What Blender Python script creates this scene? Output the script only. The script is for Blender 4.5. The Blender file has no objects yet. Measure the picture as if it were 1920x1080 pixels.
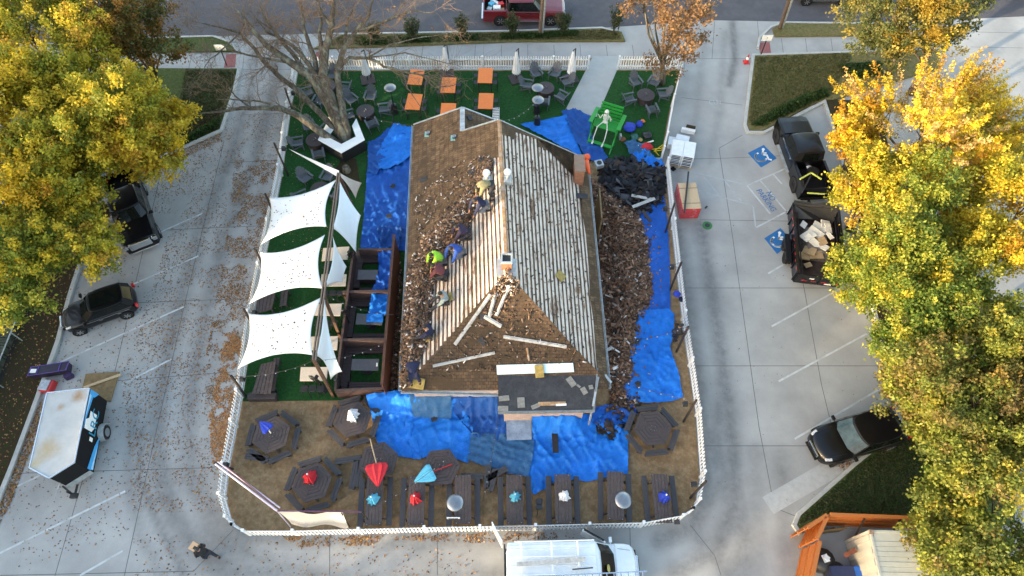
import bpy, bmesh, math, random
import numpy as np
from mathutils import Vector, Matrix, noise
R = math.radians
# ------------------------------------------------------------------ camera, sky, sun, exposure
TH = R(30.3); FPX = 1280.0; CH = 34.0
scene = bpy.context.scene
C = scene.collection
cam = bpy.data.cameras.new('camera'); camo = bpy.data.objects.new('camera', cam); C.objects.link(camo)
cam.sensor_width = 36; cam.lens = 36 * FPX / 1920; cam.clip_end = 2000; cam.clip_start = .1
camo.location = (0, 0, CH); camo.rotation_euler = (TH, 0, 0)
scene.camera = camo
SUN_EL = 9.0; SUN_AZ = 238.0            # azimuth clockwise from +Y (the street side)
w = bpy.data.worlds.new('World'); scene.world = w; w.use_nodes = True
nt = w.node_tree; bg = nt.nodes['Background']
sky = nt.nodes.new('ShaderNodeTexSky'); sky.sky_type = 'NISHITA'; sky.sun_disc = False; sky.ozone_density = .4; sky.dust_density = 2.0
sky.sun_elevation = R(SUN_EL); sky.sun_rotation = R(SUN_AZ)
nt.links.new(sky.outputs[0], bg.inputs[0]); bg.inputs[1].default_value = .15
sl = bpy.data.lights.new('sun', 'SUN'); sl.energy = 2.5; sl.angle = R(.8); sl.color = (1.0, .79, .52)
so = bpy.data.objects.new('sun', sl); C.objects.link(so)
sd = Vector((math.sin(R(SUN_AZ)) * math.cos(R(SUN_EL)), math.cos(R(SUN_AZ)) * math.cos(R(SUN_EL)), math.sin(R(SUN_EL))))
so.rotation_euler = sd.to_track_quat('Z', 'Y').to_euler(); so.location = (0, 0, 60)
scene.view_settings.view_transform = 'Standard'; scene.view_settings.look = 'None'
scene.view_settings.gamma = 1; scene.view_settings.exposure = 2.6
scene.render.resolution_x = 1024; scene.render.resolution_y = 576
try:
    scene.cycles.max_bounces = 5; scene.cycles.diffuse_bounces = 3
except Exception: pass
random.seed(7); rng = np.random.default_rng(7)

# ------------------------------------------------------------------ helpers
def ray(u, v):
    dx = u - 960.0; dy = 540.0 - v
    return Vector((dx, dy * math.cos(TH) + FPX * math.sin(TH), dy * math.sin(TH) - FPX * math.cos(TH)))
def P(u, v, z=0.0):
    """world point at height z seen at pixel u, v of the photograph"""
    d = ray(u, v); t = (z - CH) / d.z
    return Vector((d.x * t, d.y * t, z))
def PL(uv, z=0.0): return [P(u, v, z) for u, v in uv]
def plane(a, b, c):
    n = (b - a).cross(c - a).normalized()
    if n.z < 0: n = -n
    return (a.copy(), n)
def PP(u, v, pl, off=0.0):
    d = ray(u, v); o = Vector((0, 0, CH)); a, n = pl
    t = (a - o).dot(n) / d.dot(n)
    return o + d * t + n * off
def ang(u0, v0, u1, v1, z=0.0):
    a = P(u0, v0, z); b = P(u1, v1, z); return math.atan2(b.y - a.y, b.x - a.x)
def lin(c): return tuple(((x / 12.92) if x <= .04045 else ((x + .055) / 1.055) ** 2.4) for x in c)

class MB:
    def __init__(s): s.v = []; s.f = []; s.m = []; s.uv = None
    def add(s, vs, fs, m=0):
        o = len(s.v); s.v += [tuple(q) for q in vs]
        for f in fs: s.f.append(tuple(i + o for i in f)); s.m.append(m)
        return s
    def box(s, c, d, rz=0, M=None, m=0, taper=1.0):
        x, y, z = d[0] / 2, d[1] / 2, d[2] / 2; t = taper
        vs = [Vector(q) for q in ((-x, -y, -z), (x, -y, -z), (x, y, -z), (-x, y, -z), (-x*t, -y*t, z), (x*t, -y*t, z), (x*t, y*t, z), (-x*t, y*t, z))]
        Rm = M if M is not None else Matrix.Rotation(rz, 3, 'Z')
        c = Vector(c)
        return s.add([Rm @ q + c for q in vs], [(0, 3, 2, 1), (4, 5, 6, 7), (0, 1, 5, 4), (1, 2, 6, 5), (2, 3, 7, 6), (3, 0, 4, 7)], m)
    def beam(s, p0, p1, wd, ht, m=0, up=Vector((0, 0, 1))):
        p0 = Vector(p0); p1 = Vector(p1); d = p1 - p0; L = d.length
        if L < 1e-6: return s
        x = d / L; y = up.cross(x)
        if y.length < 1e-3: y = Vector((0, 1, 0)).cross(x)
        y.normalize(); z = x.cross(y)
        return s.box((p0 + p1) / 2, (L, wd, ht), M=Matrix((x, y, z)).transposed(), m=m)
    def cyl(s, p0, p1, r0, r1=None, n=10, m=0, cap=True):
        return s.tube([p0, p1], [r0, r0 if r1 is None else r1], n, m, cap)
    def tube(s, pts, rs, n=8, m=0, cap=True):
        pts = [Vector(p) for p in pts]
        if not hasattr(rs, '__len__'): rs = [rs] * len(pts)
        vs = []; k = len(pts); ref = None
        for i, p in enumerate(pts):
            d = (pts[min(i + 1, k - 1)] - pts[max(i - 1, 0)])
            if d.length < 1e-9: d = Vector((0, 0, 1))
            d.normalize()
            if ref is None: ref = Vector((0, 0, 1)) if abs(d.z) < .9 else Vector((1, 0, 0))
            a = (ref - d * ref.dot(d))
            if a.length < 1e-4: a = d.orthogonal()
            a.normalize(); ref = a; b = d.cross(a)
            for j in range(n):
                t = 2 * math.pi * j / n; vs.append(p + (a * math.cos(t) + b * math.sin(t)) * rs[i])
        fs = [(i * n + j, i * n + (j + 1) % n, (i + 1) * n + (j + 1) % n, (i + 1) * n + j) for i in range(k - 1) for j in range(n)]
        if cap: fs += [tuple(range(n))[::-1], tuple((k - 1) * n + j for j in range(n))]
        return s.add(vs, fs, m)
    def prism(s, poly, z0, z1, m=0):
        n = len(poly); a = sum(poly[i][0] * poly[(i + 1) % n][1] - poly[(i + 1) % n][0] * poly[i][1] for i in range(n))
        if a < 0: poly = list(poly)[::-1]
        vs = [(p[0], p[1], z0) for p in poly] + [(p[0], p[1], z1) for p in poly]
        return s.add(vs, [tuple(range(n))[::-1], tuple(range(n, 2 * n))] + [(i, (i + 1) % n, n + (i + 1) % n, n + i) for i in range(n)], m)
    def lathe(s, prof, c=(0, 0, 0), n=16, m=0):
        vs = []; k = len(prof)
        for r, z in prof:
            for j in range(n):
                t = 2 * math.pi * j / n; vs.append((c[0] + r * math.cos(t), c[1] + r * math.sin(t), c[2] + z))
        return s.add(vs, [(i * n + j, i * n + (j + 1) % n, (i + 1) * n + (j + 1) % n, (i + 1) * n + j) for i in range(k - 1) for j in range(n)] + [tuple(range(n))[::-1], tuple((k - 1) * n + j for j in range(n))], m)
    def ball(s, c, r, n=10, sc=(1, 1, 1), m=0):
        k = max(4, n // 2 + 1); prof = []
        vs = []; c = Vector(c)
        for i in range(k):
            a = math.pi * (i + .02) / (k - 1 + .04) - math.pi / 2
            for j in range(n):
                t = 2 * math.pi * j / n
                vs.append(c + Vector((math.cos(a) * math.cos(t) * r * sc[0], math.cos(a) * math.sin(t) * r * sc[1], math.sin(a) * r * sc[2])))
        return s.add(vs, [(i * n + j, i * n + (j + 1) % n, (i + 1) * n + (j + 1) % n, (i + 1) * n + j) for i in range(k - 1) for j in range(n)] + [tuple(range(n))[::-1], tuple((k - 1) * n + j for j in range(n))], m)
    def slab(s, pts, th, m=0):
        """planar polygon of 3D points (ccw from above) thickened downwards along its normal"""
        pts = [Vector(p) for p in pts]; n = len(pts)
        nm = Vector((0, 0, 0))
        for i in range(n):
            a = pts[i]; b = pts[(i + 1) % n]; nm += a.cross(b)
        if nm.z < 0: pts = pts[::-1]; nm = -nm
        nm.normalize()
        vs = pts + [p - nm * th for p in pts]
        return s.add(vs, [tuple(range(n)), tuple(range(n, 2 * n))[::-1]] + [(i, n + i, n + (i + 1) % n, (i + 1) % n) for i in range(n)], m)
    def build(s, name, mats, parent=None, smooth=False, bevel=0, loc=None):
        me = bpy.data.meshes.new(name); me.from_pydata(s.v, [], s.f)
        if not isinstance(mats, (list, tuple)): mats = [mats]
        for q in mats: me.materials.append(q)
        if len(mats) > 1: me.polygons.foreach_set('material_index', s.m)
        if smooth: me.polygons.foreach_set('use_smooth', [True] * len(me.polygons))
        me.update()
        o = bpy.data.objects.new(name, me); C.objects.link(o)
        if parent is not None: o.parent = parent
        if loc is not None: o.location = loc
        if bevel:
            b = o.modifiers.new('bevel', 'BEVEL'); b.width = bevel; b.segments = 2; b.limit_method = 'ANGLE'; b.angle_limit = R(35)
            b.harden_normals = False
        return o
def npmesh(name, v, f, mat, parent=None, col=None, smooth=False, uv=None):
    """fast mesh from numpy arrays; f (n,k) faces; col (n,3) colour per face"""
    me = bpy.data.meshes.new(name); nf, k = f.shape
    me.vertices.add(len(v)); me.vertices.foreach_set('co', np.asarray(v, dtype=np.float32).ravel())
    me.loops.add(nf * k); me.loops.foreach_set('vertex_index', f.astype(np.int32).ravel())
    me.polygons.add(nf); me.polygons.foreach_set('loop_start', np.arange(0, nf * k, k, dtype=np.int32))
    me.polygons.foreach_set('loop_total', np.full(nf, k, dtype=np.int32))
    if smooth: me.polygons.foreach_set('use_smooth', np.ones(nf, dtype=bool))
    me.materials.append(mat); me.update(calc_edges=True); me.validate()
    if col is not None:
        a = me.attributes.new('col', 'FLOAT_COLOR', 'FACE')
        a.data.foreach_set('color', np.hstack([col, np.ones((nf, 1))]).astype(np.float32).ravel())
    o = bpy.data.objects.new(name, me); C.objects.link(o)
    if parent is not None: o.parent = parent
    return o
def tag(o, label=None, cat=None, group=None, kind=None):
    if label: o['label'] = label
    if cat: o['category'] = cat
    if group: o['group'] = group
    if kind: o['kind'] = kind
    return o
def thing(name, label, cat, loc=(0, 0, 0), rz=0, group=None):
    o = bpy.data.objects.new(name, None); C.objects.link(o); o.empty_display_size = .3
    o.location = loc; o.rotation_euler = (0, 0, rz); return tag(o, label, cat, group)
def struct(o): o['kind'] = 'structure'; return o
def dup(root, loc, rz, label=None, group=None, scale=None):
    r = root.copy(); C.objects.link(r); r.location = loc; r.rotation_euler = (0, 0, rz)
    if scale: r.scale = (scale,) * 3
    if label: r['label'] = label
    if group: r['group'] = group
    for ch in list(root.children):
        c = ch.copy(); C.objects.link(c); c.parent = r
        for g in list(ch.children):
            d = g.copy(); C.objects.link(d); d.parent = c
    return r
class Kind:
    """first placement moves the source thing itself, later ones copy it"""
    def __init__(s, root): s.root = root; s.used = False
    def put(s, loc, rz, label, group=None, scale=None):
        if not s.used:
            s.used = True; s.root.location = loc; s.root.rotation_euler = (0, 0, rz); s.root['label'] = label
            if group: s.root['group'] = group
            if scale: s.root.scale = (scale,) * 3
            return s.root
        return dup(s.root, loc, rz, label, group, scale)

# ------------------------------------------------------------------ materials
def mat(name, col, rough=.7, metal=0, var=.15, scale=6, col2=None, mix=(.45, .6), bump=0, bscale=30, detail=5, coord='Object', spots=(), coat=0, trans=0, stretch=None, spec=None):
    m = bpy.data.materials.new(name); m.use_nodes = True; n = m.node_tree.nodes; l = m.node_tree.links
    b = n['Principled BSDF']; b.inputs['Roughness'].default_value = rough; b.inputs['Metallic'].default_value = metal
    if coat: b.inputs['Coat Weight'].default_value = coat; b.inputs['Coat Roughness'].default_value = .05
    if spec is not None: b.inputs['Specular IOR Level'].default_value = spec
    tc = n.new('ShaderNodeTexCoord'); src = tc.outputs[coord]
    if stretch:
        mp = n.new('ShaderNodeMapping'); mp.inputs['Scale'].default_value = stretch; l.new(src, mp.inputs[0]); src2 = mp.outputs[0]
    else: src2 = src
    nz = n.new('ShaderNodeTexNoise'); nz.inputs['Scale'].default_value = scale; nz.inputs['Detail'].default_value = detail
    nz.inputs['Roughness'].default_value = .65; l.new(src2, nz.inputs['Vector'])
    rp = n.new('ShaderNodeValToRGB'); l.new(nz.outputs[0], rp.inputs[0])
    c1 = tuple(max(0, c * (1 - var)) for c in col); c2 = tuple(min(1, c * (1 + var)) for c in col)
    e = rp.color_ramp.elements; e[0].position = .3; e[1].position = .7
    e[0].color = c1 + (1,); e[1].color = c2 + (1,)
    out = rp.outputs[0]
    if col2:
        nz2 = n.new('ShaderNodeTexNoise'); nz2.inputs['Scale'].default_value = scale * .37; nz2.inputs['Detail'].default_value = 8
        nz2.inputs['Roughness'].default_value = .7; l.new(src2, nz2.inputs['Vector'])
        r2 = n.new('ShaderNodeValToRGB'); l.new(nz2.outputs[0], r2.inputs[0]); r2.color_ramp.elements[0].position = mix[0]; r2.color_ramp.elements[1].position = mix[1]
        mx = n.new('ShaderNodeMixRGB'); l.new(r2.outputs[0], mx.inputs[0]); l.new(out, mx.inputs[1]); mx.inputs[2].default_value = tuple(col2) + (1,); out = mx.outputs[0]
    for (sx, sy, sr, sc) in spots:
        vm = n.new('ShaderNodeVectorMath'); vm.operation = 'DISTANCE'; l.new(src, vm.inputs[0]); vm.inputs[1].default_value = (sx, sy, 0)
        sp = n.new('ShaderNodeSeparateXYZ'); l.new(src, sp.inputs[0]); cb = n.new('ShaderNodeCombineXYZ'); l.new(sp.outputs[0], cb.inputs[0]); l.new(sp.outputs[1], cb.inputs[1])
        l.new(cb.outputs[0], vm.inputs[0])
        ad = n.new('ShaderNodeMath'); ad.operation = 'MULTIPLY_ADD'; l.new(nz.outputs[0], ad.inputs[0]); ad.inputs[1].default_value = sr * 1.2; l.new(vm.outputs['Value'], ad.inputs[2])
        mr = n.new('ShaderNodeMapRange'); l.new(ad.outputs[0], mr.inputs[0]); mr.inputs[1].default_value = sr * .6; mr.inputs[2].default_value = sr * 1.6; mr.inputs[3].default_value = .85; mr.inputs[4].default_value = 0
        mx = n.new('ShaderNodeMixRGB'); l.new(mr.outputs[0], mx.inputs[0]); l.new(out, mx.inputs[1]); mx.inputs[2].default_value = tuple(sc) + (1,); out = mx.outputs[0]
    l.new(out, b.inputs['Base Color'])
    if bump:
        nb = n.new('ShaderNodeTexNoise'); nb.inputs['Scale'].default_value = bscale; nb.inputs['Detail'].default_value = 4; l.new(src2, nb.inputs['Vector'])
        bp = n.new('ShaderNodeBump'); bp.inputs['Strength'].default_value = bump; bp.inputs['Distance'].default_value = .05; l.new(nb.outputs[0], bp.inputs['Height']); l.new(bp.outputs[0], b.inputs['Normal'])
    if trans:
        b.inputs['Transmission Weight'].default_value = trans
    m['out'] = 0
    return m
def colmat(name, rough=.7, translucent=0, spec=.3):
    """colour taken from the per-face attribute 'col'"""
    m = bpy.data.materials.new(name); m.use_nodes = True; n = m.node_tree.nodes; l = m.node_tree.links
    b = n['Principled BSDF']; b.inputs['Roughness'].default_value = rough; b.inputs['Specular IOR Level'].default_value = spec
    a = n.new('ShaderNodeAttribute'); a.attribute_name = 'col'; l.new(a.outputs[0], b.inputs['Base Color'])
    if translucent:
        t = n.new('ShaderNodeBsdfTranslucent'); l.new(a.outputs[0], t.inputs[0]); mx = n.new('ShaderNodeMixShader'); mx.inputs[0].default_value = translucent
        l.new(b.outputs[0], mx.inputs[1]); l.new(t.outputs[0], mx.inputs[2]); l.new(mx.outputs[0], n['Material Output'].inputs[0])
    return m
def brickmat(name, c1, c2, mortar, sx=1.0, bw=.22, bh=.075, rough=.85, coord='UV', noise_amt=.35, ms=.008, dirt=None):
    m = bpy.data.materials.new(name); m.use_nodes = True; n = m.node_tree.nodes; l = m.node_tree.links
    b = n['Principled BSDF']; b.inputs['Roughness'].default_value = rough; b.inputs['Specular IOR Level'].default_value = .2
    tc = n.new('ShaderNodeTexCoord'); br = n.new('ShaderNodeTexBrick'); l.new(tc.outputs[coord], br.inputs['Vector'])
    br.inputs['Scale'].default_value = sx; br.inputs['Brick Width'].default_value = bw; br.inputs['Row Height'].default_value = bh; br.inputs['Mortar Size'].default_value = ms
    br.inputs['Color1'].default_value = c1 + (1,); br.inputs['Color2'].default_value = c2 + (1,); br.inputs['Mortar'].default_value = mortar + (1,)
    nz = n.new('ShaderNodeTexNoise'); nz.inputs['Scale'].default_value = 2.2; nz.inputs['Detail'].default_value = 9; nz.inputs['Roughness'].default_value = .72; l.new(tc.outputs[coord], nz.inputs['Vector'])
    mr = n.new('ShaderNodeMapRange'); l.new(nz.outputs[0], mr.inputs[0]); mr.inputs[1].default_value = .3; mr.inputs[2].default_value = .7; mr.inputs[3].default_value = 1 - noise_amt; mr.inputs[4].default_value = 1 + noise_amt
    mx = n.new('ShaderNodeMixRGB'); mx.blend_type = 'MULTIPLY'; mx.inputs[0].default_value = 1; l.new(br.outputs[0], mx.inputs[1]); l.new(mr.outputs[0], mx.inputs[2])
    out = mx.outputs[0]
    if dirt:
        nz2 = n.new('ShaderNodeTexNoise'); nz2.inputs['Scale'].default_value = .9; nz2.inputs['Detail'].default_value = 10; nz2.inputs['Roughness'].default_value = .7; l.new(tc.outputs[coord], nz2.inputs['Vector'])
        r2 = n.new('ShaderNodeValToRGB'); l.new(nz2.outputs[0], r2.inputs[0]); r2.color_ramp.elements[0].position = .48; r2.color_ramp.elements[1].position = .6
        m2 = n.new('ShaderNodeMixRGB'); l.new(r2.outputs[0], m2.inputs[0]); l.new(out, m2.inputs[1]); m2.inputs[2].default_value = dirt + (1,); out = m2.outputs[0]
    l.new(out, b.inputs['Base Color'])
    bp = n.new('ShaderNodeBump'); bp.inputs['Strength'].default_value = .6; bp.inputs['Distance'].default_value = .03; l.new(nz.outputs[0], bp.inputs['Height']); l.new(bp.outputs[0], b.inputs['Normal'])
    return m
def set_uv(o, org, ax, ay):
    """metre-scaled uv from two world axes"""
    me = o.data; uv = me.uv_layers.new(name='uv'); org = Vector(org)
    for lp in me.loops:
        p = me.vertices[lp.vertex_index].co - org
        uv.data[lp.index].uv = (p.dot(ax), p.dot(ay))
def box_uv(o):
    me = o.data; uv = me.uv_layers.new(name='uv')
    for pl in me.polygons:
        n = pl.normal
        t = Vector((-n.y, n.x, 0)); t = t.normalized() if t.length > .2 else Vector((1, 0, 0))
        b2 = n.cross(t) if abs(n.z) < .7 else Vector((0, 1, 0))
        for li in pl.loop_indices:
            p = me.vertices[me.loops[li].vertex_index].co; uv.data[li].uv = (p.dot(t), p.dot(b2))

M = {}
M['white'] = mat('white_paint', (.78, .78, .76), .5, var=.06, col2=(.55, .54, .5), mix=(.6, .75))
M['fence'] = mat('fence_white', (.74, .75, .76), .55, var=.06, col2=(.5, .5, .48), mix=(.6, .8))
M['wood_dark'] = mat('brown_recycled_boards', (.05, .037, .036), .6, var=.3, scale=9, stretch=(1, 1, 1), bump=.1)
M['wood_bench'] = mat('bench_grey_boards', (.045, .04, .043), .6, var=.25, scale=9)
M['wood_table'] = mat('weathered_table_boards', (.065, .047, .044), .7, var=.4, scale=14, col2=(.11, .085, .08), mix=(.5, .75))
M['deck'] = mat('deck_stain', (.05, .03, .028), .6, var=.35, scale=12)
M['deck_wall'] = mat('deck_wall_stain', (.10, .038, .018), .65, var=.45, scale=8, stretch=(3, .4, 3))
M['post'] = mat('post_stain', (.11, .06, .035), .65, var=.4, scale=9)
M['beam'] = mat('beam_weathered', (.16, .12, .09), .7, var=.35, scale=12)
M['black'] = mat('black_metal', (.018, .018, .02), .45, var=.2)
M['blackpost'] = mat('dark_post', (.03, .022, .02), .6, var=.3)
M['charcoal'] = mat('charcoal_plastic_lumber', (.085, .094, .108), .55, var=.2, scale=10)
M['fire'] = mat('fire_table_top', (.045, .03, .03), .5, var=.3, scale=8)
M['orange'] = mat('orange_slats', (.74, .19, .03), .5, var=.2, scale=9, stretch=(1, 9, 1))
M['sail'] = mat('sail_cloth', (.74, .77, .78), .8, var=.03, scale=3)
M['sail_in'] = mat('sail_cloth_warm', (.56, .50, .43), .8, var=.04, scale=3)
M['steel'] = mat('brushed_steel', (.30, .30, .31), .35, metal=1, var=.1)
M['galv'] = mat('galvanised_flashing', (.42, .45, .46), .5, metal=.4, var=.25, scale=4, col2=(.2, .19, .17), mix=(.5, .8))
M['rubber'] = mat('tyre_rubber', (.010, .010, .011), .85, var=.3)
M['rim'] = mat('alloy_rim', (.5, .5, .52), .3, metal=.9, var=.05)
M['glass'] = mat('car_glass', (.004, .006, .006), .12, var=.1, spec=.35)
M['glass_lit'] = mat('windscreen_glass', (.025, .045, .052), .12, var=.6, scale=2, spec=.4)
M['paint_black'] = mat('black_car_paint', (.0035, .0035, .005), .3, var=.1, coat=.25, spec=.35)
M['paint_red'] = mat('red_car_paint', (.13, .006, .012), .3, var=.1, coat=.8)
M['paint_white'] = mat('white_van_paint', (.72, .76, .78), .35, var=.05, coat=.5)
M['paint_grey'] = mat('grey_car_paint', (.08, .09, .10), .3, var=.1, coat=.8)
M['chrome'] = mat('chrome', (.75, .77, .8), .15, metal=1, var=.05)
M['lamp'] = mat('headlamp_lens', (.4, .42, .45), .1, var=.2, coat=1)
M['taillamp'] = mat('tail_lamp_red', (.5, .02, .02), .2, var=.2, coat=1)
M['trim'] = mat('black_trim', (.008, .008, .009), .65, var=.2, spec=.2)
M['bark'] = mat('bark_lichen', (.085, .065, .045), .9, var=.6, scale=5, col2=(.19, .19, .14), mix=(.48, .62), bump=1.0, bscale=12, stretch=(1.6, 1.6, .35))
M['bark2'] = mat('bark_brown', (.12, .085, .06), .9, var=.4, scale=7, bump=.6)
M['leaf'] = colmat('leaf', .6, .5)
M['litter'] = colmat('dry_leaf', .85)
M['debris'] = colmat('torn_shingle', .85)
M['green'] = mat('green_paint', (.02, .27, .035), .45, var=.15)
M['bone'] = mat('bone_plastic', (.75, .72, .62), .5, var=.1)
M['red'] = mat('red_cloth', (.55, .015, .025), .7, var=.2, bump=.3)
M['redplastic'] = mat('red_plastic', (.5, .03, .03), .35, var=.15)
M['blue'] = mat('royal_blue_cloth', (.02, .05, .42), .7, var=.25, bump=.3)
M['cyan'] = mat('light_blue_cloth', (.10, .42, .58), .7, var=.15, bump=.3)
M['whitecloth'] = mat('white_cloth', (.8, .8, .8), .7, var=.08, bump=.3)
M['skin'] = mat('skin', (.33, .17, .10), .55, var=.1)
M['hair'] = mat('dark_hair', (.015, .012, .01), .7, var=.3)
M['line'] = mat('road_paint_white', (.50, .52, .53), .7, var=.1, scale=3, col2=(.36, .37, .37), mix=(.45, .62))
M['line_faint'] = mat('road_paint_worn', (.42, .44, .45), .7, var=.1, scale=3, col2=(.33, .34, .34), mix=(.35, .6))
M['bluepaint'] = mat('parking_blue', (.014, .12, .32), .6, var=.12, scale=9, col2=(.04, .16, .33), mix=(.6, .8))
M['iconwhite'] = mat('icon_white', (.72, .74, .75), .6, var=.06)
M['cardboard'] = mat('cardboard', (.34, .23, .12), .8, var=.2)
M['foam'] = mat('white_foam_board', (.66, .62, .54), .8, var=.12, col2=(.45, .36, .24), mix=(.55, .75))
M['osb'] = mat('wood_panel', (.50, .36, .22), .8, var=.25, scale=22)
M['ply'] = mat('plywood_brown', (.19, .13, .06), .8, var=.35, scale=5)
M['lumber'] = mat('pale_lumber', (.48, .36, .22), .8, var=.15)
M['orangefence'] = mat('cedar_stain', (.42, .13, .025), .6, var=.3, scale=6, stretch=(6, 6, .5))
M['container'] = mat('container_paint', (.52, .50, .42), .7, var=.08, scale=4, col2=(.42, .39, .30), mix=(.55, .75))
M['hedge'] = None
# ------------------------------------------------------------------ ground, road, lot
def inpoly(pts, poly):
    x = pts[:, 0]; y = pts[:, 1]; n = len(poly); r = np.zeros(len(pts), bool); j = n - 1
    for i in range(n):
        xi, yi = poly[i]; xj, yj = poly[j]
        if yi != yj:
            c = ((yi > y) != (yj > y)) & (x < (xj - xi) * (y - yi) / (yj - yi) + xi); r ^= c
        j = i
    return r
def segdist(px, py, a, b):
    ax, ay = a; bx, by = b; dx, dy = bx - ax, by - ay; t = np.clip(((px - ax) * dx + (py - ay) * dy) / (dx * dx + dy * dy + 1e-9), 0, 1)
    return np.hypot(px - ax - t * dx, py - ay - t * dy)
def grass_mat(name, a, b, c, sc=1.2):
    m = mat(name, a, .95, var=.35, scale=14, col2=b, mix=(.42, .6), bump=.8, bscale=45, detail=8, spec=.1)
    return m
M['lawn'] = grass_mat('lawn_dry', (.12, .12, .04), (.19, .15, .075), 0)
M['lawn_green'] = grass_mat('lawn_green', (.055, .085, .025), (.09, .10, .04), 0)
M['mulch'] = mat('mulch', (.050, .030, .020), .95, var=.5, scale=16, col2=(.035, .045, .015), mix=(.45, .6), bump=1, bscale=35, spec=.1)
M['dirt'] = mat('decomposed_granite', (.30, .205, .115), .95, var=.22, scale=7, col2=(.20, .125, .065), mix=(.42, .62), bump=.5, bscale=60, detail=9, spec=.1)
M['turf'] = mat('artificial_turf', (.014, .062, .014), .9, var=.35, scale=20, col2=(.026, .095, .026), mix=(.4, .65), bump=.6, bscale=90, detail=8, spec=.15)
M['asphalt'] = mat('asphalt', (.085, .082, .092), .9, var=.12, scale=2, col2=(.06, .058, .066), mix=(.4, .7), bump=.3, bscale=90, detail=9)
M['kerb'] = mat('kerb_concrete', (.40, .40, .38), .85, var=.15, scale=3, bump=.2)
M['walk'] = mat('path_concrete', (.36, .37, .36), .85, var=.08, scale=1.5, bump=.1)
M['joint'] = mat('joint_gap', (.10, .10, .10), .9)
M['tactile'] = mat('tactile_red', (.27, .09, .085), .85, var=.2, scale=20)

big = MB(); big.add([(-260, -200, -.03), (260, -200, -.03), (260, 320, -.03), (-260, 320, -.03)], [(0, 1, 2, 3)])
struct(big.build('ground', M['lawn']))
# concrete lot, with stain strength painted per vertex along the wheel tracks
def conc_mat():
    m = bpy.data.materials.new('lot_concrete'); m.use_nodes = True; n = m.node_tree.nodes; l = m.node_tree.links
    b = n['Principled BSDF']; b.inputs['Roughness'].default_value = .85; b.inputs['Specular IOR Level'].default_value = .3
    tc = n.new('ShaderNodeTexCoord')
    def nz(sc, det, ro=.6):
        q = n.new('ShaderNodeTexNoise'); q.inputs['Scale'].default_value = sc; q.inputs['Detail'].default_value = det; q.inputs['Roughness'].default_value = ro; l.new(tc.outputs['Object'], q.inputs['Vector']); return q
    a = nz(.28, 9, .62); r = n.new('ShaderNodeValToRGB'); l.new(a.outputs[0], r.inputs[0])
    e = r.color_ramp.elements; e[0].position = .32; e[0].color = (.275, .272, .264, 1); e[1].position = .68; e[1].color = (.41, .405, .39, 1)
    f = nz(26, 4, .8); r2 = n.new('ShaderNodeMapRange'); l.new(f.outputs[0], r2.inputs[0]); r2.inputs[1].default_value = .25; r2.inputs[2].default_value = .75; r2.inputs[3].default_value = .86; r2.inputs[4].default_value = 1.12
    mu = n.new('ShaderNodeMixRGB'); mu.blend_type = 'MULTIPLY'; mu.inputs[0].default_value = 1; l.new(r.outputs[0], mu.inputs[1]); l.new(r2.outputs[0], mu.inputs[2])
    at = n.new('ShaderNodeAttribute'); at.attribute_name = 'stain'
    g = nz(2.1, 8, .75); mm = n.new('ShaderNodeMath'); mm.operation = 'MULTIPLY'; l.new(at.outputs['Fac'], mm.inputs[0]); l.new(g.outputs[0], mm.inputs[1])
    m3 = n.new('ShaderNodeMath'); m3.operation = 'MULTIPLY'; m3.use_clamp = True; l.new(mm.outputs[0], m3.inputs[0]); m3.inputs[1].default_value = 1.65
    mx = n.new('ShaderNodeMixRGB'); l.new(m3.outputs[0], mx.inputs[0]); l.new(mu.outputs[0], mx.inputs[1]); mx.inputs[2].default_value = (.07, .07, .073, 1)
    v = nz(.9, 10, .8); r4 = n.new('ShaderNodeValToRGB'); l.new(v.outputs[0], r4.inputs[0]); r4.color_ramp.elements[0].position = .58; r4.color_ramp.elements[1].position = .74
    mk = n.new('ShaderNodeMath'); mk.operation = 'MULTIPLY'; l.new(r4.outputs[0], mk.inputs[0]); mk.inputs[1].default_value = .22
    m5 = n.new('ShaderNodeMixRGB'); l.new(mk.outputs[0], m5.inputs[0]); l.new(mx.outputs[0], m5.inputs[1]); m5.inputs[2].default_value = (.20, .20, .195, 1)
    l.new(m5.outputs[0], b.inputs['Base Color'])
    bp = n.new('ShaderNodeBump'); bp.inputs['Strength'].default_value = .15; bp.inputs['Distance'].default_value = .02; l.new(f.outputs[0], bp.inputs['Height']); l.new(bp.outputs[0], b.inputs['Normal'])
    return m
M['concrete'] = conc_mat()
gx = np.arange(-48, 48.1, .25); gy = np.arange(-6, 56.1, .25); GX, GY = np.meshgrid(gx, gy)
st = np.zeros_like(GX)
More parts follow.
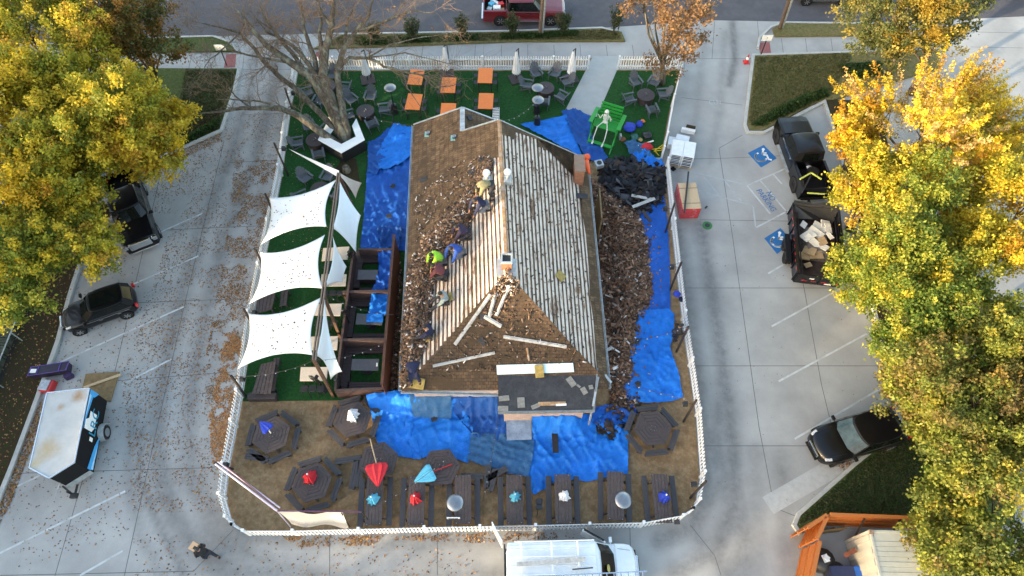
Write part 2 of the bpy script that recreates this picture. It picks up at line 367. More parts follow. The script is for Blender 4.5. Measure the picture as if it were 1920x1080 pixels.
tracks = [([(500, 60), (495, 150), (455, 300), (400, 430), (352, 620), (325, 780), (330, 900), (375, 985), (450, 1035), (650, 1052), (930, 1045)], .5, .55, 1.6),
          ([(545, 60), (530, 170), (480, 330), (440, 470), (385, 640), (362, 790), (372, 890), (420, 965), (520, 1020), (900, 1030)], .35, .3, 1.2),
          ([(265, 800), (262, 900), (300, 990), (345, 1078)], .22, .6, 0), ([(255, 770), (240, 900), (262, 1000), (310, 1090)], .3, .4, 0),
          ([(300, 850), (320, 950), (380, 1040), (460, 1100)], .45, .6, 0), ([(350, 880), (400, 1000), (520, 1070), (700, 1090)], .6, .5, 0),
          ([(1372, 20), (1378, 110), (1368, 160)], .3, .75, 0), ([(1340, 60), (1330, 200), (1310, 300)], .3, .3, 1.5),
          ([(1290, 420), (1312, 560), (1332, 700), (1345, 830), (1352, 930), (1320, 1010), (1250, 1045)], .5, .62, 1.5),
          ([(1330, 820), (1372, 930), (1400, 1010), (1380, 1100)], .8, .5, 0), ([(1345, 760), (1350, 900), (1310, 980), (1230, 1010)], .35, .5, 0),
          ([(1300, 1000), (1340, 1040), (1370, 1090)], .5, .5, 0), ([(1440, 850), (1445, 1000), (1450, 1090)], .5, .35, 1.3),
          ([(1255, 140), (1245, 240), (1240, 300)], .25, .5, 0), ([(1270, 320), (1285, 420)], .3, .3, 0)]
for pts, wd, k, pair in tracks:
    w_ = [P(u, v) for u, v in pts]
    for a, b in zip(w_[:-1], w_[1:]):
        for off in ((-pair / 2, pair / 2) if pair else (0,)):
            d = (b - a); nn = Vector((-d.y, d.x, 0)).normalized() * off
            dd = segdist(GX, GY, (a.x + nn.x, a.y + nn.y), (b.x + nn.x, b.y + nn.y))
            st = np.maximum(st, k * np.exp(-(dd / wd) ** 2))
v = np.stack([GX.ravel(), GY.ravel(), np.zeros(GX.size)], 1)
ny, nx = GX.shape; idx = np.arange(nx * ny).reshape(ny, nx)
f = np.stack([idx[:-1, :-1], idx[:-1, 1:], idx[1:, 1:], idx[1:, :-1]], -1).reshape(-1, 4)
lot = npmesh('parking_lot', v, f, M['concrete'], smooth=True); struct(lot)
at = lot.data.attributes.new('stain', 'FLOAT', 'POINT'); at.data.foreach_set('value', st.ravel().astype(np.float32))
def sheet(name, uv, z, m, kind='structure'):
    p = PL(uv); b = MB(); b.prism([(q.x, q.y) for q in p], z - .02 if z < .05 else -.02, z)
    o = b.build(name, m); o['kind'] = kind; return o
def kerb(uv, wd=.16, h=.15, closed=False, name='kerb'):
    p = PL(uv); b = MB(); n = len(p)
    # offset polyline into a strip
    def nrm(a, c): d = (c - a); return Vector((-d.y, d.x, 0)).normalized()
    L = []; Rr = []
    for i in range(n):
        ns = []
        if i > 0: ns.append(nrm(p[i - 1], p[i]))
        if i < n - 1: ns.append(nrm(p[i], p[i + 1]))
        q = sum(ns, Vector((0, 0, 0))).normalized(); k = 1 / max(.5, q.dot(ns[0]))
        L.append(p[i] + q * wd / 2 * k); Rr.append(p[i] - q * wd / 2 * k)
    vs = []
    for a, c in zip(L, Rr): vs += [(a.x, a.y, -.02), (a.x, a.y, h), (c.x, c.y, h), (c.x, c.y, -.02)]
    fs = []
    for i in range(n - 1):
        o = i * 4
        for j in range(4): fs.append((o + j, o + (j + 1) % 4, o + 4 + (j + 1) % 4, o + 4 + j))
    fs += [(0, 1, 2, 3), (4 * n - 1, 4 * n - 2, 4 * n - 3, 4 * n - 4)]
    b.add(vs, fs); bm_o = b.build(name, M['kerb'], bevel=.02); struct(bm_o); return bm_o
# street
sheet('road', [(-500, 84), (350, 69), (600, 63), (960, 58), (1130, 52), (1340, 38), (1450, 40), (1640, 42), (1800, 36), (2400, 10), (2300, -45), (960, -60), (-400, -60)], .006, M['asphalt'])
kerb([(600, 66), (760, 64), (960, 60), (1128, 54), (1150, 60)])
kerb([(-60, 84), (350, 71), (402, 70), (430, 80), (447, 98)])
kerb([(1420, 92), (1424, 72), (1445, 52), (1470, 44), (1640, 46)])
# verges along the street
sheet('street_verge', [(588, 93), (640, 68), (760, 66), (960, 62), (1130, 56), (1165, 62), (1172, 79), (960, 80), (700, 90)], .13, M['lawn'])
sheet('street_verge', [(200, 75), (350, 73), (400, 72), (428, 82), (443, 98), (200, 100)], .13, M['lawn_green'])
sheet('street_verge', [(1452, 70), (1448, 56), (1472, 46), (1660, 48), (1660, 68)], .13, M['lawn'])
sheet('dirt_strip', [(608, 114), (1112, 109), (1095, 122), (608, 122)], .012, M['dirt'])
sheet('dirt_strip', [(1170, 108), (1262, 107), (1262, 122), (1164, 121)], .012, M['dirt'])
for q in ([(424, 102), (443, 101), (441, 126), (420, 127)], [(593, 97), (607, 97), (605, 115), (590, 115)], [(1424, 80), (1443, 79), (1446, 102), (1426, 103)]):
    sheet('tactile_paving', q, .008, M['tactile'])
# left side planting and lot edge
sheet('left_lawn', [(200, 130), (447, 131), (438, 170), (414, 244), (305, 292), (230, 320), (150, 300)], .13, M['lawn_green'])
kerb([(449, 130), (440, 172), (416, 246), (305, 295), (240, 325)], .22)
sheet('planting_bed', [(412, 200), (414, 243), (308, 290), (260, 308), (330, 262)], .15, M['mulch'])
sheet('mulch_bank', [(240, 385), (160, 460), (153, 480), (128, 560), (107, 640), (58, 776), (22, 872), (-30, 1000), (-120, 1180), (-900, 1180), (-700, 385)], .13, M['mulch'])
kerb([(220, 400), (158, 475), (131, 560), (110, 642), (61, 778), (25, 874), (-27, 1002), (-100, 1180)], .24)
# right side planting islands
sheet('corner_lawn', [(1414, 107), (1600, 98), (1760, 96), (1760, 130), (1560, 190), (1523, 197), (1430, 247), (1406, 247), (1398, 236)], .13, M['lawn'])
kerb([(1640, 98), (1412, 105), (1396, 236), (1402, 250), (1432, 250), (1545, 192), (1564, 250), (1600, 390), (1622, 520), (1645, 610), (1690, 800), (1600, 872), (1496, 965), (1488, 985), (1500, 1003)], .2)
sheet('planting_strip', [(1548, 190), (1567, 250), (1603, 390), (1625, 520), (1648, 610), (1692, 790), (1790, 790), (1740, 600), (1700, 400), (1640, 190)], .13, M['mulch'])
sheet('enclosure_lawn', [(1692, 803), (1602, 874), (1499, 967), (1491, 985), (1502, 1000), (1545, 966), (1900, 985), (1900, 790), (1790, 790)], .13, M['lawn_green'])
# fenced yard
YARD = [(560, 132), (1276, 131), (1258, 200), (1240, 296), (1247, 315), (1258, 430), (1277, 600), (1303, 780), (1311, 895), (1302, 945), (1275, 972), (1200, 987), (800, 996), (560, 1002), (470, 1002), (437, 977), (425, 935), (431, 880), (446, 800), (456, 745), (476, 600), (510, 430), (530, 330), (545, 215)]
sheet('gravel_yard', YARD, .020, M['dirt'])
sheet('turf_lawn', [(560, 134), (1274, 133), (1256, 200), (1238, 296), (1160, 298), (770, 330), (742, 750), (455, 753), (476, 600), (510, 430), (530, 330), (545, 215)], .032, M['turf'])
sheet('garden_path', [(1112, 106), (1168, 106), (1119, 220), (1060, 207)], .045, M['walk'])
sheet('paved_patch', [(1150, 299), (1240, 296), (1246, 322), (1160, 325)], .040, M['walk'])
# joints
jm = MB()
def joint(*uv, wd=.03):
    p = PL(uv)
    for a, b in zip(p[:-1], p[1:]):
        d = (b - a).normalized(); n_ = Vector((-d.y, d.x, 0)) * wd / 2
        jm.add([(a + n_) + Vector((0, 0, .003)), (a - n_) + Vector((0, 0, .003)), (b - n_) + Vector((0, 0, .003)), (b + n_) + Vector((0, 0, .003))], [(0, 1, 2, 3)])
for q in ([(420, 265), (397, 360), (345, 575), (313, 720), (277, 880), (233, 1080)], [(300, 330), (240, 593), (210, 720), (143, 940), (103, 1080)], [(217, 714), (400, 700), (440, 697)], [(17, 888), (393, 877), (424, 872)],
          [(0, 1079), (363, 1071), (437, 994)], [(200, 570), (345, 564), (478, 560)], [(300, 432), (380, 428), (500, 423)], [(430, 305), (525, 300)], [(458, 98), (455, 130), (560, 130)], [(455, 215), (540, 212)],
          [(1348, 278), (1392, 253)], [(1348, 278), (1373, 440), (1423, 800), (1452, 952), (1492, 968)], [(1475, 400), (1508, 542), (1540, 720), (1557, 790), (1580, 870)], [(1262, 540), (1628, 540)], [(1285, 686), (1665, 686)],
          [(1250, 299), (1350, 297), (1470, 292)], [(1312, 412), (1500, 415)], [(1308, 836), (1515, 836)], [(1278, 183), (1392, 197)], [(1282, 110), (1425, 110)], [(1340, 40), (1335, 110)], [(1294, 984), (1340, 1042), (1352, 1079)],
          [(618, 1001), (618, 1079)], [(1003, 992), (1004, 1079)], [(1181, 988), (1183, 1079)], [(820, 995), (820, 1079)], [(600, 66), (600, 130)], [(1290, 60), (1283, 130)], [(1630, 330), (1920, 320)], [(1830, 60), (1920, 62)], [(1820, 88), (1920, 90)], [(1420, 38), (1426, 110)]):
    joint(*q)
for u in range(640, 1290, 50): joint((u + (u - 960) * -.02, 92 if u < 760 else 84), (u, 113))
for u in (465, 500, 530): pass
for u in (1465, 1510, 1558): joint((u, 72), (u + 4, 102))
for u in (360, 395): joint((u, 101), (u - 6, 128))
struct(jm.build('pavement_joints', M['joint']))
# parking lines
def pline(a, b, wd=.1, m='line', z=.007):
    q = MB(); a = P(*a); b = P(*b); d = (b - a).normalized(); n_ = Vector((-d.y, d.x, 0)) * wd / 2; zz = Vector((0, 0, z))
    q.add([a + n_ + zz, a - n_ + zz, b - n_ + zz, b + n_ + zz], [(0, 1, 2, 3)]); struct(q.build('parking_line', M[m]))
for a, b in (((1440, 513), (1478, 491)), ((1447, 612), (1612, 521)), ((1460, 715), (1634, 621)), ((1490, 823), (1662, 722)), ((245, 535), (372, 480)), ((167, 490), (240, 460)), ((95, 687), (345, 575)), ((228, 722), (322, 673)), ((22, 917), (90, 884)), ((-20, 1047), (235, 921)), ((150, 1079), (230, 1033)), ((290, 440), (380, 400)), ((1403, 347), (1475, 315)), ((1400, 347), (1444, 401)), ((1425, 338), (1478, 401)), ((1417, 427), (1480, 394)), ((1450, 327), (1466, 345))):
    pline(a, b)
for a, b in (((1292, 321), (1401, 347)), ((1310, 357), (1412, 386)), ((1412, 387), (1417, 427)), ((1320, 332), (1347, 365)), ((1357, 337), (1390, 377)), ((1600, 330), (1700, 328)), ((1780, 325), (1800, 322))):
    pline(a, b, m='line_faint')
M['palepatch'] = mat('pale_patch', (.385, .388, .383), .85, var=.12, scale=4)
pline((1440, 948), (1575, 870), .9, 'palepatch', .005)
def textmesh(txt, size, extrude=.004, font_w=1.0):
    cu = bpy.data.curves.new('txt', 'FONT'); cu.body = txt; cu.size = size; cu.extrude = extrude; cu.align_x = 'LEFT'; cu.align_y = 'BOTTOM_BASELINE'
    o = bpy.data.objects.new('txt', cu); C.objects.link(o); bpy.context.view_layer.update()
    me = bpy.data.meshes.new_from_object(o.evaluated_get(bpy.context.evaluated_depsgraph_get())); bpy.data.objects.remove(o); return me
def lettering(txt, size, m, matrix, name='lettering', parent=None, offset=.008):
    me = textmesh(txt, size)
    for vx in me.vertices: vx.co.x += vx.co.z * 0
    me.transform(matrix); me.materials.clear(); me.materials.append(m)
    me.name = name
    o = bpy.data.objects.new(name, me); C.objects.link(o)
    if parent: o.parent = parent
    return o
def ground_text(txt, a, b, m, zoff=.012, asp=1.0):
    a = P(*a); b = P(*b); d = b - a; me = textmesh(txt, 1.0, .0)
    w_ = max(v_.co.x for v_ in me.vertices); bpy.data.meshes.remove(me)
    s = d.length / w_; an = math.atan2(d.y, d.x)
    o = lettering(txt, 1.0, m, Matrix.Translation((a.x, a.y, zoff)) @ Matrix.Rotation(an, 4, 'Z') @ Matrix.Diagonal((s, s * asp, .2, 1)), 'painted_lettering'); struct(o)
ground_text('PARKING', (1417, 357), (1447, 397), M['bluepaint'], asp=1.25)
ground_text('NO', (1435, 361), (1445, 377), M['bluepaint'], asp=1.25)
ground_text('CLN', (1330, 196), (1352, 196), M['line_faint'], .008, 1.5)
def ada(corners):
    c = PL(corners); b = MB(); b.prism([(q.x, q.y) for q in c], -.01, .012); struct(b.build('accessible_parking_sign', M['bluepaint']))
    ctr = sum(c, Vector((0, 0, 0))) / 4; s = (c[0] - c[2]).length * .5
    k = MB(); z = .02
    def seg(pts, wd):
        for p, q in zip(pts[:-1], pts[1:]):
            p = Vector((ctr.x + p[0] * s, ctr.y + p[1] * s, z)); q = Vector((ctr.x + q[0] * s, ctr.y + q[1] * s, z)); d = (q - p).normalized() * wd * s / 2; k.beam(p - d, q + d, wd * s, .012)
    arc = [(-.12 + .36 * math.cos(R(a)), -.12 + .36 * math.sin(R(a))) for a in range(115, 345, 20)]
    seg(arc, .11); seg([(.12, .42), (.02, .10), (.30, .06), (.36, -.30), (.50, -.34)], .11); seg([(.06, .22), (.28, .24)], .09)
    k.lathe([(.10 * s, -.006), (.10 * s, .006)], (ctr.x + .17 * s, ctr.y + .56 * s, z), 12)
    struct(k.build('wheelchair_symbol', M['iconwhite']))
ada([(1432, 272), (1456, 297), (1427, 314), (1402, 287)]); ada([(1463, 428), (1487, 453), (1457, 476), (1433, 447)])
# ------------------------------------------------------------------ restaurant building
EZ = 3.0
eL0 = P(752, 732, EZ); eL1g = P(776, 235, EZ); eR0 = P(1141, 728, EZ); eR1 = P(1100, 300, EZ)
Rg1 = P(935, 226, 5.85); R0 = P(950, 512, 5.85)
LPn = plane(eL0, R0, Rg1); RPn = plane(eR0, R0, Rg1); HPn = plane(eL0, eR0, R0)
eL1 = PP(776, 235, LPn); eR1 = PP(1100, 300, RPn)
A_ = PP(867, 203, LPn); C_ = PP(867, 247, LPn)
M['shingle'] = brickmat('shake_shingles', (.115, .072, .042), (.075, .048, .030), (.035, .024, .017), 1.0, .22, .16, noise_amt=.5, ms=.012, dirt=(.06, .04, .024))
M['shingle_l'] = brickmat('shake_shingles_worn', (.165, .108, .062), (.095, .060, .036), (.045, .028, .016), 1.0, .15, .30, noise_amt=.55, ms=.01, dirt=(.075, .05, .03))
M['batten'] = mat('roof_battens', (.66, .555, .455), .85, var=.22, scale=1.8, stretch=(6, 1, 6), col2=(.20, .11, .06), mix=(.53, .62), detail=10)
M['underlay'] = mat('roof_gap', (.17, .10, .06), .9, var=.5, scale=5, col2=(.05, .035, .025), mix=(.4, .65))
M['brick'] = brickmat('painted_brick', (.56, .40, .33), (.48, .34, .28), (.36, .28, .24), 1.0, .22, .085, noise_amt=.2)
M['brickred'] = brickmat('red_brick', (.34, .13, .07), (.27, .10, .055), (.25, .18, .13), 1.0, .22, .085, noise_amt=.3)
M['flatroof'] = mat('roofing_felt', (.030, .031, .036), .85, var=.35, scale=5, col2=(.055, .055, .06), mix=(.5, .7), bump=.4)
M['ridge'] = mat('ridge_board', (.34, .20, .10), .85, var=.4, scale=5, col2=(.48, .40, .34), mix=(.5, .7))
house = thing('restaurant_building', 'hip roofed brick building stripped to white battens, workers and torn shingles on it', 'building', (0, 0, 0))
def plpart(name, uv, pl, off, th, m, parent=house, axy=None, pts=None):
    p = pts if pts else [PP(u, v_, pl, off) for u, v_ in uv]
    b = MB(); b.slab(p, th); o = b.build(name, m, parent)
    n = pl[1]; ax = axy if axy else Vector((-n.y, n.x, 0)).normalized(); ay = n.cross(ax).normalized()
    set_uv(o, (0, 0, 0), ax, ay); return o
# structural deck under the battens
core = MB()
core.slab([eL0, R0, Rg1, C_, A_, eL1], .12); core.slab([eR0, R0, Rg1, eR1], .12); core.slab([eL0, eR0, R0], .12)
core.build('roof_deck', M['underlay'], house)
# walls (gable end filled)
ins = .42
def inset(p, dx, dy): return (p.x + dx, p.y + dy)
wl = [inset(eL0, ins, ins), inset(eR0, -ins, ins), (eR1.x - ins, eR1.y - .25), (Rg1.x, Rg1.y - .25), (eL1.x + ins, Rg1.y - .25)]
wb = MB(); wb.prism(wl, 0, EZ + .05)
wb.prism([(eL1.x + ins, Rg1.y - .3), (C_.x + 1.5, Rg1.y - .3), (C_.x + 1.5, A_.y - .3), (eL1.x + ins, A_.y - .3)], 0, EZ)
g0 = Vector((eR1.x - ins, eR1.y - .25, EZ)); g1 = Vector((Rg1.x, Rg1.y - .25, 5.6)); g2 = Vector((eL1.x + ins, Rg1.y - .25, EZ))
for dy in (0,):
    wb.add([g0, g1, g2, g0 + Vector((0, -.2, 0)), g1 + Vector((0, -.2, 0)), g2 + Vector((0, -.2, 0))], [(0, 2, 1), (3, 4, 5), (0, 1, 4, 3), (1, 2, 5, 4), (2, 0, 3, 5)])
ww = wb.build('wall', M['brick'], house); box_uv(ww)
# wing slope facing right
Bx = A_ + (Vector((C_.x - eL1.x, 0, EZ - A_.z))); Bx.z = EZ + .2; Bx.x = A_.x + (A_.x - eL1.x) * .95
Cx = Vector((Bx.x - .05, Rg1.y - .2, Bx.z)); Cq = Vector((C_.x, Rg1.y - .2, C_.z))
wingp = plane(A_, Bx, C_)
plpart('wing_roof', None, wingp, 0, .1, M['shingle_l'], pts=[A_ + Vector((0, 0, .03)), Bx + Vector((0, 0, .03)), Cx + Vector((0, 0, .03)), C_ + Vector((0, -.1, .03))])
# battens running parallel to the ridge
def battens(pl, e0, e1, r0, r1, n_, name):
    b = MB(); rs = random.Random(3)
    for i in range(n_):
        t = (i + .5) / n_
        a = r0.lerp(e0, t); c = r1.lerp(e1, t); nrm = pl[1]
        if pl is LPn and c.x > C_.x: k = (Rg1.x - c.x) / (Rg1.x - C_.x); c = Rg1.lerp(C_, k)
        elif pl is LPn: k = (C_.x - c.x) / (C_.x - eL1.x); c = A_.lerp(eL1, k)
        L = (c - a).length; cuts = [0]
        while cuts[-1] < 1: cuts.append(min(1, cuts[-1] + rs.uniform(1.5, 4.5) / L))
        for s0, s1 in zip(cuts[:-1], cuts[1:]):
            if rs.random() < .008: continue
            p0 = a.lerp(c, s0) + nrm * (.018 + rs.uniform(-.003, .004)); p1 = a.lerp(c, s1 - .0025) + nrm * (.018 + rs.uniform(-.003, .004))
            b.beam(p0, p1, .128 + rs.uniform(-.02, .012), .02, up=nrm)
    return b.build(name, M['batten'], house)
battens(LPn, eL0, eL1, R0, Rg1, 25, 'roof_battens'); battens(RPn, eR0, eR1, R0, Rg1, 24, 'roof_battens')
# what is left of the shingles
plpart('shingle_layer', [(776, 235), (867, 203), (867, 247), (934, 227), (935, 296), (926, 297), (925, 305), (917, 306), (916, 322), (908, 324), (907, 345), (898, 352), (892, 366), (884, 388), (876, 412), (862, 432), (852, 450), (836, 470), (824, 500), (812, 530), (808, 560), (806, 590), (800, 615), (793, 640), (788, 665), (781, 700), (752, 732)], LPn, .055, .035, M['shingle_l'])
plpart('shingle_layer', [(936, 227), (1100, 300), (1141, 728), (1136, 722), (1119, 700), (1116, 660), (1112, 600), (1106, 560), (1103, 500), (1098, 440), (1091, 400), (1087, 345), (1081, 343), (1079, 290), (1066, 288), (1065, 280), (1050, 279), (1049, 275), (1033, 273), (1032, 282), (1018, 282), (1017, 277), (1008, 276), (1007, 262), (985, 254), (964, 248), (963, 262), (957, 262), (956, 257), (938, 252)], RPn, .055, .035, M['shingle_l'])
hip = plpart('shingle_layer', [(752, 733), (1141, 729), (1119, 694), (1080, 655), (1030, 598), (985, 548), (957, 517), (948, 517), (915, 548), (870, 600), (825, 655), (783, 705)], HPn, .055, .035, M['shingle'])
# ridge board, hip edges and rake trims
b = MB(); up = Vector((0, 0, .05)); b.beam(Rg1 + up, R0 + up, .16, .05); b.beam(Rg1 + up + Vector((.12, 0, -.02)), R0 + up + Vector((.12, 0, -.02)), .05, .05); b.build('ridge_board', M['ridge'], house)
b = MB()
b.beam(eL1 + up, A_ + up, .08, .10); b.beam(A_ + up, Bx + up, .08, .10); b.beam(C_ + up * 1.2, Rg1 + up * 1.3, .08, .10); b.beam(Rg1 + up * 1.2, eR1 + up, .05, .08)
b.build('rake_trim', M['galv'], house)
b = MB(); b.beam(A_ + up * 1.4, C_ + up * 1.4, .28, .06); b.build('ridge_flashing', M['galv'], house)
# gutters
def gutter(a, c, out):
    b = MB(); o = Vector(out)
    for k, wd, hh in ((.0, .02, .12), (.12, .02, .12), (.06, .12, .02)):
        q = a + o * k + Vector((0, 0, -.02 if wd < .1 else -.07)); r = c + o * k + Vector((0, 0, -.02 if wd < .1 else -.07)); b.beam(q, r, wd, hh)
    b.build('gutter', M['galv'], house)
gutter(eL0, eL1, (-1, 0, 0)); gutter(eR0, eR1, (1, 0, 0)); gutter(eL0, P(935, 738, EZ), (0, -1, 0))
b = MB(); b.box((eL0.x + 2.4, eL0.y - .0 + .2, EZ - .12), (4.8, .35, .1)); b.build('soffit', M['white'], house)
# flat roofed bay at the front right
fz0, fz1 = 3.42, 3.18
F = [P(934, 694, fz0), P(1118, 690, fz0), P(1111, 768, fz1), P(934, 771, fz1)]
b = MB(); b.slab(F, .14); fr = b.build('flat_roof', M['flatroof'], house)
b = MB(); b.beam(F[2] + Vector((.05, -.06, -.05)), F[3] + Vector((0, -.06, -.05)), .10, .14); b.beam(F[1] + Vector((.06, 0, -.05)), F[2] + Vector((.06, -.1, -.05)), .08, .14); b.build('gutter', mat('dull_gutter', (.16, .17, .17), .6, var=.3), house)
b = MB(); b.prism([(F[3].x + .25, F[3].y + .5), (F[2].x - .25, F[2].y + .5), (F[2].x - .15, eR0.y + 1.2), (F[3].x + .15, eR0.y + 1.2)], 0, fz1 - .1); q = b.build('wall', M['brick'], house); box_uv(q)
# white membrane and patches
HB = MB(); p4 = [PP(931, 684, HPn, .12), PP(1074, 680, HPn, .12), PP(1076, 697, HPn, .12), PP(932, 702, HPn, .12)]; HB.slab(p4, .02); HB.build('white_underlayment_strip', mat('membrane', (.55, .68, .72), .6, var=.05), house)
# brick chimney by the right eave, small chimney at the ridge end
ch = MB(); c0 = PP(1084, 340, RPn); ch.box((c0.x, c0.y + .3, 3.6), (.52, 1.15, 1.5)); cho = ch.build('chimney', M['brickred'], house); box_uv(cho)
b = MB(); b.box((c0.x, c0.y + .3, 4.38), (.6, 1.23, .07)); b.build('chimney_cap', mat('cap', (.22, .15, .11), .9), cho)
c1 = PP(950, 497, LPn); ch = MB(); ch.box((c1.x, c1.y, 5.95), (.48, .48, .9)); cho = ch.build('chimney', M['brickred'], house); box_uv(cho)
b = MB()
for dx, dy, sx, sy in ((-.24, 0, .08, .56), (.24, 0, .08, .56), (0, .24, .4, .08), (0, -.24, .4, .08)): b.box((c1.x + dx, c1.y + dy, 6.45), (sx, sy, .12))
b.build('chimney_cap', M['galv'], cho)
b = MB(); b.box((c1.x, c1.y, 6.41), (.4, .4, .02)); b.build('flue_opening', M['black'], cho)
b = MB(); b.box((c1.x, c1.y - .1, 5.78), (.95, 1.0, .05)); b.build('chimney_flashing', M['galv'], cho)
# ------------------------------------------------------------------ things lying and working on the roof
def vent_small(u, v_, label):
    q = PP(u, v_, LPn, .06); t = thing('roof_vent', label, 'roof vent', q, 0, 'small square vents on the brown slope')
    b = MB(); b.box((0, 0, .01), (.42, .42, .02)); b.build('flange', mat('vent_flange', (.2, .42, .38), .6, var=.2), t)
    b = MB(); b.lathe([(.12, 0), (.12, .16), (.05, .2)], (0, 0, .02), 10); b.build('hood', M['steel'], t)
vent_small(804, 253, 'small square roof vent with teal flange, nearer the left gutter'); vent_small(853, 260, 'small square roof vent with teal flange, nearer the ridge flashing')
def turbine(u, v_, pl, label):
    q = PP(u, v_, pl, .05); t = thing('turbine_vent', label, 'roof vent', q, 0, 'ball topped vents at the ridge')
    b = MB(); b.box((0, 0, .12), (.48, .55, .24), taper=.8); b.build('base', M['galv'], t, bevel=.02)
    b = MB(); b.lathe([(.11, .2), (.11, .55)], (0, .05, 0), 12); b.build('neck', M['galv'], t, smooth=True)
    b = MB(); b.ball((0, .05, .68), .2, 14); b.build('globe', M['white'], t, smooth=True)
turbine(914, 342, LPn, 'white ball topped vent on the left of the roof ridge'); turbine(951, 341, RPn, 'white ball topped vent on the right of the roof ridge')
def plank(uv0, uv1, wd, label, pl=HPn, th=.05, m='galv2', off=.08, group='grey ridge boards lying on the front hip'):
    a = PP(*uv0, pl, off); c = PP(*uv1, pl, off + .02); o = (a + c) / 2; t = MB(); t.beam(a - o, c - o, wd, th, up=pl[1]); 
    t.beam(a - o + pl[1] * .04, c - o + pl[1] * .04, wd * .35, .03, up=pl[1])
    q = t.build('flashing_board', M[m], loc=o, bevel=.006); tag(q, label, 'board', group)
M['galv2'] = mat('weathered_board', (.42, .41, .39), .8, var=.25, scale=6, col2=(.24, .22, .20), mix=(.5, .7))
plank((853, 646), (920, 552), .17, 'long grey board on the front hip slanting up toward the small chimney')
plank((917, 595), (928, 553), .17, 'short grey board on the front hip between two longer slanting boards')
plank((930, 592), (954, 538), .17, 'grey board on the front hip closest below the small chimney')
plank((908, 593), (940, 612), .2, 'short broken grey board lying crosswise on the front hip', off=.10)
plank((944, 631), (1062, 650), .17, 'long grey board on the front hip nearest the right slope')
plank((812, 686), (928, 661), .14, 'tapered grey board low on the left of the front hip')
plank((988, 652), (992, 676), .10, 'short reddish wood splinter above the white strip', m='ridge', group=None)
def pad(u, v_, pl, sx, sy, rz, label, off=.11, m='foampad', h=.07):
    q = PP(u, v_, pl, off); b = MB(); n = pl[1]; ax = Vector((math.cos(rz), math.sin(rz), 0)); ax = (ax - n * ax.dot(n)).normalized(); ay = n.cross(ax)
    b.box((0, 0, 0), (sx, sy, h), M=Matrix((ax, ay, n)).transposed()); o = b.build('foam_pad', M[m], loc=q, bevel=.02); tag(o, label, 'foam pad')
M['foampad'] = mat('yellow_foam', (.34, .24, .07), .9, var=.3, bump=.5)
pad(1049, 519, RPn, .5, .5, .9, 'mustard foam pad alone on the white battens of the right slope'); pad(1011, 695, HPn, .42, .62, .1, 'mustard foam pad lying across the white strip', off=.2)
pad(783, 718, HPn, .7, .55, -.2, 'mustard foam pad under the worker at the front left corner', off=.12); pad(806, 632, LPn, .45, .45, .3, 'mustard foam pad behind the worker in navy', off=.1)
pad(844, 559, LPn, .4, .45, .3, 'mustard foam pad beneath the worker in patterned hoodie', off=.1)
# orange hook by the brick chimney
q = PP(1100, 318, RPn, .0); b = MB(); b.tube([(0, .45, .35), (-.02, .2, .5), (-.02, -.1, .52), (.03, -.4, .45), (.12, -.65, .35)], [.10, .12, .14, .12, .05], 10); b.ball((.0, .5, .55), .2, 12)
o = b.build('inflatable_hook', mat('bright_orange', (.85, .12, .03), .45, var=.08), loc=q, smooth=True); tag(o, 'bright orange curved plastic piece with a round end beside the brick chimney', 'decoration')
# satellite-like white sheets, offcuts on the flat bay roof
flp = plane(F[0], F[1], F[3])
def offcut(u, v_, pl, sx, sy, rz, m, label, name='shingle_offcut', off=.012, cat='offcut', group='offcuts on the flat roof'):
    pad_n = pl[1]; q = PP(u, v_, pl, off + .01); b = MB(); ax = Vector((math.cos(rz), math.sin(rz), 0)); ax = (ax - pad_n * ax.dot(pad_n)).normalized(); ay = pad_n.cross(ax)
    b.box((0, 0, 0), (sx, sy, .02), M=Matrix((ax, ay, pad_n)).transposed()); o = b.build(name, m, loc=q); tag(o, label, cat, group)
og = mat('offcut_grey', (.20, .19, .17), .85, var=.3)
for u, v_, sx, sy, rz, lb in ((1071, 716, .3, .5, .6, 'slanted grey offcut near the back of the flat roof'), (1095, 733, .25, .35, .5, 'grey offcut left of the slim drainpipe'), (1108, 726, .2, .2, .2, 'small square grey offcut beside the right roof edge'), (1085, 724, .1, .2, .9, 'tiny grey offcut in the middle of the small cluster'),
                     (977, 755, .35, .5, .05, 'upright grey metal square at the front of the flat roof'), (945, 747, .5, .25, .1, 'grey offcut at the left front of the flat roof'), (1004, 762, .4, .2, .4, 'grey offcut lying on the front gutter edge'), (943, 766, .5, .25, 0, 'pale grey strip at the front left corner of the flat roof')):
    offcut(u, v_, flp, sx, sy, rz, og, lb)
offcut(1035, 757, flp, 1.3, .18, .02, M['ridge'], 'brown wood strip along the front of the flat roof'); offcut(1052, 759, flp, .5, .1, .05, M['white'], 'short white strip beside the brown wood strip')
for u, v_, pl, sx, sy, rz, lb in ((795, 337, LPn, .5, .3, .1, 'black shingle wrapper near the left gutter on the brown slope'), (903, 300, LPn, .4, .3, .5, 'black torn felt piece below the ridge flashing'), (886, 322, LPn, .35, .45, .8, 'dark felt scrap beside the vents'), (905, 595, HPn, .25, .3, .2, 'dark shingle left of the boards on the hip'), (905, 640, HPn, .28, .4, .9, 'dark shingle in the middle of the front hip'), (880, 222, wingp, .3, .35, .5, 'dark scrap on the small wing slope')):
    offcut(u, v_, pl, sx, sy, rz, M['flatroof'], lb, off=.06, group='dark scraps on the roof')
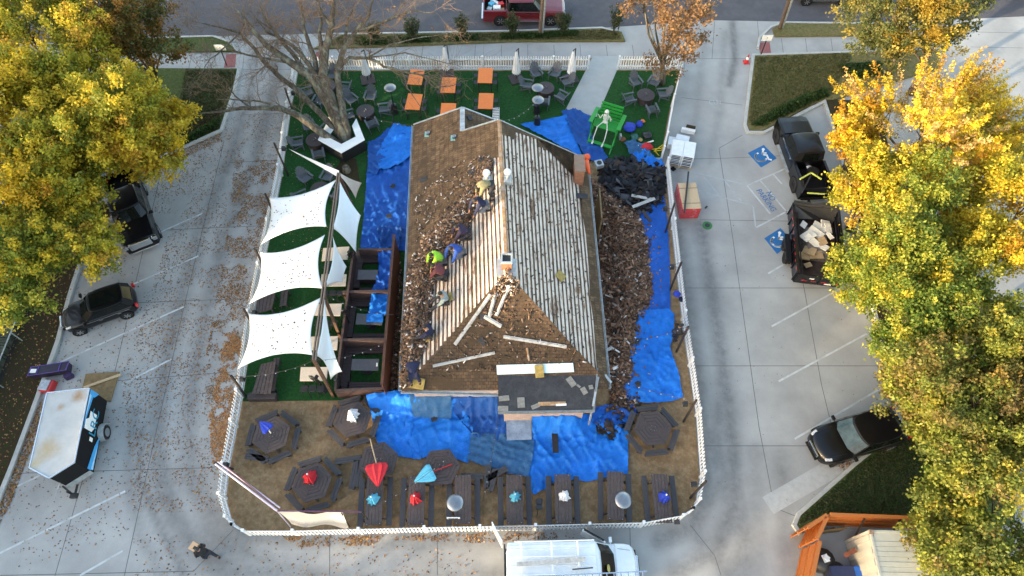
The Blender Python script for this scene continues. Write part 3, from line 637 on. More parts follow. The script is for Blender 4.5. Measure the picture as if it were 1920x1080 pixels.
# loose gutter length and drainpipe at the front right corner
a = P(1122, 705, 3.3); c = P(1104, 796, .4); b = MB(); o_ = a; b.beam(Vector((0, 0, 0)), P(1112, 760, 3.25) - a, .1, .07); b.beam(P(1112, 760, 3.25) - a, c - a, .09, .07)
tag(b.build('drainpipe', M['galv'], loc=a), 'grey metal drainpipe leaning over the right end of the flat roof', 'drainpipe')
a = P(1134, 703, 3.1); b = MB(); b.beam((0, 0, 0), P(1146, 718, 3.0) - a, .12, .08); b.beam((0, 0, 0), P(1124, 712, 3.05) - a, .12, .08)
tag(b.build('bent_flashing', M['galv'], loc=a), 'bent pale gutter end at the right front roof corner', 'flashing')
q = PP(1082, 346, RPn, .1); b = MB(); b.box((-.35, -.3, .02), (.45, .8, .03), rz=.2); b.box((.1, -.9, .03), (.8, .35, .03), rz=-.1); b.box((-.5, -.1, .04), (.3, .5, .03), rz=.5)
tag(b.build('felt_scraps', M['flatroof'], loc=q), 'dark torn felt around the foot of the brick chimney', 'felt')
# ------------------------------------------------------------------ debris (numpy scatter of thin flat pieces)
def pieces(name, pts, size, colors, weights, label=None, cat=None, tilt=.6, mtl='debris', aspect=(.15, .45), kind='stuff', normal=None, thick=True, lift=.02):
    n = len(pts); c = np.array(pts); th = rng.uniform(0, 2 * math.pi, n)
    nn = np.stack([rng.normal(0, tilt, n), rng.normal(0, tilt, n), np.ones(n)], 1)
    if normal is not None: nn += np.array([normal.x, normal.y, 0]) * 1.0
    nn /= np.linalg.norm(nn, axis=1)[:, None]
    a = np.stack([np.cos(th), np.sin(th), np.zeros(n)], 1); a -= nn * (a * nn).sum(1)[:, None]; a /= np.linalg.norm(a, axis=1)[:, None]; b_ = np.cross(nn, a)
    L = rng.uniform(size[0], size[1], n)[:, None]; W = L * rng.uniform(aspect[0], aspect[1], n)[:, None]
    a = a * L / 2; b_ = b_ * W / 2; tz = nn * .012
    c[:, 2] += lift + np.abs(a[:, 2]) * .5
    if thick:
        v = np.stack([c - a - b_ - tz, c + a - b_ - tz, c + a + b_ - tz, c - a + b_ - tz, c - a - b_ + tz, c + a - b_ + tz, c + a + b_ + tz, c - a + b_ + tz], 1).reshape(-1, 3)
        bf = np.array([(0, 3, 2, 1), (4, 5, 6, 7), (0, 1, 5, 4), (1, 2, 6, 5), (2, 3, 7, 6), (3, 0, 4, 7)])
        f = (bf[None] + (np.arange(n) * 8)[:, None, None]).reshape(-1, 4); rep = 6
    else:
        v = np.stack([c - a, c - b_, c + a, c + b_], 1).reshape(-1, 3); f = np.arange(n * 4).reshape(-1, 4); rep = 1
    col = np.array(colors)[rng.choice(len(colors), n, p=np.array(weights) / sum(weights))] * rng.uniform(.7, 1.3, (n, 1))
    o = npmesh(name, v, f, M[mtl], col=np.repeat(col, rep, 0)); 
    if kind: o['kind'] = kind
    if label: o['label'] = label
    if cat: o['category'] = cat
    return o
def sample_poly(uv, n, zf=None, pl=None, off=0, dens=None):
    if pl is not None: w_ = [PP(u, v_, pl, off) for u, v_ in uv]
    else: w_ = PL(uv, 0)
    poly = [(q.x, q.y) for q in w_]; xs = [q[0] for q in poly]; ys = [q[1] for q in poly]
    out = np.zeros((0, 2))
    while len(out) < n:
        p = np.stack([rng.uniform(min(xs), max(xs), n * 2), rng.uniform(min(ys), max(ys), n * 2)], 1); p = p[inpoly(p, poly)]; out = np.vstack([out, p])
    out = out[:n]
    if pl is not None:
        a, nn = pl; z = a.z - ((out[:, 0] - a.x) * nn.x + (out[:, 1] - a.y) * nn.y) / nn.z + off
    else: z = np.zeros(n)
    # distance to border gives the mound profile
    d = np.full(n, 9.0)
    for i in range(len(poly)): d = np.minimum(d, segdist(out[:, 0], out[:, 1], poly[i], poly[(i + 1) % len(poly)]))
    return np.column_stack([out, z]), d
BR = [(.115, .068, .042), (.075, .048, .032), (.18, .11, .07), (.04, .03, .023), (.28, .19, .13), (.60, .54, .50)]
BRG = [(.20, .105, .062), (.13, .07, .044), (.28, .16, .10), (.06, .042, .03), (.40, .27, .19), (.66, .62, .60)]
def mound(uv, n, h, slope, name, label, pl=None, off=0, size=(.16, .42), colors=BR, weights=(30, 26, 16, 18, 7, 4), cat='debris', power=1.0, asp=(.15, .45)):
    p, d = sample_poly(uv, n, pl=pl, off=off); nz = np.array([noise.noise(Vector((x * 1.3, y * 1.3, 3))) for x, y in p[:, :2]])
    hh = h * np.minimum(1, (d / slope)) ** power * (1 + .6 * nz); p[:, 2] += hh * rng.uniform(.35, 1.0, n) ** .6
    pieces(name, p, size, colors, weights, label, cat, tilt=.5, aspect=asp, normal=pl[1] if pl else None)
mound([(918, 300), (926, 306), (912, 350), (893, 378), (878, 430), (852, 468), (826, 500), (812, 545), (808, 590), (800, 640), (780, 700), (768, 728), (754, 726), (757, 640), (762, 560), (770, 500), (800, 445), (838, 405), (868, 372)], 5200, .38, .9, 'shingle_debris', 'brown and white torn shake debris strewn over the left roof slope', LPn, .08, size=(.14, .38), weights=(32, 24, 22, 14, 9, 5.5))
mound([(800, 350), (870, 300), (920, 290), (900, 400), (850, 440), (800, 440), (780, 480), (775, 380)], 420, .02, 1, 'shingle_debris', 'thin scatter of pale shingle chips on the upper left slope', LPn, .08, size=(.06, .2), weights=(10, 10, 14, 8, 22, 14))
mound([(950, 280), (1075, 330), (1105, 560), (1110, 690), (1060, 640), (960, 520), (945, 400)], 420, .02, 1, 'shingle_debris', 'small dark chips scattered on the right slope battens', RPn, .045, size=(.05, .16), weights=(20, 20, 14, 18, 3, 1))
mound([(950, 520), (1110, 690), (1000, 680), (790, 715), (900, 580)], 380, .02, 1, 'shingle_debris', 'small splinters scattered on the front hip', HPn, .07, size=(.05, .2), weights=(20, 10, 20, 8, 8, 4))
mound([(948, 505), (975, 530), (965, 560), (950, 545), (925, 565), (915, 560)], 160, .06, .5, 'shingle_debris', 'white and red scraps below the small chimney', HPn, .07, size=(.08, .25), weights=(10, 10, 20, 18, 20, 20))
mound([(1106, 335), (1160, 372), (1195, 400), (1214, 450), (1220, 520), (1222, 560), (1200, 610), (1196, 650), (1188, 700), (1172, 752), (1145, 752), (1146, 700), (1138, 600), (1128, 500), (1116, 420)], 7600, .75, 1.3, 'shingle_debris', 'deep brown heap of torn shakes along the right side wall', None, .05, size=(.18, .46), colors=BRG, weights=(30, 28, 18, 16, 5, 2), asp=(.12, .35))
mound([(1125, 312), (1160, 300), (1215, 308), (1240, 322), (1243, 350), (1236, 380), (1210, 400), (1180, 395), (1130, 350)], 420, .5, 1.0, 'shingle_debris', 'heap of flat black shingle sheets at the back of the debris', None, .05, size=(.5, 1.15), colors=[(.014, .014, .018), (.03, .03, .036), (.075, .075, .085), (.05, .035, .026)], weights=(30, 26, 12, 12), asp=(.25, .42))
mound([(742, 440), (752, 520), (742, 745), (730, 745), (745, 560)], 500, .3, .5, 'shingle_debris', 'torn shakes fallen between the board wall and the building', None, .02)
mound([(1125, 790), (1180, 780), (1178, 800), (1150, 822), (1120, 815)], 60, .15, .5, 'shingle_debris', 'black shingles dropped on the tarp by the right front corner', None, .08, size=(.35, .7), colors=[(.03, .025, .022), (.06, .045, .035)], weights=(3, 1), asp=(.4, .7))
mound([(1150, 745), (1205, 745), (1190, 775), (1150, 790), (1130, 775)], 500, .2, .5, 'shingle_debris', 'brown shakes spilling onto the front right tarp', None, .08)
mound([(728, 730), (745, 730), (785, 748), (765, 775), (735, 760)], 160, .12, .5, 'shingle_debris', 'brown shakes fallen at the front left corner', None, .08)
mound([(1130, 400), (1200, 380), (1232, 440), (1240, 540), (1222, 640), (1215, 720), (1190, 750), (1150, 740), (1150, 560)], 1100, .04, 1, 'shingle_debris', 'loose torn shakes spilling over the right side tarps', None, .17, size=(.12, .42), colors=BRG, weights=(30, 26, 20, 10, 8, 5), asp=(.15, .45))
mound([(1112, 380), (1165, 400), (1190, 470), (1200, 560), (1175, 650), (1165, 720), (1140, 720), (1130, 560)], 260, .8, 1.2, 'shingle_debris', 'larger split shakes on top of the brown heap', None, .1, size=(.45, .95), colors=BRG, weights=(20, 20, 24, 14, 14, 4), asp=(.12, .25))
# grey boards lying on the heap at the right
for (a, c_, lb) in (((1162, 376 - 46), (1240, 313), 'long dark batten across the black shingles'), ((1186, 388), (1228, 372), 'grey broken board between black shingles and blue tarp'), ((1184, 366), (1224, 374), 'dark grey board beside the broken board'), ((1205, 395), (1220, 416), 'short black board pointing at the fence')):
    p0 = P(*a, .55); p1 = P(*c_, .5); o_ = (p0 + p1) / 2; b = MB(); b.beam(p0 - o_, p1 - o_, .2, .04); tag(b.build('flashing_board', M['galv2'] if 'grey' in lb else M['blackpost'], loc=o_), lb, 'board', 'boards lying on the right side heap')
b = MB(); p0 = P(1118, 385, 0); b.box((0, 0, 1.2), (.08, 2.2, 2.4)); tag(b.build('leaning_panel', M['ply'], loc=(P(1118, 425, 0).x, P(1118, 425, 0).y, 0)), 'brown plywood sheet standing against the right side wall', 'panel')
# ------------------------------------------------------------------ tarps
def tarpmat(name, c, sh=.6):
    m = mat(name, c, sh, var=.18, scale=3, bump=.5, bscale=6, detail=7, col2=tuple(min(1, q * 1.6 + .015) for q in c), mix=(.55, .75), spec=.3); return m
M['tb'] = tarpmat('tarp_bright_blue', (.010, .165, .60)); M['tr'] = tarpmat('tarp_royal_blue', (.010, .09, .40)); M['tn'] = tarpmat('tarp_navy', (.010, .075, .30)); M['tt'] = tarpmat('tarp_faded_teal', (.03, .11, .24), .5)
M['plastic'] = mat('clear_plastic_sheet', (.20, .27, .38), .25, var=.3, scale=2.5, bump=.6)
def tarp(uv, m, label, z=.08, amp=.14, hf=None, st_=.09, name='tarp', seed=0, cat='tarp'):
    w_ = PL(uv, z); poly = [(q.x, q.y) for q in w_]; o_ = Vector((sum(p[0] for p in poly) / len(poly), sum(p[1] for p in poly) / len(poly), 0))
    x0, x1 = min(p[0] for p in poly), max(p[0] for p in poly); y0, y1 = min(p[1] for p in poly), max(p[1] for p in poly)
    gx = np.arange(x0 - st_, x1 + 2 * st_, st_); gy = np.arange(y0 - st_, y1 + 2 * st_, st_); X, Y = np.meshgrid(gx, gy); ny, nx = X.shape
    idx = np.arange(nx * ny).reshape(ny, nx); f = np.stack([idx[:-1, :-1], idx[:-1, 1:], idx[1:, 1:], idx[1:, :-1]], -1).reshape(-1, 4)
    pts = np.column_stack([X.ravel(), Y.ravel()]); cen = pts[f].mean(1); f = f[inpoly(cen, poly)]
    used = np.unique(f); cnt = np.zeros(len(pts), int); np.add.at(cnt, f.ravel(), 1)
    bnd = used[cnt[used] < 4]
    for i in bnd:
        best = None; px, py = pts[i]
        for k in range(len(poly)):
            a = poly[k]; c = poly[(k + 1) % len(poly)]; dx, dy = c[0] - a[0], c[1] - a[1]; t = max(0, min(1, ((px - a[0]) * dx + (py - a[1]) * dy) / (dx * dx + dy * dy + 1e-9)))
            q = (a[0] + t * dx, a[1] + t * dy); dd = (q[0] - px) ** 2 + (q[1] - py) ** 2
            if best is None or dd < best[0]: best = (dd, q)
        if best[0] < (st_ * 1.6) ** 2: pts[i] = best[1]
    Z = np.zeros(len(pts)); r_ = random.Random(seed * 7 + 1); off = seed * 13.7
    ca, sa = math.cos(seed * 1.9), math.sin(seed * 1.9)
    for i in used:
        x, y = pts[i]; xr = x * ca + y * sa; yr = -x * sa + y * ca
        wv = noise.noise(Vector((x * .5, y * .5, off))) * 1.4
        n1 = 1 - abs(noise.noise(Vector((xr * .55 + wv, yr * 2.3 + wv, off)))) * 2.2; n2 = 1 - abs(noise.noise(Vector((x * 1.5 + wv, y * 1.5 - wv, off + 5)))) * 2.4; n3 = 1 - abs(noise.noise(Vector((xr * 5, yr * 3, off + 9)))) * 2
        Z[i] = z + amp * (max(0, n1) ** 4 * .75 + max(0, n2) ** 5 * .55 + n3 * .14 + .25 * noise.noise(Vector((x * .8, y * .8, off)))) + (hf(x, y) if hf else 0)
    mp = -np.ones(len(pts), int); mp[used] = np.arange(len(used)); V = np.column_stack([pts[used, 0] - o_.x, pts[used, 1] - o_.y, Z[used]])
    o = npmesh(name, V, mp[f], M[m], smooth=True); o.location = o_; tag(o, label, cat, 'blue tarps around the building' if cat == 'tarp' else None); return o
WY = eL0.y + ins; BY = F[3].y + .5
def hmain(x, y): return .85 * max(0, min(1, 1 - (WY - y) / .8)) ** 1.3 if x < F[3].x else 0
def hbay(x, y): return .85 * max(0, min(1, 1 - (BY - y) / .8)) ** 1.3 * max(0, min(1, (F[2].x - x) / .8))
tarp([(728, 240), (772, 238), (773, 470), (700, 470), (676, 466), (683, 400), (690, 300), (700, 268)], 'tr', 'royal blue tarp spread along the left wall of the building', .08, .2, seed=1)
tarp([(738, 230), (772, 240), (772, 290), (745, 312), (712, 320), (706, 292), (722, 262)], 'tb', 'bright blue tarp folded over at the back left corner', .26, .18, seed=2)
tarp([(690, 268), (722, 256), (728, 285), (706, 330), (690, 320)], 'tn', 'dark blue tarp flap beside the bright folded tarp', .2, .2, seed=3)
tarp([(706, 430), (755, 425), (748, 470), (720, 468)], 'tn', 'bunched navy tarp behind the tall brown board wall', .3, .4, seed=4)
tarp([(975, 233), (1062, 217), (1080, 262), (1094, 300), (1030, 262)], 'tb', 'bright blue tarp behind the back gable by the path', .1, .12, seed=5)
tarp([(1052, 210), (1078, 205), (1105, 217), (1112, 262), (1140, 296), (1128, 306), (1100, 300), (1078, 262), (1062, 226)], 'tn', 'indigo tarp trailing from the path end to the green chair', .16, .22, seed=6)
tarp([(1190, 385), (1222, 376), (1245, 366), (1252, 420), (1256, 500), (1257, 582), (1200, 586), (1175, 560), (1180, 450)], 'tr', 'darker blue tarp under the upper part of the debris heap', .06, .08, seed=7)
tarp([(1180, 560), (1205, 582), (1255, 580), (1264, 590), (1263, 625), (1256, 652), (1272, 700), (1281, 745), (1262, 752), (1215, 757), (1176, 748), (1155, 720), (1165, 640)], 'tb', 'bright blue tarp beside the right picket fence', .12, .22, seed=8)
tarp([(1185, 290), (1210, 284), (1235, 300), (1245, 312), (1225, 316), (1200, 303), (1180, 300)], 'tb', 'small crumpled blue tarp beside the black shingles', .25, .4, seed=9)
tarp([(1170, 268), (1185, 262), (1205, 270), (1222, 290), (1225, 300), (1205, 292), (1180, 290)], 'tt', 'small faded tarp lying among the tools', .2, .3, seed=10)
tarp([(996, 781), (1115, 777), (1178, 792), (1177, 888), (1100, 903), (1075, 900), (1040, 907), (1000, 929), (988, 900), (1000, 850)], 'tb', 'large bright blue tarp in front of the flat roofed bay', .08, .24, hf=hbay, seed=11)
tarp([(1110, 765), (1185, 752), (1195, 775), (1178, 798), (1110, 796)], 'tr', 'crumpled blue tarp at the right front corner of the bay', .12, .35, seed=12)
tarp([(884, 812), (948, 815), (1002, 826), (998, 860), (990, 895), (940, 886), (876, 862)], 'tt', 'faded teal tarp between two brighter tarps in front', .18, .16, seed=13)
tarp([(848, 738), (936, 737), (948, 775), (950, 828), (890, 820), (850, 775)], 'tn', 'deep indigo tarp below the front left eave', .14, .24, hf=hmain, seed=14)
tarp([(766, 738), (852, 737), (888, 800), (878, 868), (830, 852), (775, 862), (760, 800)], 'tb', 'blue tarp with pale creases right of the white-topped hexagonal table', .12, .18, hf=hmain, seed=15)
tarp([(692, 752), (770, 740), (775, 800), (790, 862), (722, 852), (706, 826)], 'tb', 'blue tarp touching the white-topped hexagonal table', .1, .16, hf=hmain, seed=16)
tarp([(770, 740), (850, 739), (846, 786), (775, 782)], 'tt', 'faded teal tarp strip below the front left wall', .26, .12, hf=hmain, seed=17)
b = MB(); b.slab([P(949, 772, .5), P(997, 772, .5), (P(997, 824, .32)), P(950, 826, .32)], .02); tag(b.build('plastic_sheet', M['plastic'], bevel=.005), 'grey translucent sheet lying against the bay on the tarps', 'plastic sheet')
b = MB(); q = P(1041, 831, .3); b.box((0, 0, 0), (.3, 1.0, .06), rz=.03); tag(b.build('black_board', M['black'], loc=q, bevel=.01), 'black rectangular board on the large bright blue tarp', 'board')
for u, v_, lb in ((736, 349, 'dark shingle scrap on the left tarp, nearer the back'), (729, 405, 'dark shingle scrap on the left tarp, nearer the deck'), (814, 786, 'dark shingle scrap on the front left tarp'), (1200, 470, 'brown scrap on the dark blue right tarp'), (1195, 640, 'long brown scrap on the bright right tarp'), (1196, 720, 'brown scrap near the bottom of the bright right tarp')):
    q = P(u, v_, .3); b = MB(); b.box((0, 0, 0), (.3, .22, .04), rz=u); b.box((.05, .05, .03), (.2, .2, .03), rz=u * 2); tag(b.build('shingle_offcut', M['flatroof'], loc=q), lb, 'offcut', 'scraps on the tarps')
# ------------------------------------------------------------------ picket fences
def picket_fence(uv, label, h=1.15, parts_post=True, step=.175):
    p = PL(uv, .02); t = thing('picket_fence', label, 'fence', p[0], 0, 'white picket fences round the yard'); o = p[0]
    pk = MB(); rl = MB(); posts = []
    carry = 0.0
    for a, c in zip(p[:-1], p[1:]):
        a = a - o; c = c - o; L = (c - a).length; d = (c - a) / L; nn = Vector((-d.y, d.x, 0)); an = math.atan2(d.y, d.x)
        s = carry
        while s < L:
            q = a + d * s + nn * .03
            pk.prism([tuple((q + d * x + nn * y)[:2]) for x, y in ((-.045, -.01), (.045, -.01), (.045, .01), (-.045, .01))], .06, h - .06)
            pk.add([(q + d * -.045 + nn * -.01) + Vector((0, 0, h - .06)), (q + d * .045 + nn * -.01) + Vector((0, 0, h - .06)), (q + nn * -.01) + Vector((0, 0, h)), (q + d * -.045 + nn * .01) + Vector((0, 0, h - .06)), (q + d * .045 + nn * .01) + Vector((0, 0, h - .06)), (q + nn * .01) + Vector((0, 0, h))], [(0, 1, 2), (3, 5, 4), (0, 2, 5, 3), (1, 4, 5, 2)])
            s += step
        carry = s - L
        for z in (.28, .88): rl.beam(a + Vector((0, 0, z)), c + Vector((0, 0, z)), .04, .09)
        k = max(1, int(L / 2.4))
        for i in range(k): posts.append(a + d * L * i / k)
    posts.append(p[-1] - o)
    pk.build('pickets', M['fence'], t); rl.build('rail', M['fence'], t)
    for q in posts:
        b = MB(); b.box((q.x, q.y, h * .5), (.1, .1, h + .04)); b.box((q.x, q.y, h + .03), (.13, .13, .03)); b.build('post', M['fence'], t)
    return t
picket_fence([(560, 131), (840, 130), (1102, 130)], 'white picket fence along the street left of the garden path')
picket_fence([(1158, 130), (1276, 130)], 'short white picket fence right of the garden path')
picket_fence([(1276, 130), (1259, 200), (1246, 270), (1240, 297)], 'white picket fence beside the right driveway, behind the shingle pallet')
picket_fence([(1247, 318), (1259, 430), (1278, 600), (1304, 780), (1312, 895), (1303, 945), (1290, 962)], 'long white picket fence along the right side of the debris and tarps')
picket_fence([(1290, 962), (1272, 975), (1200, 988), (1003, 993), (800, 997), (560, 1003), (470, 1003), (450, 992)], 'white picket fence along the front, behind the van')
picket_fence([(450, 992), (437, 977), (425, 935), (431, 880), (446, 800), (456, 745), (476, 600), (510, 430), (530, 330), (545, 215), (560, 131)], 'long white picket fence along the left driveway')
# ------------------------------------------------------------------ lounge chairs and round tables
def make_adirondack():
    t = thing('adirondack_chair', '', 'lounge chair'); c = M['charcoal']
    b = MB()                                     # faces +x, local origin on the ground at the seat centre
    for i in range(6): b.beam((-.22 + i * .095, -.27, .33 + i * .022), (-.22 + i * .095, .27, .33 + i * .022), .08, .025)
    b.build('seat', c, t)
    b = MB()
    for i in range(7):
        y = (i - 3) * .083; top = 1.0 - .022 * (i - 3) ** 2
        b.beam((-.24, y * .85, .30), (-.24 - .40 * (top - .3) / .7, y * 1.12, top), .075, .022, up=Vector((1, 0, .3)).normalized())
    b.beam((-.35, -.27, .5), (-.35, .27, .5), .04, .06); b.build('backrest', c, t)
    for s in (-1, 1):
        b = MB(); b.beam((-.46, s * .33, .56), (.36, s * .35, .60), .13, .025); b.build('armrest', c, t, bevel=.01)
        b = MB(); b.beam((.30, s * .32, 0), (.28, s * .32, .59), .08, .03, up=Vector((0, 1, 0))); b.build('leg', c, t)
        b = MB(); b.beam((-.48, s * .28, 0), (.32, s * .28, .42), .03, .1); b.beam((-.36, s * .31, .2), (-.38, s * .31, .57), .07, .03, up=Vector((0, 1, 0))); b.build('leg', c, t)
    return t
chairK = Kind(make_adirondack())
def make_fire():
    t = thing('fire_table', '', 'fire table')
    b = MB(); b.lathe([(.56, .0), (.58, .44), (.60, .50)], (0, 0, 0), 24); b.build('base', M['wood_dark'], t)
    b = MB()
    b.lathe([(.60, .0), (.60, .04), (.57, .05)], (0, 0, .5), 28)
    b.build('tabletop', M['fire'], t)
    b = MB()
    for i in range(9): b.beam((-.5 + .125 * i, -math.sqrt(max(0, .31 - (-.5 + .125 * i) ** 2)), .553), (-.5 + .125 * i, math.sqrt(max(0, .31 - (-.5 + .125 * i) ** 2)), .553), .012, .006)
    b.build('grooves', M['black'], t)
    b = MB(); b.ball((.05, .03, .58), .04, 8); b.ball((-.05, -.06, .58), .035, 8); b.ball((.0, .12, .58), .03, 8); b.build('fittings', M['steel'], t)
    return t
fireK = Kind(make_fire())
groups = [
 ((685, 208), 'right of the bare tree', [(659, 186, 'upper left'), (694, 180, 'far'), (656, 215, 'left'), (719, 203, 'right'), (697, 231, 'near')]),
 ((1023, 165), 'left of the garden path', [(1006, 137, 'far left'), (1040, 137, 'far right'), (989, 158, 'left'), (1062, 152, 'right'), (1052, 179, 'near right'), (1020, 189, 'near')]),
 ((1211, 178), 'right of the garden path', [(1193, 153, 'far left'), (1226, 153, 'far right'), (1187, 183, 'left'), (1243, 175, 'right'), (1223, 204, 'near')]),
 ((613, 162), 'behind the bare tree trunk', [(577, 172, 'left'), (590, 148, 'far left'), (622, 140, 'far'), (645, 163, 'right'), (597, 188, 'near left')]),
 ((591, 262), 'left of the tree planter', [(580, 236, 'far'), (561, 266, 'left'), (597, 288, 'near'), (610, 243, 'upper right')]),
 ((600, 355), 'under the first shade sail', [(573, 333, 'upper left'), (612, 333, 'upper right'), (567, 368, 'left'), (630, 362, 'right')])]
for (tu, tv), where, chs in groups:
    tp = P(tu, tv, .55); tp.z = .03
    fireK.put(tp, 0, 'round brown table ' + where, 'round tables on the turf')
    for u, v_, pos in chs:
        q = P(u, v_, .5); q.z = .03
        dirv = tp - q; 
        if dirv.length < 1.12: q = tp - dirv.normalized() * 1.12
        chairK.put(q, math.atan2(dirv.y, dirv.x), f'grey slatted chair, {pos} seat at the table {where}', 'slatted lounge chairs on the turf')
# ------------------------------------------------------------------ orange bar tables with stools
def make_orange():
    t = thing('bar_table', '', 'table')
    b = MB()
    for i in range(12): b.box((0, -.66 + .12 * i, 1.04), (.98, .112, .035))
    b.box((0, 0, 1.02), (.96, 1.42, .02)); b.build('tabletop', M['orange'], t)
    for x in (-.42, .42):
        for y in (-.64, .64): b = MB(); b.beam((x, y, 0), (x, y, 1.02), .05, .05); b.build('leg', M['black'], t)
    b = MB(); b.beam((-.42, -.64, .25), (-.42, .64, .25), .03, .03); b.beam((.42, -.64, .25), (.42, .64, .25), .03, .03); b.beam((-.42, -.64, .97), (.42, -.64, .97), .04, .06); b.beam((-.42, .64, .97), (.42, .64, .97), .04, .06); b.build('frame', M['black'], t)
    return t
def make_stool():
    t = thing('bar_stool', '', 'stool')
    b = MB(); b.box((0, 0, .74), (.36, .36, .03)); b.build('seat', M['black'], t, bevel=.01)
    b = MB(); b.tube([(-.18, -.16, .75), (-.24, -.16, 1.0), (-.24, .16, 1.0), (-.18, .16, .75)], .014, 6); b.build('backrest', M['black'], t)
    for x in (-1, 1):
        for y in (-1, 1): b = MB(); b.cyl((x * .22, y * .22, 0), (x * .15, y * .15, .74), .014, n=6); b.build('leg', M['black'], t)
    return t
otK = Kind(make_orange()); stK = Kind(make_stool())
RB = .028
for u, v_, lb in ((780, 145, 'far left, half under twigs'), (776, 191, 'near left'), (841, 160, 'middle far'), (840, 209, 'middle near, partly behind the roof'), (910, 142, 'far right, against the picket fence'), (911, 190, 'near right')):
    q = P(u, v_, 1.05); q.z = .032
    otK.put(q, -.035 if u > 800 else -.09, 'orange slatted bar table, ' + lb, 'orange bar tables')
    for sx in (-1, 1):
        for k, sy in enumerate((-.33, .35)):
            stK.put((q.x + sx * .62, q.y + sy, .032), math.pi if sx > 0 else 0, f'black stool, {"nearer" if k == 0 else "farther"} {"right" if sx > 0 else "left"} side of the orange table {lb}', 'black stools at the orange tables')
# striped deck chair at the back gable
q = P(930, 216, .5); b = MB()
for i in range(7): b.box((0, -.3 + i * .1, .5 + .05 * i), (.42, .07, .03), rz=.1)
b.beam((-.22, -.35, 0), (-.22, .35, .85), .03, .03); b.beam((.22, -.35, 0), (.22, .35, .85), .03, .03)
tag(b.build('folding_chair', M['white'], loc=(q.x, q.y, .03)), 'white slatted folding chair just behind the roof peak', 'chair')
# ------------------------------------------------------------------ closed white umbrellas at the street fence
def make_umb():
    t = thing('closed_umbrella', '', 'umbrella')
    b = MB(); b.box((0, 0, .05), (.98, .98, .1)); b.build('base_plate', M['wood_dark'], t, bevel=.02)
    b = MB(); b.cyl((0, 0, .1), (0, 0, 2.5), .03); b.build('pole', M['black'], t)
    b = MB(); vs = []
    n = 24; prof = [(.25, .62), (.21, .9), (.17, 1.4), (.12, 1.9), (.07, 2.3), (.02, 2.45)]
    for r, z in prof:
        for j in range(n): rr = r * (1 + (.28 if j % 2 else -.18)); a = 2 * math.pi * j / n; vs.append((rr * math.cos(a), rr * math.sin(a), z))
    b.add(vs, [(i * n + j, i * n + (j + 1) % n, (i + 1) * n + (j + 1) % n, (i + 1) * n + j) for i in range(len(prof) - 1) for j in range(n)] + [tuple(range((len(prof) - 1) * n, len(prof) * n))]); b.build('canopy', M['whitecloth'], t)
    b = MB(); b.beam((.25, .12, .1), (.20, .10, 2.55), .05, .05); b.beam((.20, .1, 2.5), (0, 0, 2.52), .05, .05); b.build('mast', M['blackpost'], t)
    return t
uK = Kind(make_umb())
for u, v_, rz, lb in ((690, 150, .25, 'closed white umbrella on a square base, leftmost at the street fence'), (838, 140, .1, 'closed white umbrella between the left and middle orange tables'), (968, 148, .4, 'closed white umbrella left of the heater table chairs'), (1070, 148, .3, 'closed white umbrella nearest the garden path')):
    q = P(u, v_, .05); uK.put((q.x, q.y, .03), rz, lb, 'closed white umbrellas')
# ------------------------------------------------------------------ patio heaters
def make_heater():
    t = thing('patio_heater', '', 'patio heater')
    b = MB(); b.lathe([(.24, 0), (.24, .06), (.2, .5), (.19, .7), (.05, .74)], (0, 0, 0), 16); b.build('base', M['black'], t)
    b = MB(); b.cyl((0, 0, .7), (0, 0, 2.0), .028, n=8); b.build('pole', M['trim'], t)
    b = MB(); b.lathe([(.09, 0), (.11, .28), (.03, .3)], (0, 0, 1.9), 12); b.build('burner', M['trim'], t)
    b = MB(); b.lathe([(.40, 2.20), (.37, 2.24), (.2, 2.29), (.02, 2.31)], (0, 0, 0), 20); b.build('reflector', M['steel'], t, smooth=True)
    return t
hK = Kind(make_heater())
for u, v_, lb in ((731, 163, 'patio heater with round steel top right of the leftmost chair group'), (1009, 186, 'patio heater with round steel top near the heater table chairs'), (853, 942, 'patio heater at the third rectangular picnic table in front, with a small sign'), (1169, 937, 'patio heater at the seventh rectangular picnic table in front'),(1008, 163, 'smaller looking patio heater top behind the other one at the round table')):
    q = P(u, v_, 2.3); hK.put((q.x, q.y, .03), 0, lb, 'steel topped patio heaters')
def stringlight_post(u0, v0, h, label, lamp=True, lean=(0, 0), m='blackpost', lampdir=1):
    q = P(u0, v0, 0); t = thing('light_post', label, 'post', q, 0, 'dark posts with floodlights along the fences')
    b = MB(); b.beam((0, 0, 0), (lean[0], lean[1], h), .09, .09, up=Vector((0, 1, 0))); b.build('post', M[m], t)
    if lamp:
        b = MB(); b.beam((lean[0], lean[1], h * .82), (lean[0] + .28 * lampdir, lean[1], h * .84), .03, .03); b.box((lean[0] + .42 * lampdir, lean[1], h * .84), (.26, .24, .26), taper=.75); b.build('floodlight', M['black'], t, bevel=.02)
        b = MB(); b.box((lean[0] + .45 * lampdir, lean[1], h * .84 - .14), (.2, .18, .02)); b.build('lens', M['lamp'], t)
    return t
def ptop(u1, v1, h, base): q = P(u1, v1, h); return (q.x - base.x, q.y - base.y)
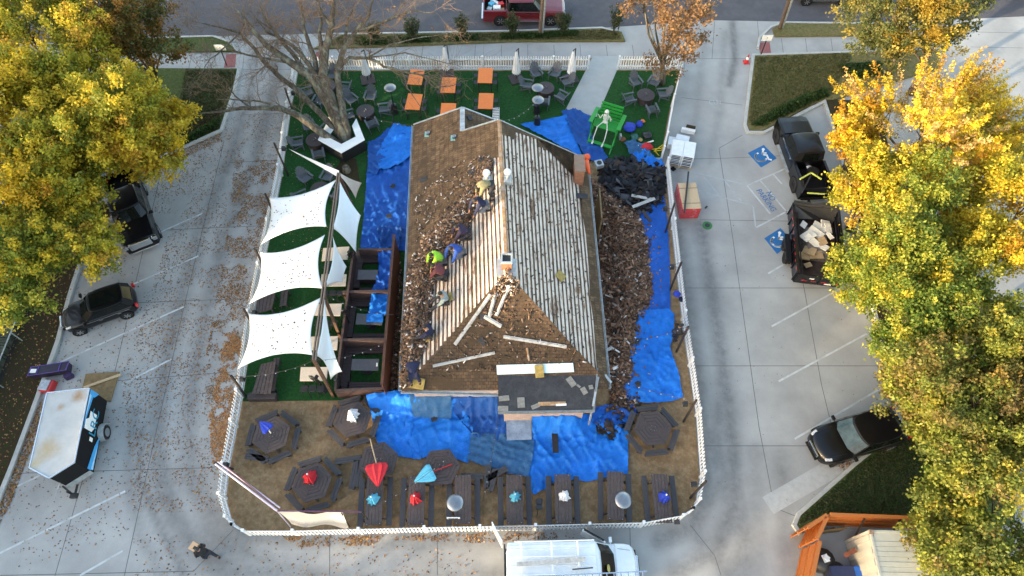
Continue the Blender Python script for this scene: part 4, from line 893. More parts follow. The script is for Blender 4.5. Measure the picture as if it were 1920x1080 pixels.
for (u0, v0, u1, v1, h, lb, ld) in ((548, 206, 534, 165, 2.6, 'dark post at the left fence beside the bare tree', 1), (541, 330, 514, 268, 3.0, 'dark post at the left fence where the narrow sail starts', 1), (1256, 544, 1278, 491, 3.1, 'dark post at the right fence beside the dark blue tarp', -1), (1268, 660, 1291, 612, 3.1, 'dark post at the right fence beside the bright tarp', -1), (1281, 791, 1306, 750, 3.1, 'dark post at the right fence beside the hexagonal table', -1), (1294, 934, 1324, 902, 3.1, 'dark post at the front right fence corner', -1), (1247, 437, 1265, 381, 3.1, 'dark post at the right fence beside the red wrapped pallet', -1)):
    ba = P(u0, v0, 0); stringlight_post(u0, v0, h, lb, True, ptop(u1, v1, h, ba), lampdir=ld)
# ------------------------------------------------------------------ shade sails, posts and ridge beam
BT = 4.3; PT = 2.6
beam_px = [(635, 325), (606, 549), (589, 675)]
for (a, c, lb) in ((beam_px[0], beam_px[1], 'brown timber beam between the upper shade sails'), (beam_px[1], beam_px[2], 'brown timber beam between the lower shade sails')):
    p0 = P(*a, BT); p1 = P(*c, BT); o_ = p0; b = MB(); b.beam(p0 - o_ + Vector((-.06, 0, 0)), p1 - o_ + Vector((-.06, 0, 0)), .06, .16); b.beam(p0 - o_ + Vector((.07, 0, 0)), p1 - o_ + Vector((.07, 0, 0)), .06, .16); tag(b.build('timber_beam', M['beam'], loc=o_), lb, 'beam', 'timber beams of the shade sails')
for (u1, v1, u0, v0, lb) in ((635, 326, 671, 412, 'brown post carrying the far end of the timber beam'), (606, 551, 640, 637, 'brown post under the middle joint of the timber beams'), (589, 676, 626, 744, 'brown post carrying the near end of the timber beam')):
    ba = P(u0, v0, 0); tp = P(u1, v1, BT); b = MB(); b.beam((0, 0, 0), tp - ba, .14, .14, up=Vector((0, 1, 0))); tag(b.build('timber_post', M['post'], loc=ba), lb, 'post', 'timber posts of the shade sails')
for (u1, v1, u0, v0, lb) in ((497, 363, 519, 413, 'dark post at the outer upper corner of the first shade sail'), (478, 467, 500, 512, 'dark post between the first and second shade sails'), (457, 579, 480, 621, 'dark post between the second and third shade sails'), (433, 704, 461, 744, 'dark post at the outer lower corner of the third shade sail')):
    ba = P(u0, v0, 0); stringlight_post(u0, v0, PT, lb, v1 > 570, ptop(u1, v1, PT, ba))
def sail(corners, label, sag=.12, inward=.13, n=16, mt='sail', bulge=0, name='shade_sail', drop=.12):
    """corners: 4 (or 3) 3D points in order; edges curve inward, cloth sags a little"""
    c = [Vector(q) for q in corners]
    if len(c) == 3: c.append(c[2].copy())
    ctr = sum(c, Vector((0, 0, 0))) / 4; vs = []; fs = []
    def edge(a, b_, t):
        p = a.lerp(b_, t); m_ = 4 * t * (1 - t); L = (b_ - a).length
        d = ctr - (a + b_) / 2; d.z = 0
        if d.length > 1e-4: d.normalize()
        return p + d * inward * L * m_ * .9
    N = n
    for i in range(N + 1):
        for j in range(N + 1):
            s = i / N; t = j / N
            e0 = edge(c[0], c[1], s); e1 = edge(c[3], c[2], s); f0 = edge(c[0], c[3], t); f1 = edge(c[1], c[2], t)
            bl = c[0] * (1 - s) * (1 - t) + c[1] * s * (1 - t) + c[2] * s * t + c[3] * (1 - s) * t
            p = e0 * (1 - t) + e1 * t + f0 * (1 - s) + f1 * s - bl
            p.z -= sag * 16 * s * (1 - s) * t * (1 - t) * .6; p.z += .02 * noise.noise(p * 2.5)
            vs.append(p - ctr)
    fs = [(i * (N + 1) + j, i * (N + 1) + j + 1, (i + 1) * (N + 1) + j + 1, (i + 1) * (N + 1) + j) for i in range(N) for j in range(N)]
    b = MB(); b.add(vs, fs); o = b.build(name, M[mt], smooth=True, loc=ctr)
    sm = o.modifiers.new('cloth', 'SOLIDIFY'); sm.thickness = .012
    tag(o, label, 'shade sail', 'white shade sails'); return o
S1 = sail([P(505, 370, PT), P(631, 336, BT), P(612, 425, BT), P(490, 457, PT)], 'large white shade sail, farthest of the three over the left seating', inward=.10)
S2 = sail([P(488, 473, PT), P(609, 440, BT), P(605, 541, BT), P(467, 570, PT)], 'large white shade sail, middle of the three over the left seating', inward=.10)
S3 = sail([P(466, 588, PT), P(604, 556, BT), P(586, 666, BT), P(445, 692, PT)], 'large white shade sail, nearest of the three over the left seating', inward=.10)
sail([P(637, 340, BT), P(676, 404, 3.3), P(668, 474, 2.2), P(624, 427, BT)], 'right hand white shade sail beside the blue tarp', inward=.06, sag=.3)
sail([P(624, 443, BT), P(650, 500, 2.8), P(642, 530, 2.4), P(608, 540, BT)], 'crumpled white shade sail right of the middle beam joint', inward=.08, sag=.6)
sail([P(609, 562, BT), P(641, 697, 2.4), P(620, 712, 1.6), P(593, 667, BT)], 'narrow white shade sail right of the near beam end', inward=.10, sag=.3)
sail([P(634, 322, BT), P(678, 343, 3.0), P(667, 372, 2.4), P(640, 332, BT)], 'folded white shade sail end in a warmer tone at the beam top', inward=.05, mt='sail_in', sag=.2)  # warmer, darker cloth colour than the other sails
sail([P(541, 279, 2.6), P(636, 320, 4.3), P(632, 331, 4.1), P(590, 307, 3.2)], 'thin white strip of a shade sail running from the left post to the beam top', inward=.02, sag=.1)
lp = []
for poly in ([(505, 372), (625, 345), (608, 420), (495, 452)], [(490, 476), (600, 450), (598, 535), (480, 560)], [(470, 590), (595, 565), (580, 660), (460, 680)]):
    w0 = P(*poly[0], PT); w1 = P(*poly[1], BT); w2 = P(*poly[2], BT); w3 = P(*poly[3], PT)
    for i in range(85):
        s = rng.uniform(.06, .94); t = rng.uniform(.08, .92) ** .8; q = (w0 * (1 - s) + w1 * s) * (1 - t) + (w3 * (1 - s) + w2 * s) * t; q.z += .0; lp.append(tuple(q))
LC = [(.24, .12, .05), (.16, .08, .035), (.34, .19, .07), (.11, .06, .03)]
pieces('fallen_leaves', lp, (.05, .14), LC, (3, 3, 2, 3), 'small brown leaves lying on the three large shade sails', 'leaves', tilt=.2, mtl='litter', aspect=(.4, .8), thick=False, lift=.02)
# ------------------------------------------------------------------ deck with booths left of the building
DK = .25
def wbox(mb, a, c, w_, z0, z1, z=None):
    """upright board between two ground pixels"""
    p0 = P(*a, z if z is not None else z1); p1 = P(*c, z if z is not None else z1); d = (p1 - p0); L = d.length; an = math.atan2(d.y, d.x); m_ = (p0 + p1) / 2
    mb.box((m_.x, m_.y, (z0 + z1) / 2), (L, w_, z1 - z0), rz=an)
dt = thing('booth_deck', 'dark brown raised deck with booth partitions and square turf openings', 'deck', (0, 0, 0))
def boards(px, z0, z1, name, m='deck'):
    p = PL(px, z1); b = MB(); x0 = min(q.x for q in p); n_ = 0
    A, B, Cc, D = p  # tl tr br bl
    L = ((D - A).length); k = max(1, int(L / .14))
    for i in range(k):
        s0 = (i + .04) / k; s1 = (i + .96) / k
        q = [A.lerp(D, s0), B.lerp(Cc, s0), B.lerp(Cc, s1), A.lerp(D, s1)]; b.prism([(r.x, r.y) for r in q], z0, z1)
    return b.build(name, M[m], dt)
boards([(668, 470), (740, 470), (739, 492), (664, 492)], .05, DK, 'deck_boards'); boards([(664, 492), (680, 492), (673, 545), (655, 545)], .05, DK, 'deck_boards')
boards([(676, 506), (712, 506), (710, 525), (675, 525)], .05, .55, 'bench_top')
boards([(655, 539), (739, 539), (738, 549), (653, 549)], .05, DK, 'deck_boards')
boards([(650, 556), (735, 556), (734, 574), (648, 574)], .05, DK, 'deck_boards'); boards([(648, 574), (668, 574), (660, 632), (641, 632)], .05, DK, 'deck_boards'); boards([(662, 625), (727, 625), (726, 637), (660, 637)], .05, DK, 'deck_boards')
boards([(642, 646), (724, 645), (722, 662), (640, 663)], .05, DK, 'deck_boards'); boards([(640, 663), (660, 663), (654, 730), (633, 730)], .05, DK, 'deck_boards'); boards([(652, 716), (718, 716), (716, 730), (650, 730)], .05, DK, 'deck_boards')
b = MB(); wbox(b, (662, 470), (628, 730), .12, 0, 1.05); wbox(b, (642, 547), (738, 545), .14, 0, 1.0); wbox(b, (636, 637), (724, 636), .14, 0, 1.0); wbox(b, (628, 732), (718, 728), .14, 0, 1.0); wbox(b, (672, 467), (742, 467), .12, 0, .9)
b.build('partition', mat('partition_stain', (.075, .045, .04), .65, var=.3, scale=8), dt)
for px, lb in (([(672, 506), (709, 506), (707, 524), (670, 524)], 'farthest'), ([(669, 588), (718, 589), (716, 609), (667, 608)], 'middle'), ([(660, 673), (711, 673), (709, 695), (658, 694)], 'nearest')):
    p = PL(px, .78); t = thing('booth_table', lb + ' grey booth table in the brown deck', 'table', (0, 0, 0), 0, 'grey booth tables in the deck')
    b = MB(); b.prism([(q.x, q.y) for q in p], .73, .78); b.build('tabletop', mat('tabletop_grey', (.075, .075, .085), .5, var=.15), t)
    m_ = sum(p, Vector((0, 0, 0))) / 4; b = MB(); b.box((m_.x, m_.y, .38), (.12, .12, .7)); b.box((m_.x, m_.y, .06), (.5, .5, .05)); b.build('leg', M['black'], t)
    if lb == 'nearest':
        q = P(707, 684, .80); b = MB(); b.box((0, 0, .02), (.08, .2, .03)); tag(b.build('paper_cup', M['whitecloth'], loc=q), 'small white item at the right end of the nearest booth table', 'item')
tarp([(707, 467), (741, 467), (738, 520), (735, 545), (697, 545), (705, 530), (712, 500)], 'tr', 'blue tarp draped over the far deck booth beside the board wall', .6, .35, seed=21)
tarp([(697, 545), (735, 545), (730, 590), (690, 598)], 'tb', 'blue tarp hanging over the deck partition to the middle booth', .75, .3, seed=22)
tarp([(688, 588), (719, 589), (718, 605), (687, 604)], 'tb', 'blue tarp corner lying on the middle booth table', .80, .05, seed=23)
# tall brown board wall between deck and building
wt = thing('board_wall', 'tall brown stained board wall between the deck and the building', 'wall', (0, 0, 0))
b = MB(); pA = P(739, 440, 2.3); pB = P(716, 722, 2.3); n_ = 66; d = pB - pA
for i in range(n_):
    a = pA + d * (i / n_); c = pA + d * ((i + .93) / n_); an = math.atan2((c - a).y, (c - a).x); m_ = (a + c) / 2
    b.box((m_.x, m_.y, 1.18), ((c - a).length, .04, 2.28 + .015 * math.sin(i * 2.1)), rz=an)
b.build('boards', M['deck_wall'], wt)
b = MB()
for z in (.4, 1.9): b.beam((pA.x - .06, pA.y, z), (pB.x - .06, pB.y, z), .06, .1)
b.build('rail', M['deck_wall'], wt)
b = MB(); b.beam((pA.x, pA.y, 2.34), (pB.x, pB.y, 2.34), .14, .04); b.build('cap', M['deck_wall'], wt)
# pale rectangular tables with black stools between deck and beam
for i, (px, lb) in enumerate((([(606, 465), (655, 462), (652, 486), (603, 489)], 'pale stone tabletop seen under the right hand sail'), ([(603, 514), (650, 514), (648, 536), (600, 537)], 'pale stone tabletop below the crumpled sail'), ([(590, 570), (641, 569), (638, 592), (586, 591)], 'pale stone tabletop behind the middle brown post'), ([(583, 631), (634, 630), (632, 656), (580, 656)], 'pale stone tabletop under the narrow sail'), ([(564, 688), (615, 688), (612, 714), (562, 714)], 'pale stone tabletop beside the pedestal fan'))):
    p = PL(px, .95); t = thing('high_table', lb, 'table', (0, 0, 0), 0, 'pale topped tables left of the deck')
    b = MB(); b.prism([(q.x, q.y) for q in p], .90, .95); b.build('tabletop', mat('pale_stone', (.50, .44, .37), .6, var=.12, scale=12), t, bevel=.01)
    for k in range(4):
        q = p[k].lerp(sum(p, Vector((0, 0, 0))) / 4, .2); b = MB(); b.beam((q.x, q.y, 0), (q.x, q.y, .9), .05, .05); b.build('leg', M['black'], t)
    m_ = sum(p, Vector((0, 0, 0))) / 4
    for k in (-1, 0, 1): stK.put((m_.x + k * .42, m_.y - .75, .03), math.pi / 2, f'black stool, {("left", "middle", "right")[k + 1]} one at the {lb}', 'black stools at the pale tables')
def make_fan():
    t = thing('pedestal_fan', '', 'fan')
    b = MB(); b.lathe([(.26, 0), (.25, .05), (.04, .08), (.035, 1.5)], (0, 0, 0), 14); b.build('stand', M['black'], t)
    b = MB()
    for r in (.1, .2, .3, .36):
        b.tube([(.12 + (.0 if r > .3 else .03), r * math.cos(a * math.pi / 10), 1.6 + r * math.sin(a * math.pi / 10)) for a in range(21)], .009, 5, cap=False)
    for k in range(20): a = math.pi * k / 10; b.beam((.15, .03 * math.cos(a), 1.6 + .03 * math.sin(a)), (.12, .36 * math.cos(a), 1.6 + .36 * math.sin(a)), .008, .008)
    b.build('cage', M['trim'], t)
    b = MB()
    for k in range(3):
        a = 2 * math.pi * k / 3; c_, s_ = math.cos(a), math.sin(a); c2, s2 = math.cos(a + .7), math.sin(a + .7); b.add([(.08, 0, 1.6), (.06, .3 * c_, 1.6 + .3 * s_), (.1, .3 * c2, 1.6 + .3 * s2), (.075, 0, 1.6), (.055, .3 * c_, 1.6 + .3 * s_), (.095, .3 * c2, 1.6 + .3 * s2)], [(0, 1, 2), (3, 5, 4)])
    b.build('blades', M['steel'], t)
    b = MB(); b.cyl((-.12, 0, 1.6), (.06, 0, 1.6), .09, n=12); b.build('motor', M['black'], t)
    return t
fK = Kind(make_fan())
for u, v_, rz, lb in ((593, 708, -2.0, 'round black pedestal fan at the near end of the timber beam'), (631, 712, 0, 'round black fan just right of the beam end, seen edge on'), (645, 583, -.4, 'round black fan beside the middle brown post'), (656, 474, -.6, 'round black fan at the corner of the right hand sail'), (733, 203, -.2, 'small white and black fan stand left of the first orange table')):
    q = P(u, v_, 1.6); fK.put((q.x, q.y, .03), rz, lb, 'pedestal fans')
# dark slatted long tables left
def make_bench():
    t = thing('slatted_bench', '', 'bench')
    return t
for px, lb, h in (([(489, 683), (518, 676), (508, 738), (472, 738)], 'long dark slatted table nearest the third shade sail corner', .75), ([(513, 672), (525, 670), (515, 733), (503, 733)], 'narrow dark bench right of the long slatted table', .45), ([(482, 552), (517, 548), (510, 580), (478, 588)], 'dark slatted table between the second and third shade sails', .75), ([(527, 545), (541, 543), (537, 572), (524, 574)], 'narrow dark bench between the second and third shade sails', .45)):
    p = PL(px, h); t = thing('slatted_table', lb, 'table', (0, 0, 0), 0, 'dark slatted seats by the left fence'); b = MB(); k = 5 if h > .6 else 2
    for i in range(k):
        s0, s1 = (i + .04) / k, (i + .94) / k; b.prism([tuple(q)[:2] for q in (p[0].lerp(p[1], s0), p[0].lerp(p[1], s1), p[3].lerp(p[2], s1), p[3].lerp(p[2], s0))], h - .05, h)
    b.build('tabletop', M['wood_table'], t)
    for k in range(4): q = p[k].lerp(sum(p, Vector((0, 0, 0))) / 4, .18); b = MB(); b.beam((q.x, q.y, 0), (q.x, q.y, h - .05), .09, .09); b.build('leg', M['wood_bench'], t)
b = MB(); p0 = P(492, 744, .3); b.box((0, 0, .22), (1.5, .35, .44)); tag(b.build('storage_bench', M['wood_dark'], loc=(p0.x, p0.y, .02), bevel=.02), 'low dark timber box across the lower end of the slatted tables', 'box')
# ------------------------------------------------------------------ hexagonal planter bar round the tree
pc = P(645, 266, .0)
hx = [P(u, v_, 1.05) for u, v_ in ((600, 263), (615, 236), (655, 226), (683, 262), (640, 284))]
outer = [P(u, v_, 1.05) for u, v_ in ((596, 262), (612, 232), (668, 222), (684, 262), (640, 287))]
inner = [P(u, v_, 1.05) for u, v_ in ((615, 257), (625, 243), (660, 236), (667, 256), (640, 270))]
pt = thing('tree_planter', 'white topped pentagonal bar counter with black skirts round the bare tree', 'planter', (0, 0, 0))
b = MB()
for i in range(5):
    if i == 1: continue
    a, c = outer[i], outer[(i + 1) % 5]; d_, e = inner[(i + 1) % 5], inner[i]; b.prism([(q.x, q.y) for q in (a, c, d_, e)], 1.0 + .001 * i, 1.05 + .001 * i)
b.build('counter_top', mat('white_counter', (.74, .75, .74), .5, var=.04), pt)
b = MB(); cx = sum((q for q in outer), Vector((0, 0, 0))) / 5
sk = [cx + (q - cx) * .93 for q in outer]
for i in range(5):
    if i == 1: continue
    a, c = sk[i], sk[(i + 1) % 5]; b.beam((a.x, a.y, .52), (c.x, c.y, .52), .05, .95)
b.build('skirt', M['black'], pt)
sheet('mulch_ring', [(640, 300), (668, 298), (675, 340), (662, 362), (636, 356), (628, 320)], .05, M['mulch'])
b = MB(); q = P(650, 320, .1); b.cyl((0, 0, 0), (0, 0, .35), .3, .22, n=9); tag(b.build('tree_stump', M['bark'], loc=q), 'low rough stump in the mulch beside the tree planter', 'stump')
# ------------------------------------------------------------------ picnic tables
def make_hex(benches, top=True):
    t = thing('hexagonal_picnic_table', '', 'picnic table')
    if top:
        b = MB()
        rings = [(.98, .80), (.785, .61), (.595, .42), (.405, .24), (.225, .03)]
        for i, (ro, ri) in enumerate(rings):
            for k in range(6):
                a0, a1 = k * math.pi / 3 + .006, (k + 1) * math.pi / 3 - .006
                b.prism([(ro * math.cos(a0), ro * math.sin(a0)), (ro * math.cos(a1), ro * math.sin(a1)), (ri * math.cos(a1), ri * math.sin(a1)), (ri * math.cos(a0), ri * math.sin(a0))], .72, .755)
        b.build('tabletop', M['wood_dark'], t)
        b = MB()
        for k in range(3): a = k * math.pi / 3; b.beam((-.9 * math.cos(a), -.9 * math.sin(a), .68), (.9 * math.cos(a), .9 * math.sin(a), .68), .09, .07)
        b.build('frame', M['wood_bench'], t)
        b = MB()
        for a, r in ((.3, .14), (1.9, .12), (3.6, .13), (5.0, .15)): b.ball((r * math.cos(a), r * math.sin(a), .765), .028, 8)
        b.build('caps', M['steel'], t)
        for k in range(3):
            a = k * 2 * math.pi / 3 + .5; b = MB(); b.beam((.25 * math.cos(a), .25 * math.sin(a), .7), (.75 * math.cos(a), .75 * math.sin(a), 0), .09, .09); b.build('leg', M['wood_bench'], t)
    for k in benches:
        a = (k + .5) * math.pi / 3; c, s = math.cos(a), math.sin(a); r = 1.16
        b = MB()
        for j, dr in enumerate((-.075, .075)): b.box(((r + dr) * c, (r + dr) * s, .44), (.14, 1.12 + dr, .04), rz=a)
        for yy in (-.42, .42): b.beam((r * c - yy * s, r * s + yy * c, 0), (r * c - yy * s, r * s + yy * c, .42), .2, .07)
        b.build('bench', M['wood_bench'], t)
    return t
for u, v_, rz, ben, lb in ((509, 815, .45, (0, 2, 3, 4, 5, 1), 'hexagonal picnic table with the closed navy umbrella'), (661, 786, .30, range(6), 'hexagonal picnic table with the white folded umbrella touching the blue tarp'), (585, 905, .30, range(6), 'hexagonal picnic table with the small red folded umbrella'), (710, 864, .35, (), 'hexagonal table top under the large red folded umbrella'), (826, 876, .1, (), 'hexagonal table under the light blue umbrella lying on its side'), (1224, 803, .1, (0, 1, 2, 3, 4, 5), 'hexagonal picnic table without umbrella in the right corner')):
    t = make_hex(ben); q = P(u, v_, .75); t.location = (q.x, q.y, .02); t.rotation_euler = (0, 0, rz); tag(t, lb, 'picnic table', 'hexagonal picnic tables')
def make_rect():
    t = thing('picnic_table', '', 'picnic table')
    b = MB()
    for i in range(5): b.box((-.32 + .16 * i, 0, .745), (.15, 2.3, .045))
    b.build('tabletop', M['wood_table'], t, bevel=.008)
    for s in (-1, 1):
        b = MB(); b.box((s * .68, 0, .44), (.27, 2.3, .045)); b.build('bench', M['wood_bench'], t, bevel=.01)
    for y in (-.8, .8):
        b = MB(); b.beam((-.8, y, .38), (.8, y, .38), .04, .1); b.beam((-.25, y, .72), (-.6, y, 0), .04, .1); b.beam((.25, y, .72), (.6, y, 0), .04, .1); b.build('leg', M['wood_bench'], t)
    b = MB()
    for x in (-.3, .3):
        for y in (-1.1, 1.1): b.ball((x, y, .775), .03, 8)
    b.build('caps', M['steel'], t)
    return t
rK = Kind(make_rect())
for u, v_, rz, lb in ((702, 938, .06, 'rectangular picnic table with a light blue folded umbrella, first from the left'), (781, 938, .03, 'rectangular picnic table with a small red folded umbrella'), (868, 936, .03, 'rectangular picnic table behind the small white sign'), (965, 936, .02, 'rectangular picnic table with a light blue folded umbrella, fourth from the left'), (1056, 935, -.01, 'rectangular picnic table with a white folded umbrella'), (1154, 929, -.06, 'rectangular picnic table under the steel heater top'), (1240, 934, .0, 'rectangular picnic table with a navy folded umbrella, at the right end')):
    q = P(u, v_, .75); rK.put((q.x, q.y, .02), rz, lb, 'rectangular picnic tables along the front fence')
def loose_bench(u, v_, rz, L, label, group='loose benches'):
    q = P(u, v_, .44); t = thing('bench', label, 'bench', (q.x, q.y, .02), rz, group); b = MB(); b.box((0, -.075, .44), (L, .14, .04)); b.box((0, .075, .44), (L, .14, .04)); b.build('seat', M['wood_bench'], t)
    for s in (-1, 1): b = MB(); b.beam((s * L * .38, -.1, 0), (s * L * .38, .1, .0), .05, .05); b.beam((s * L * .38, 0, 0), (s * L * .38, 0, .43), .2, .06); b.build('leg', M['wood_bench'], t)
loose_bench(653, 862, .17, 1.3, 'loose dark bench left of the large red umbrella'); loose_bench(664, 890, 1.5, 1.4, 'upright looking dark bench below the other loose bench'); loose_bench(675, 888, 1.55, 1.3, 'dark bench next to the red umbrella, right of its twin')
loose_bench(482, 858, -.12, 1.2, 'dark bench at the lower left of the navy umbrella table')
for u, v_, rz, lb in ((914, 893, 1.5, 'dark bench standing left in the pile between picnic tables'), (932, 888, .5, 'slanting dark bench in the pile between picnic tables'), (924, 900, 1.35, 'brown bench across the pile between picnic tables'), (885, 893, 0, 'dark bench at the far end of the third rectangular table')):
    loose_bench(u, v_, rz, 1.1, lb, 'benches piled between the picnic tables')
# folded umbrellas on the tables
def folded(u, v_, m, label, r=.26, z=.78, tall=.5, lobes=9, sq=1.0):
    q = P(u, v_, z + tall * .5); t = thing('folded_umbrella', label, 'umbrella', (q.x, q.y, z), 0, 'folded umbrellas on the picnic tables'); n = lobes * 2; rs = random.Random(u)
    prof = [(1.0, 0), (1.05, .1), (.8, .45), (.55, .8), (.22, 1.0)]; b = MB(); vs = []; jit = [rs.uniform(.75, 1.2) for _ in range(n)]
    for r_, z_ in prof:
        for j in range(n): a = 2 * math.pi * j / n; rr = r * r_ * jit[j] * (1.12 if j % 2 else .84); vs.append((rr * math.cos(a), rr * math.sin(a) * sq, z_ * tall))
    b.add(vs, [(i * n + j, i * n + (j + 1) % n, (i + 1) * n + (j + 1) % n, (i + 1) * n + j) for i in range(len(prof) - 1) for j in range(n)] + [tuple(range((len(prof) - 1) * n, len(prof) * n)), tuple(range(n))[::-1]]); b.build('canopy', M[m], t)
    b = MB(); b.cyl((0, 0, -.6), (0, 0, tall + .12), .02, n=8); b.ball((0, 0, tall + .13), .045, 8); b.build('pole', M['white'], t); return t
folded(580, 893, 'red', 'small red folded umbrella on the hexagonal table near the front left', .30, tall=.6); folded(660, 776, 'whitecloth', 'white folded umbrella on the hexagonal table touching the tarp', .3, tall=.7)
folded(698, 935, 'cyan', 'light blue folded umbrella on the first rectangular table', .27); folded(778, 933, 'red', 'red folded umbrella on the second rectangular table', .27); folded(966, 930, 'cyan', 'light blue folded umbrella on the fourth rectangular table', .26); folded(1058, 928, 'whitecloth', 'white folded umbrella on the fifth rectangular table', .27); folded(1247, 931, 'blue', 'navy folded umbrella on the rectangular table at the right end', .27)
def lying(pole0, tip, u2, m, label, r=.5, z0=1.0, z1=1.3, polem='lumber'):
    a = P(*pole0, z0); c = P(*tip, z1); k = P(*u2, z1); t = thing('folded_umbrella', label, 'umbrella', a, 0, 'folded umbrellas on the picnic tables')
    b = MB(); b.cyl((0, 0, 0), k - a, .03, n=8); b.build('pole', M[polem], t)
    d = c - k; pts = [k + d * s - a for s in (0, .15, .45, .75, 1.0)]; n = 18; vs = []; dn = d.normalized(); ax = dn.orthogonal().normalized(); bx = dn.cross(ax)
    side = Vector((0, 0, 1)).cross(dn).normalized(); upv = dn.cross(side)
    for p, rr in zip(pts, (.85, 1.0, .75, .4, .08)):
        for j in range(n): an = 2 * math.pi * j / n; q = 1.15 if j % 2 else .8; vs.append(p + side * math.cos(an) * rr * r * q + upv * math.sin(an) * rr * r * .35 * q)
    b = MB(); b.add(vs, [(i * n + j, i * n + (j + 1) % n, (i + 1) * n + (j + 1) % n, (i + 1) * n + j) for i in range(4) for j in range(n)] + [tuple(range(n))[::-1], tuple(range(4 * n, 5 * n))]); b.build('canopy', M[m], t); return t
lying((694, 823), (708, 912), (706, 870), 'red', 'large red umbrella hanging upside down with a yellow wooden pole', .5, .8, 1.2)
lying((848, 870), (777, 903), (812, 884), 'cyan', 'light blue umbrella lying on its side with a thin red pole', .4, .8, 1.0, 'redplastic')
lying((508, 812), (487, 790), (504, 806), 'blue', 'closed navy umbrella tilted on the hexagonal table at the left', .28, .8, 1.9, 'white')
b = MB(); q = P(1011, 945, .9); b.box((0, 0, 0), (.32, .5, .08)); b.beam((0, 0, 0), (-.1, -.4, -.85), .03, .03); b.box((0, .1, .08), (.2, .25, .08)); tag(b.build('speaker', M['black'], loc=q, bevel=.02), 'black outdoor speaker on a stick between the fourth and fifth picnic tables', 'speaker')
# small white sign at the fence
q = P(850, 971, .95); t = thing('reserved_sign', 'small white sign at the front fence beside the third picnic table', 'sign', (q.x, q.y, 0)); b = MB(); b.box((0, 0, .88), (.62, .04, .26)); b.build('panel', M['white'], t); b = MB(); b.beam((0, .04, 0), (0, .04, .85), .04, .04); b.build('post', M['blackpost'], t)
mt_ = Matrix.Translation((-.27, -.024, .90)) @ Matrix.Rotation(R(90), 4, 'X'); lettering('RESERVED', .11, M['black'], mt_, 'lettering', t); lettering('PARKING', .10, M['black'], Matrix.Translation((-.24, -.024, .78)) @ Matrix.Rotation(R(90), 4, 'X'), 'lettering', t)
# fabric screen collapsed in the front left corner
t = thing('fabric_banner', 'pale fabric banner with dark top rail hanging in the front left corner', 'banner', (0, 0, 0))
a = P(404, 870, 1.9); c = P(520, 958, 1.6); d = P(678, 960, 1.6)
b = MB(); b.cyl(a, c, .05, n=8); b.cyl(a + Vector((.1, .1, .02)), c + Vector((.1, .14, 0)), .035, n=8); b.cyl(c, P(545, 988, .05), .03, n=6); b.build('pole', mat('pale_pink_pole', (.6, .5, .56), .6, var=.2), t)
b = MB(); b.beam(c, d, .05, .04); b.cyl(P(425, 880, 1.9) + Vector((0, .1, .05)), c + Vector((-.2, .25, .03)), .03, n=6); b.build('top_rail', mat('purple_rail', (.12, .04, .09), .6), t)
p = [P(522, 960, 1.58), P(642, 962, 1.58), P(655, 988, .6), P(547, 985, .6)]; b = MB(); n = 14; vs = []
for i in range(n + 1):
    for j in range(7): s = i / n; q = p[0].lerp(p[1], s).lerp(p[3].lerp(p[2], s), j / 6); q = q + Vector((0, .08 * math.sin(s * 9 + j * .4), .05 * math.sin(s * 5))); vs.append(q)
b.add(vs, [(i * 7 + j, i * 7 + j + 1, (i + 1) * 7 + j + 1, (i + 1) * 7 + j) for i in range(n) for j in range(6)]); b.build('cloth', M['sail_in'], t, smooth=True)
b = MB(); b.cyl(P(640, 962, 1.6), P(656, 988, .1), .025, n=6); b.cyl(d, P(700, 985, .05), .025, n=6); b.build('stay', M['blackpost'], t)
stringlight_post(437, 880, 1.9, 'dark post with floodlight at the banner end in the front left corner', True, ptop(402, 868, 1.9, P(437, 880, 0)))
# ------------------------------------------------------------------ giant green chair with skeleton, tools
g0 = P(1134, 262, .0); gz = ang(1134, 262, 1118, 300); gt = thing('giant_bench', 'oversized bright green slatted lounge seat holding a skeleton', 'lounge chair', (g0.x, g0.y + .3, .03), R(-113))
G = M['green']; b = MB()
for i in range(5): b.box((-.45 + i * .19, 0, .85 + .03 * i), (.17, 1.35, .04))
b.build('seat', G, gt)
b = MB()
for i in range(5): b.beam((-.52 - .09 * i, -.66, 1.0 + .17 * i), (-.52 - .09 * i, .66, 1.0 + .17 * i), .04, .15)
b.build('backrest', G, gt)
for s in (-1, 1):
    b = MB(); b.beam((-.75, s * .82, 1.32), (.55, s * .84, 1.38), .24, .05); b.build('armrest', G, gt, bevel=.02)
    b = MB(); b.beam((1.25, s * .72, 0), (-.2, s * .72, 1.0), .07, .10); b.beam((.5, s * .74, 0), (.5, s * .74, 1.36), .12, .07, up=Vector((0, 1, 0))); b.beam((-.7, s * .74, 0), (-.7, s * .74, 1.3), .12, .07, up=Vector((0, 1, 0))); b.build('leg', G, gt)
b = MB(); b.box((.95, 0, .3), (.22, 1.4, .05)); b.build('footrest', G, gt)
sk_ = thing('skeleton_decoration', 'white plastic skeleton sitting on the giant green seat with raised hands', 'skeleton', gt.location, R(-113))
sk_.scale = (1.12,) * 3; gt.scale = (1.12,) * 3; B_ = M['bone']; b = MB(); b.ball((-.12, -.12, 1.78), .15, 14, (1, .85, 1.05)); b.box((0.0, -.12, 1.67), (.12, .13, .09)); sko = b.build('skull', B_, sk_, smooth=True)
b = MB(); b.ball((.02, -.17, 1.80), .035, 8); b.ball((.02, -.07, 1.80), .035, 8); b.ball((.035, -.12, 1.74), .02, 6); b.build('eye_sockets', M['black'], sko)
b = MB(); b.tube([(-.15, -.12, 1.62), (-.2, -.12, 1.35), (-.15, -.12, 1.05)], [.03, .035, .04], 8)
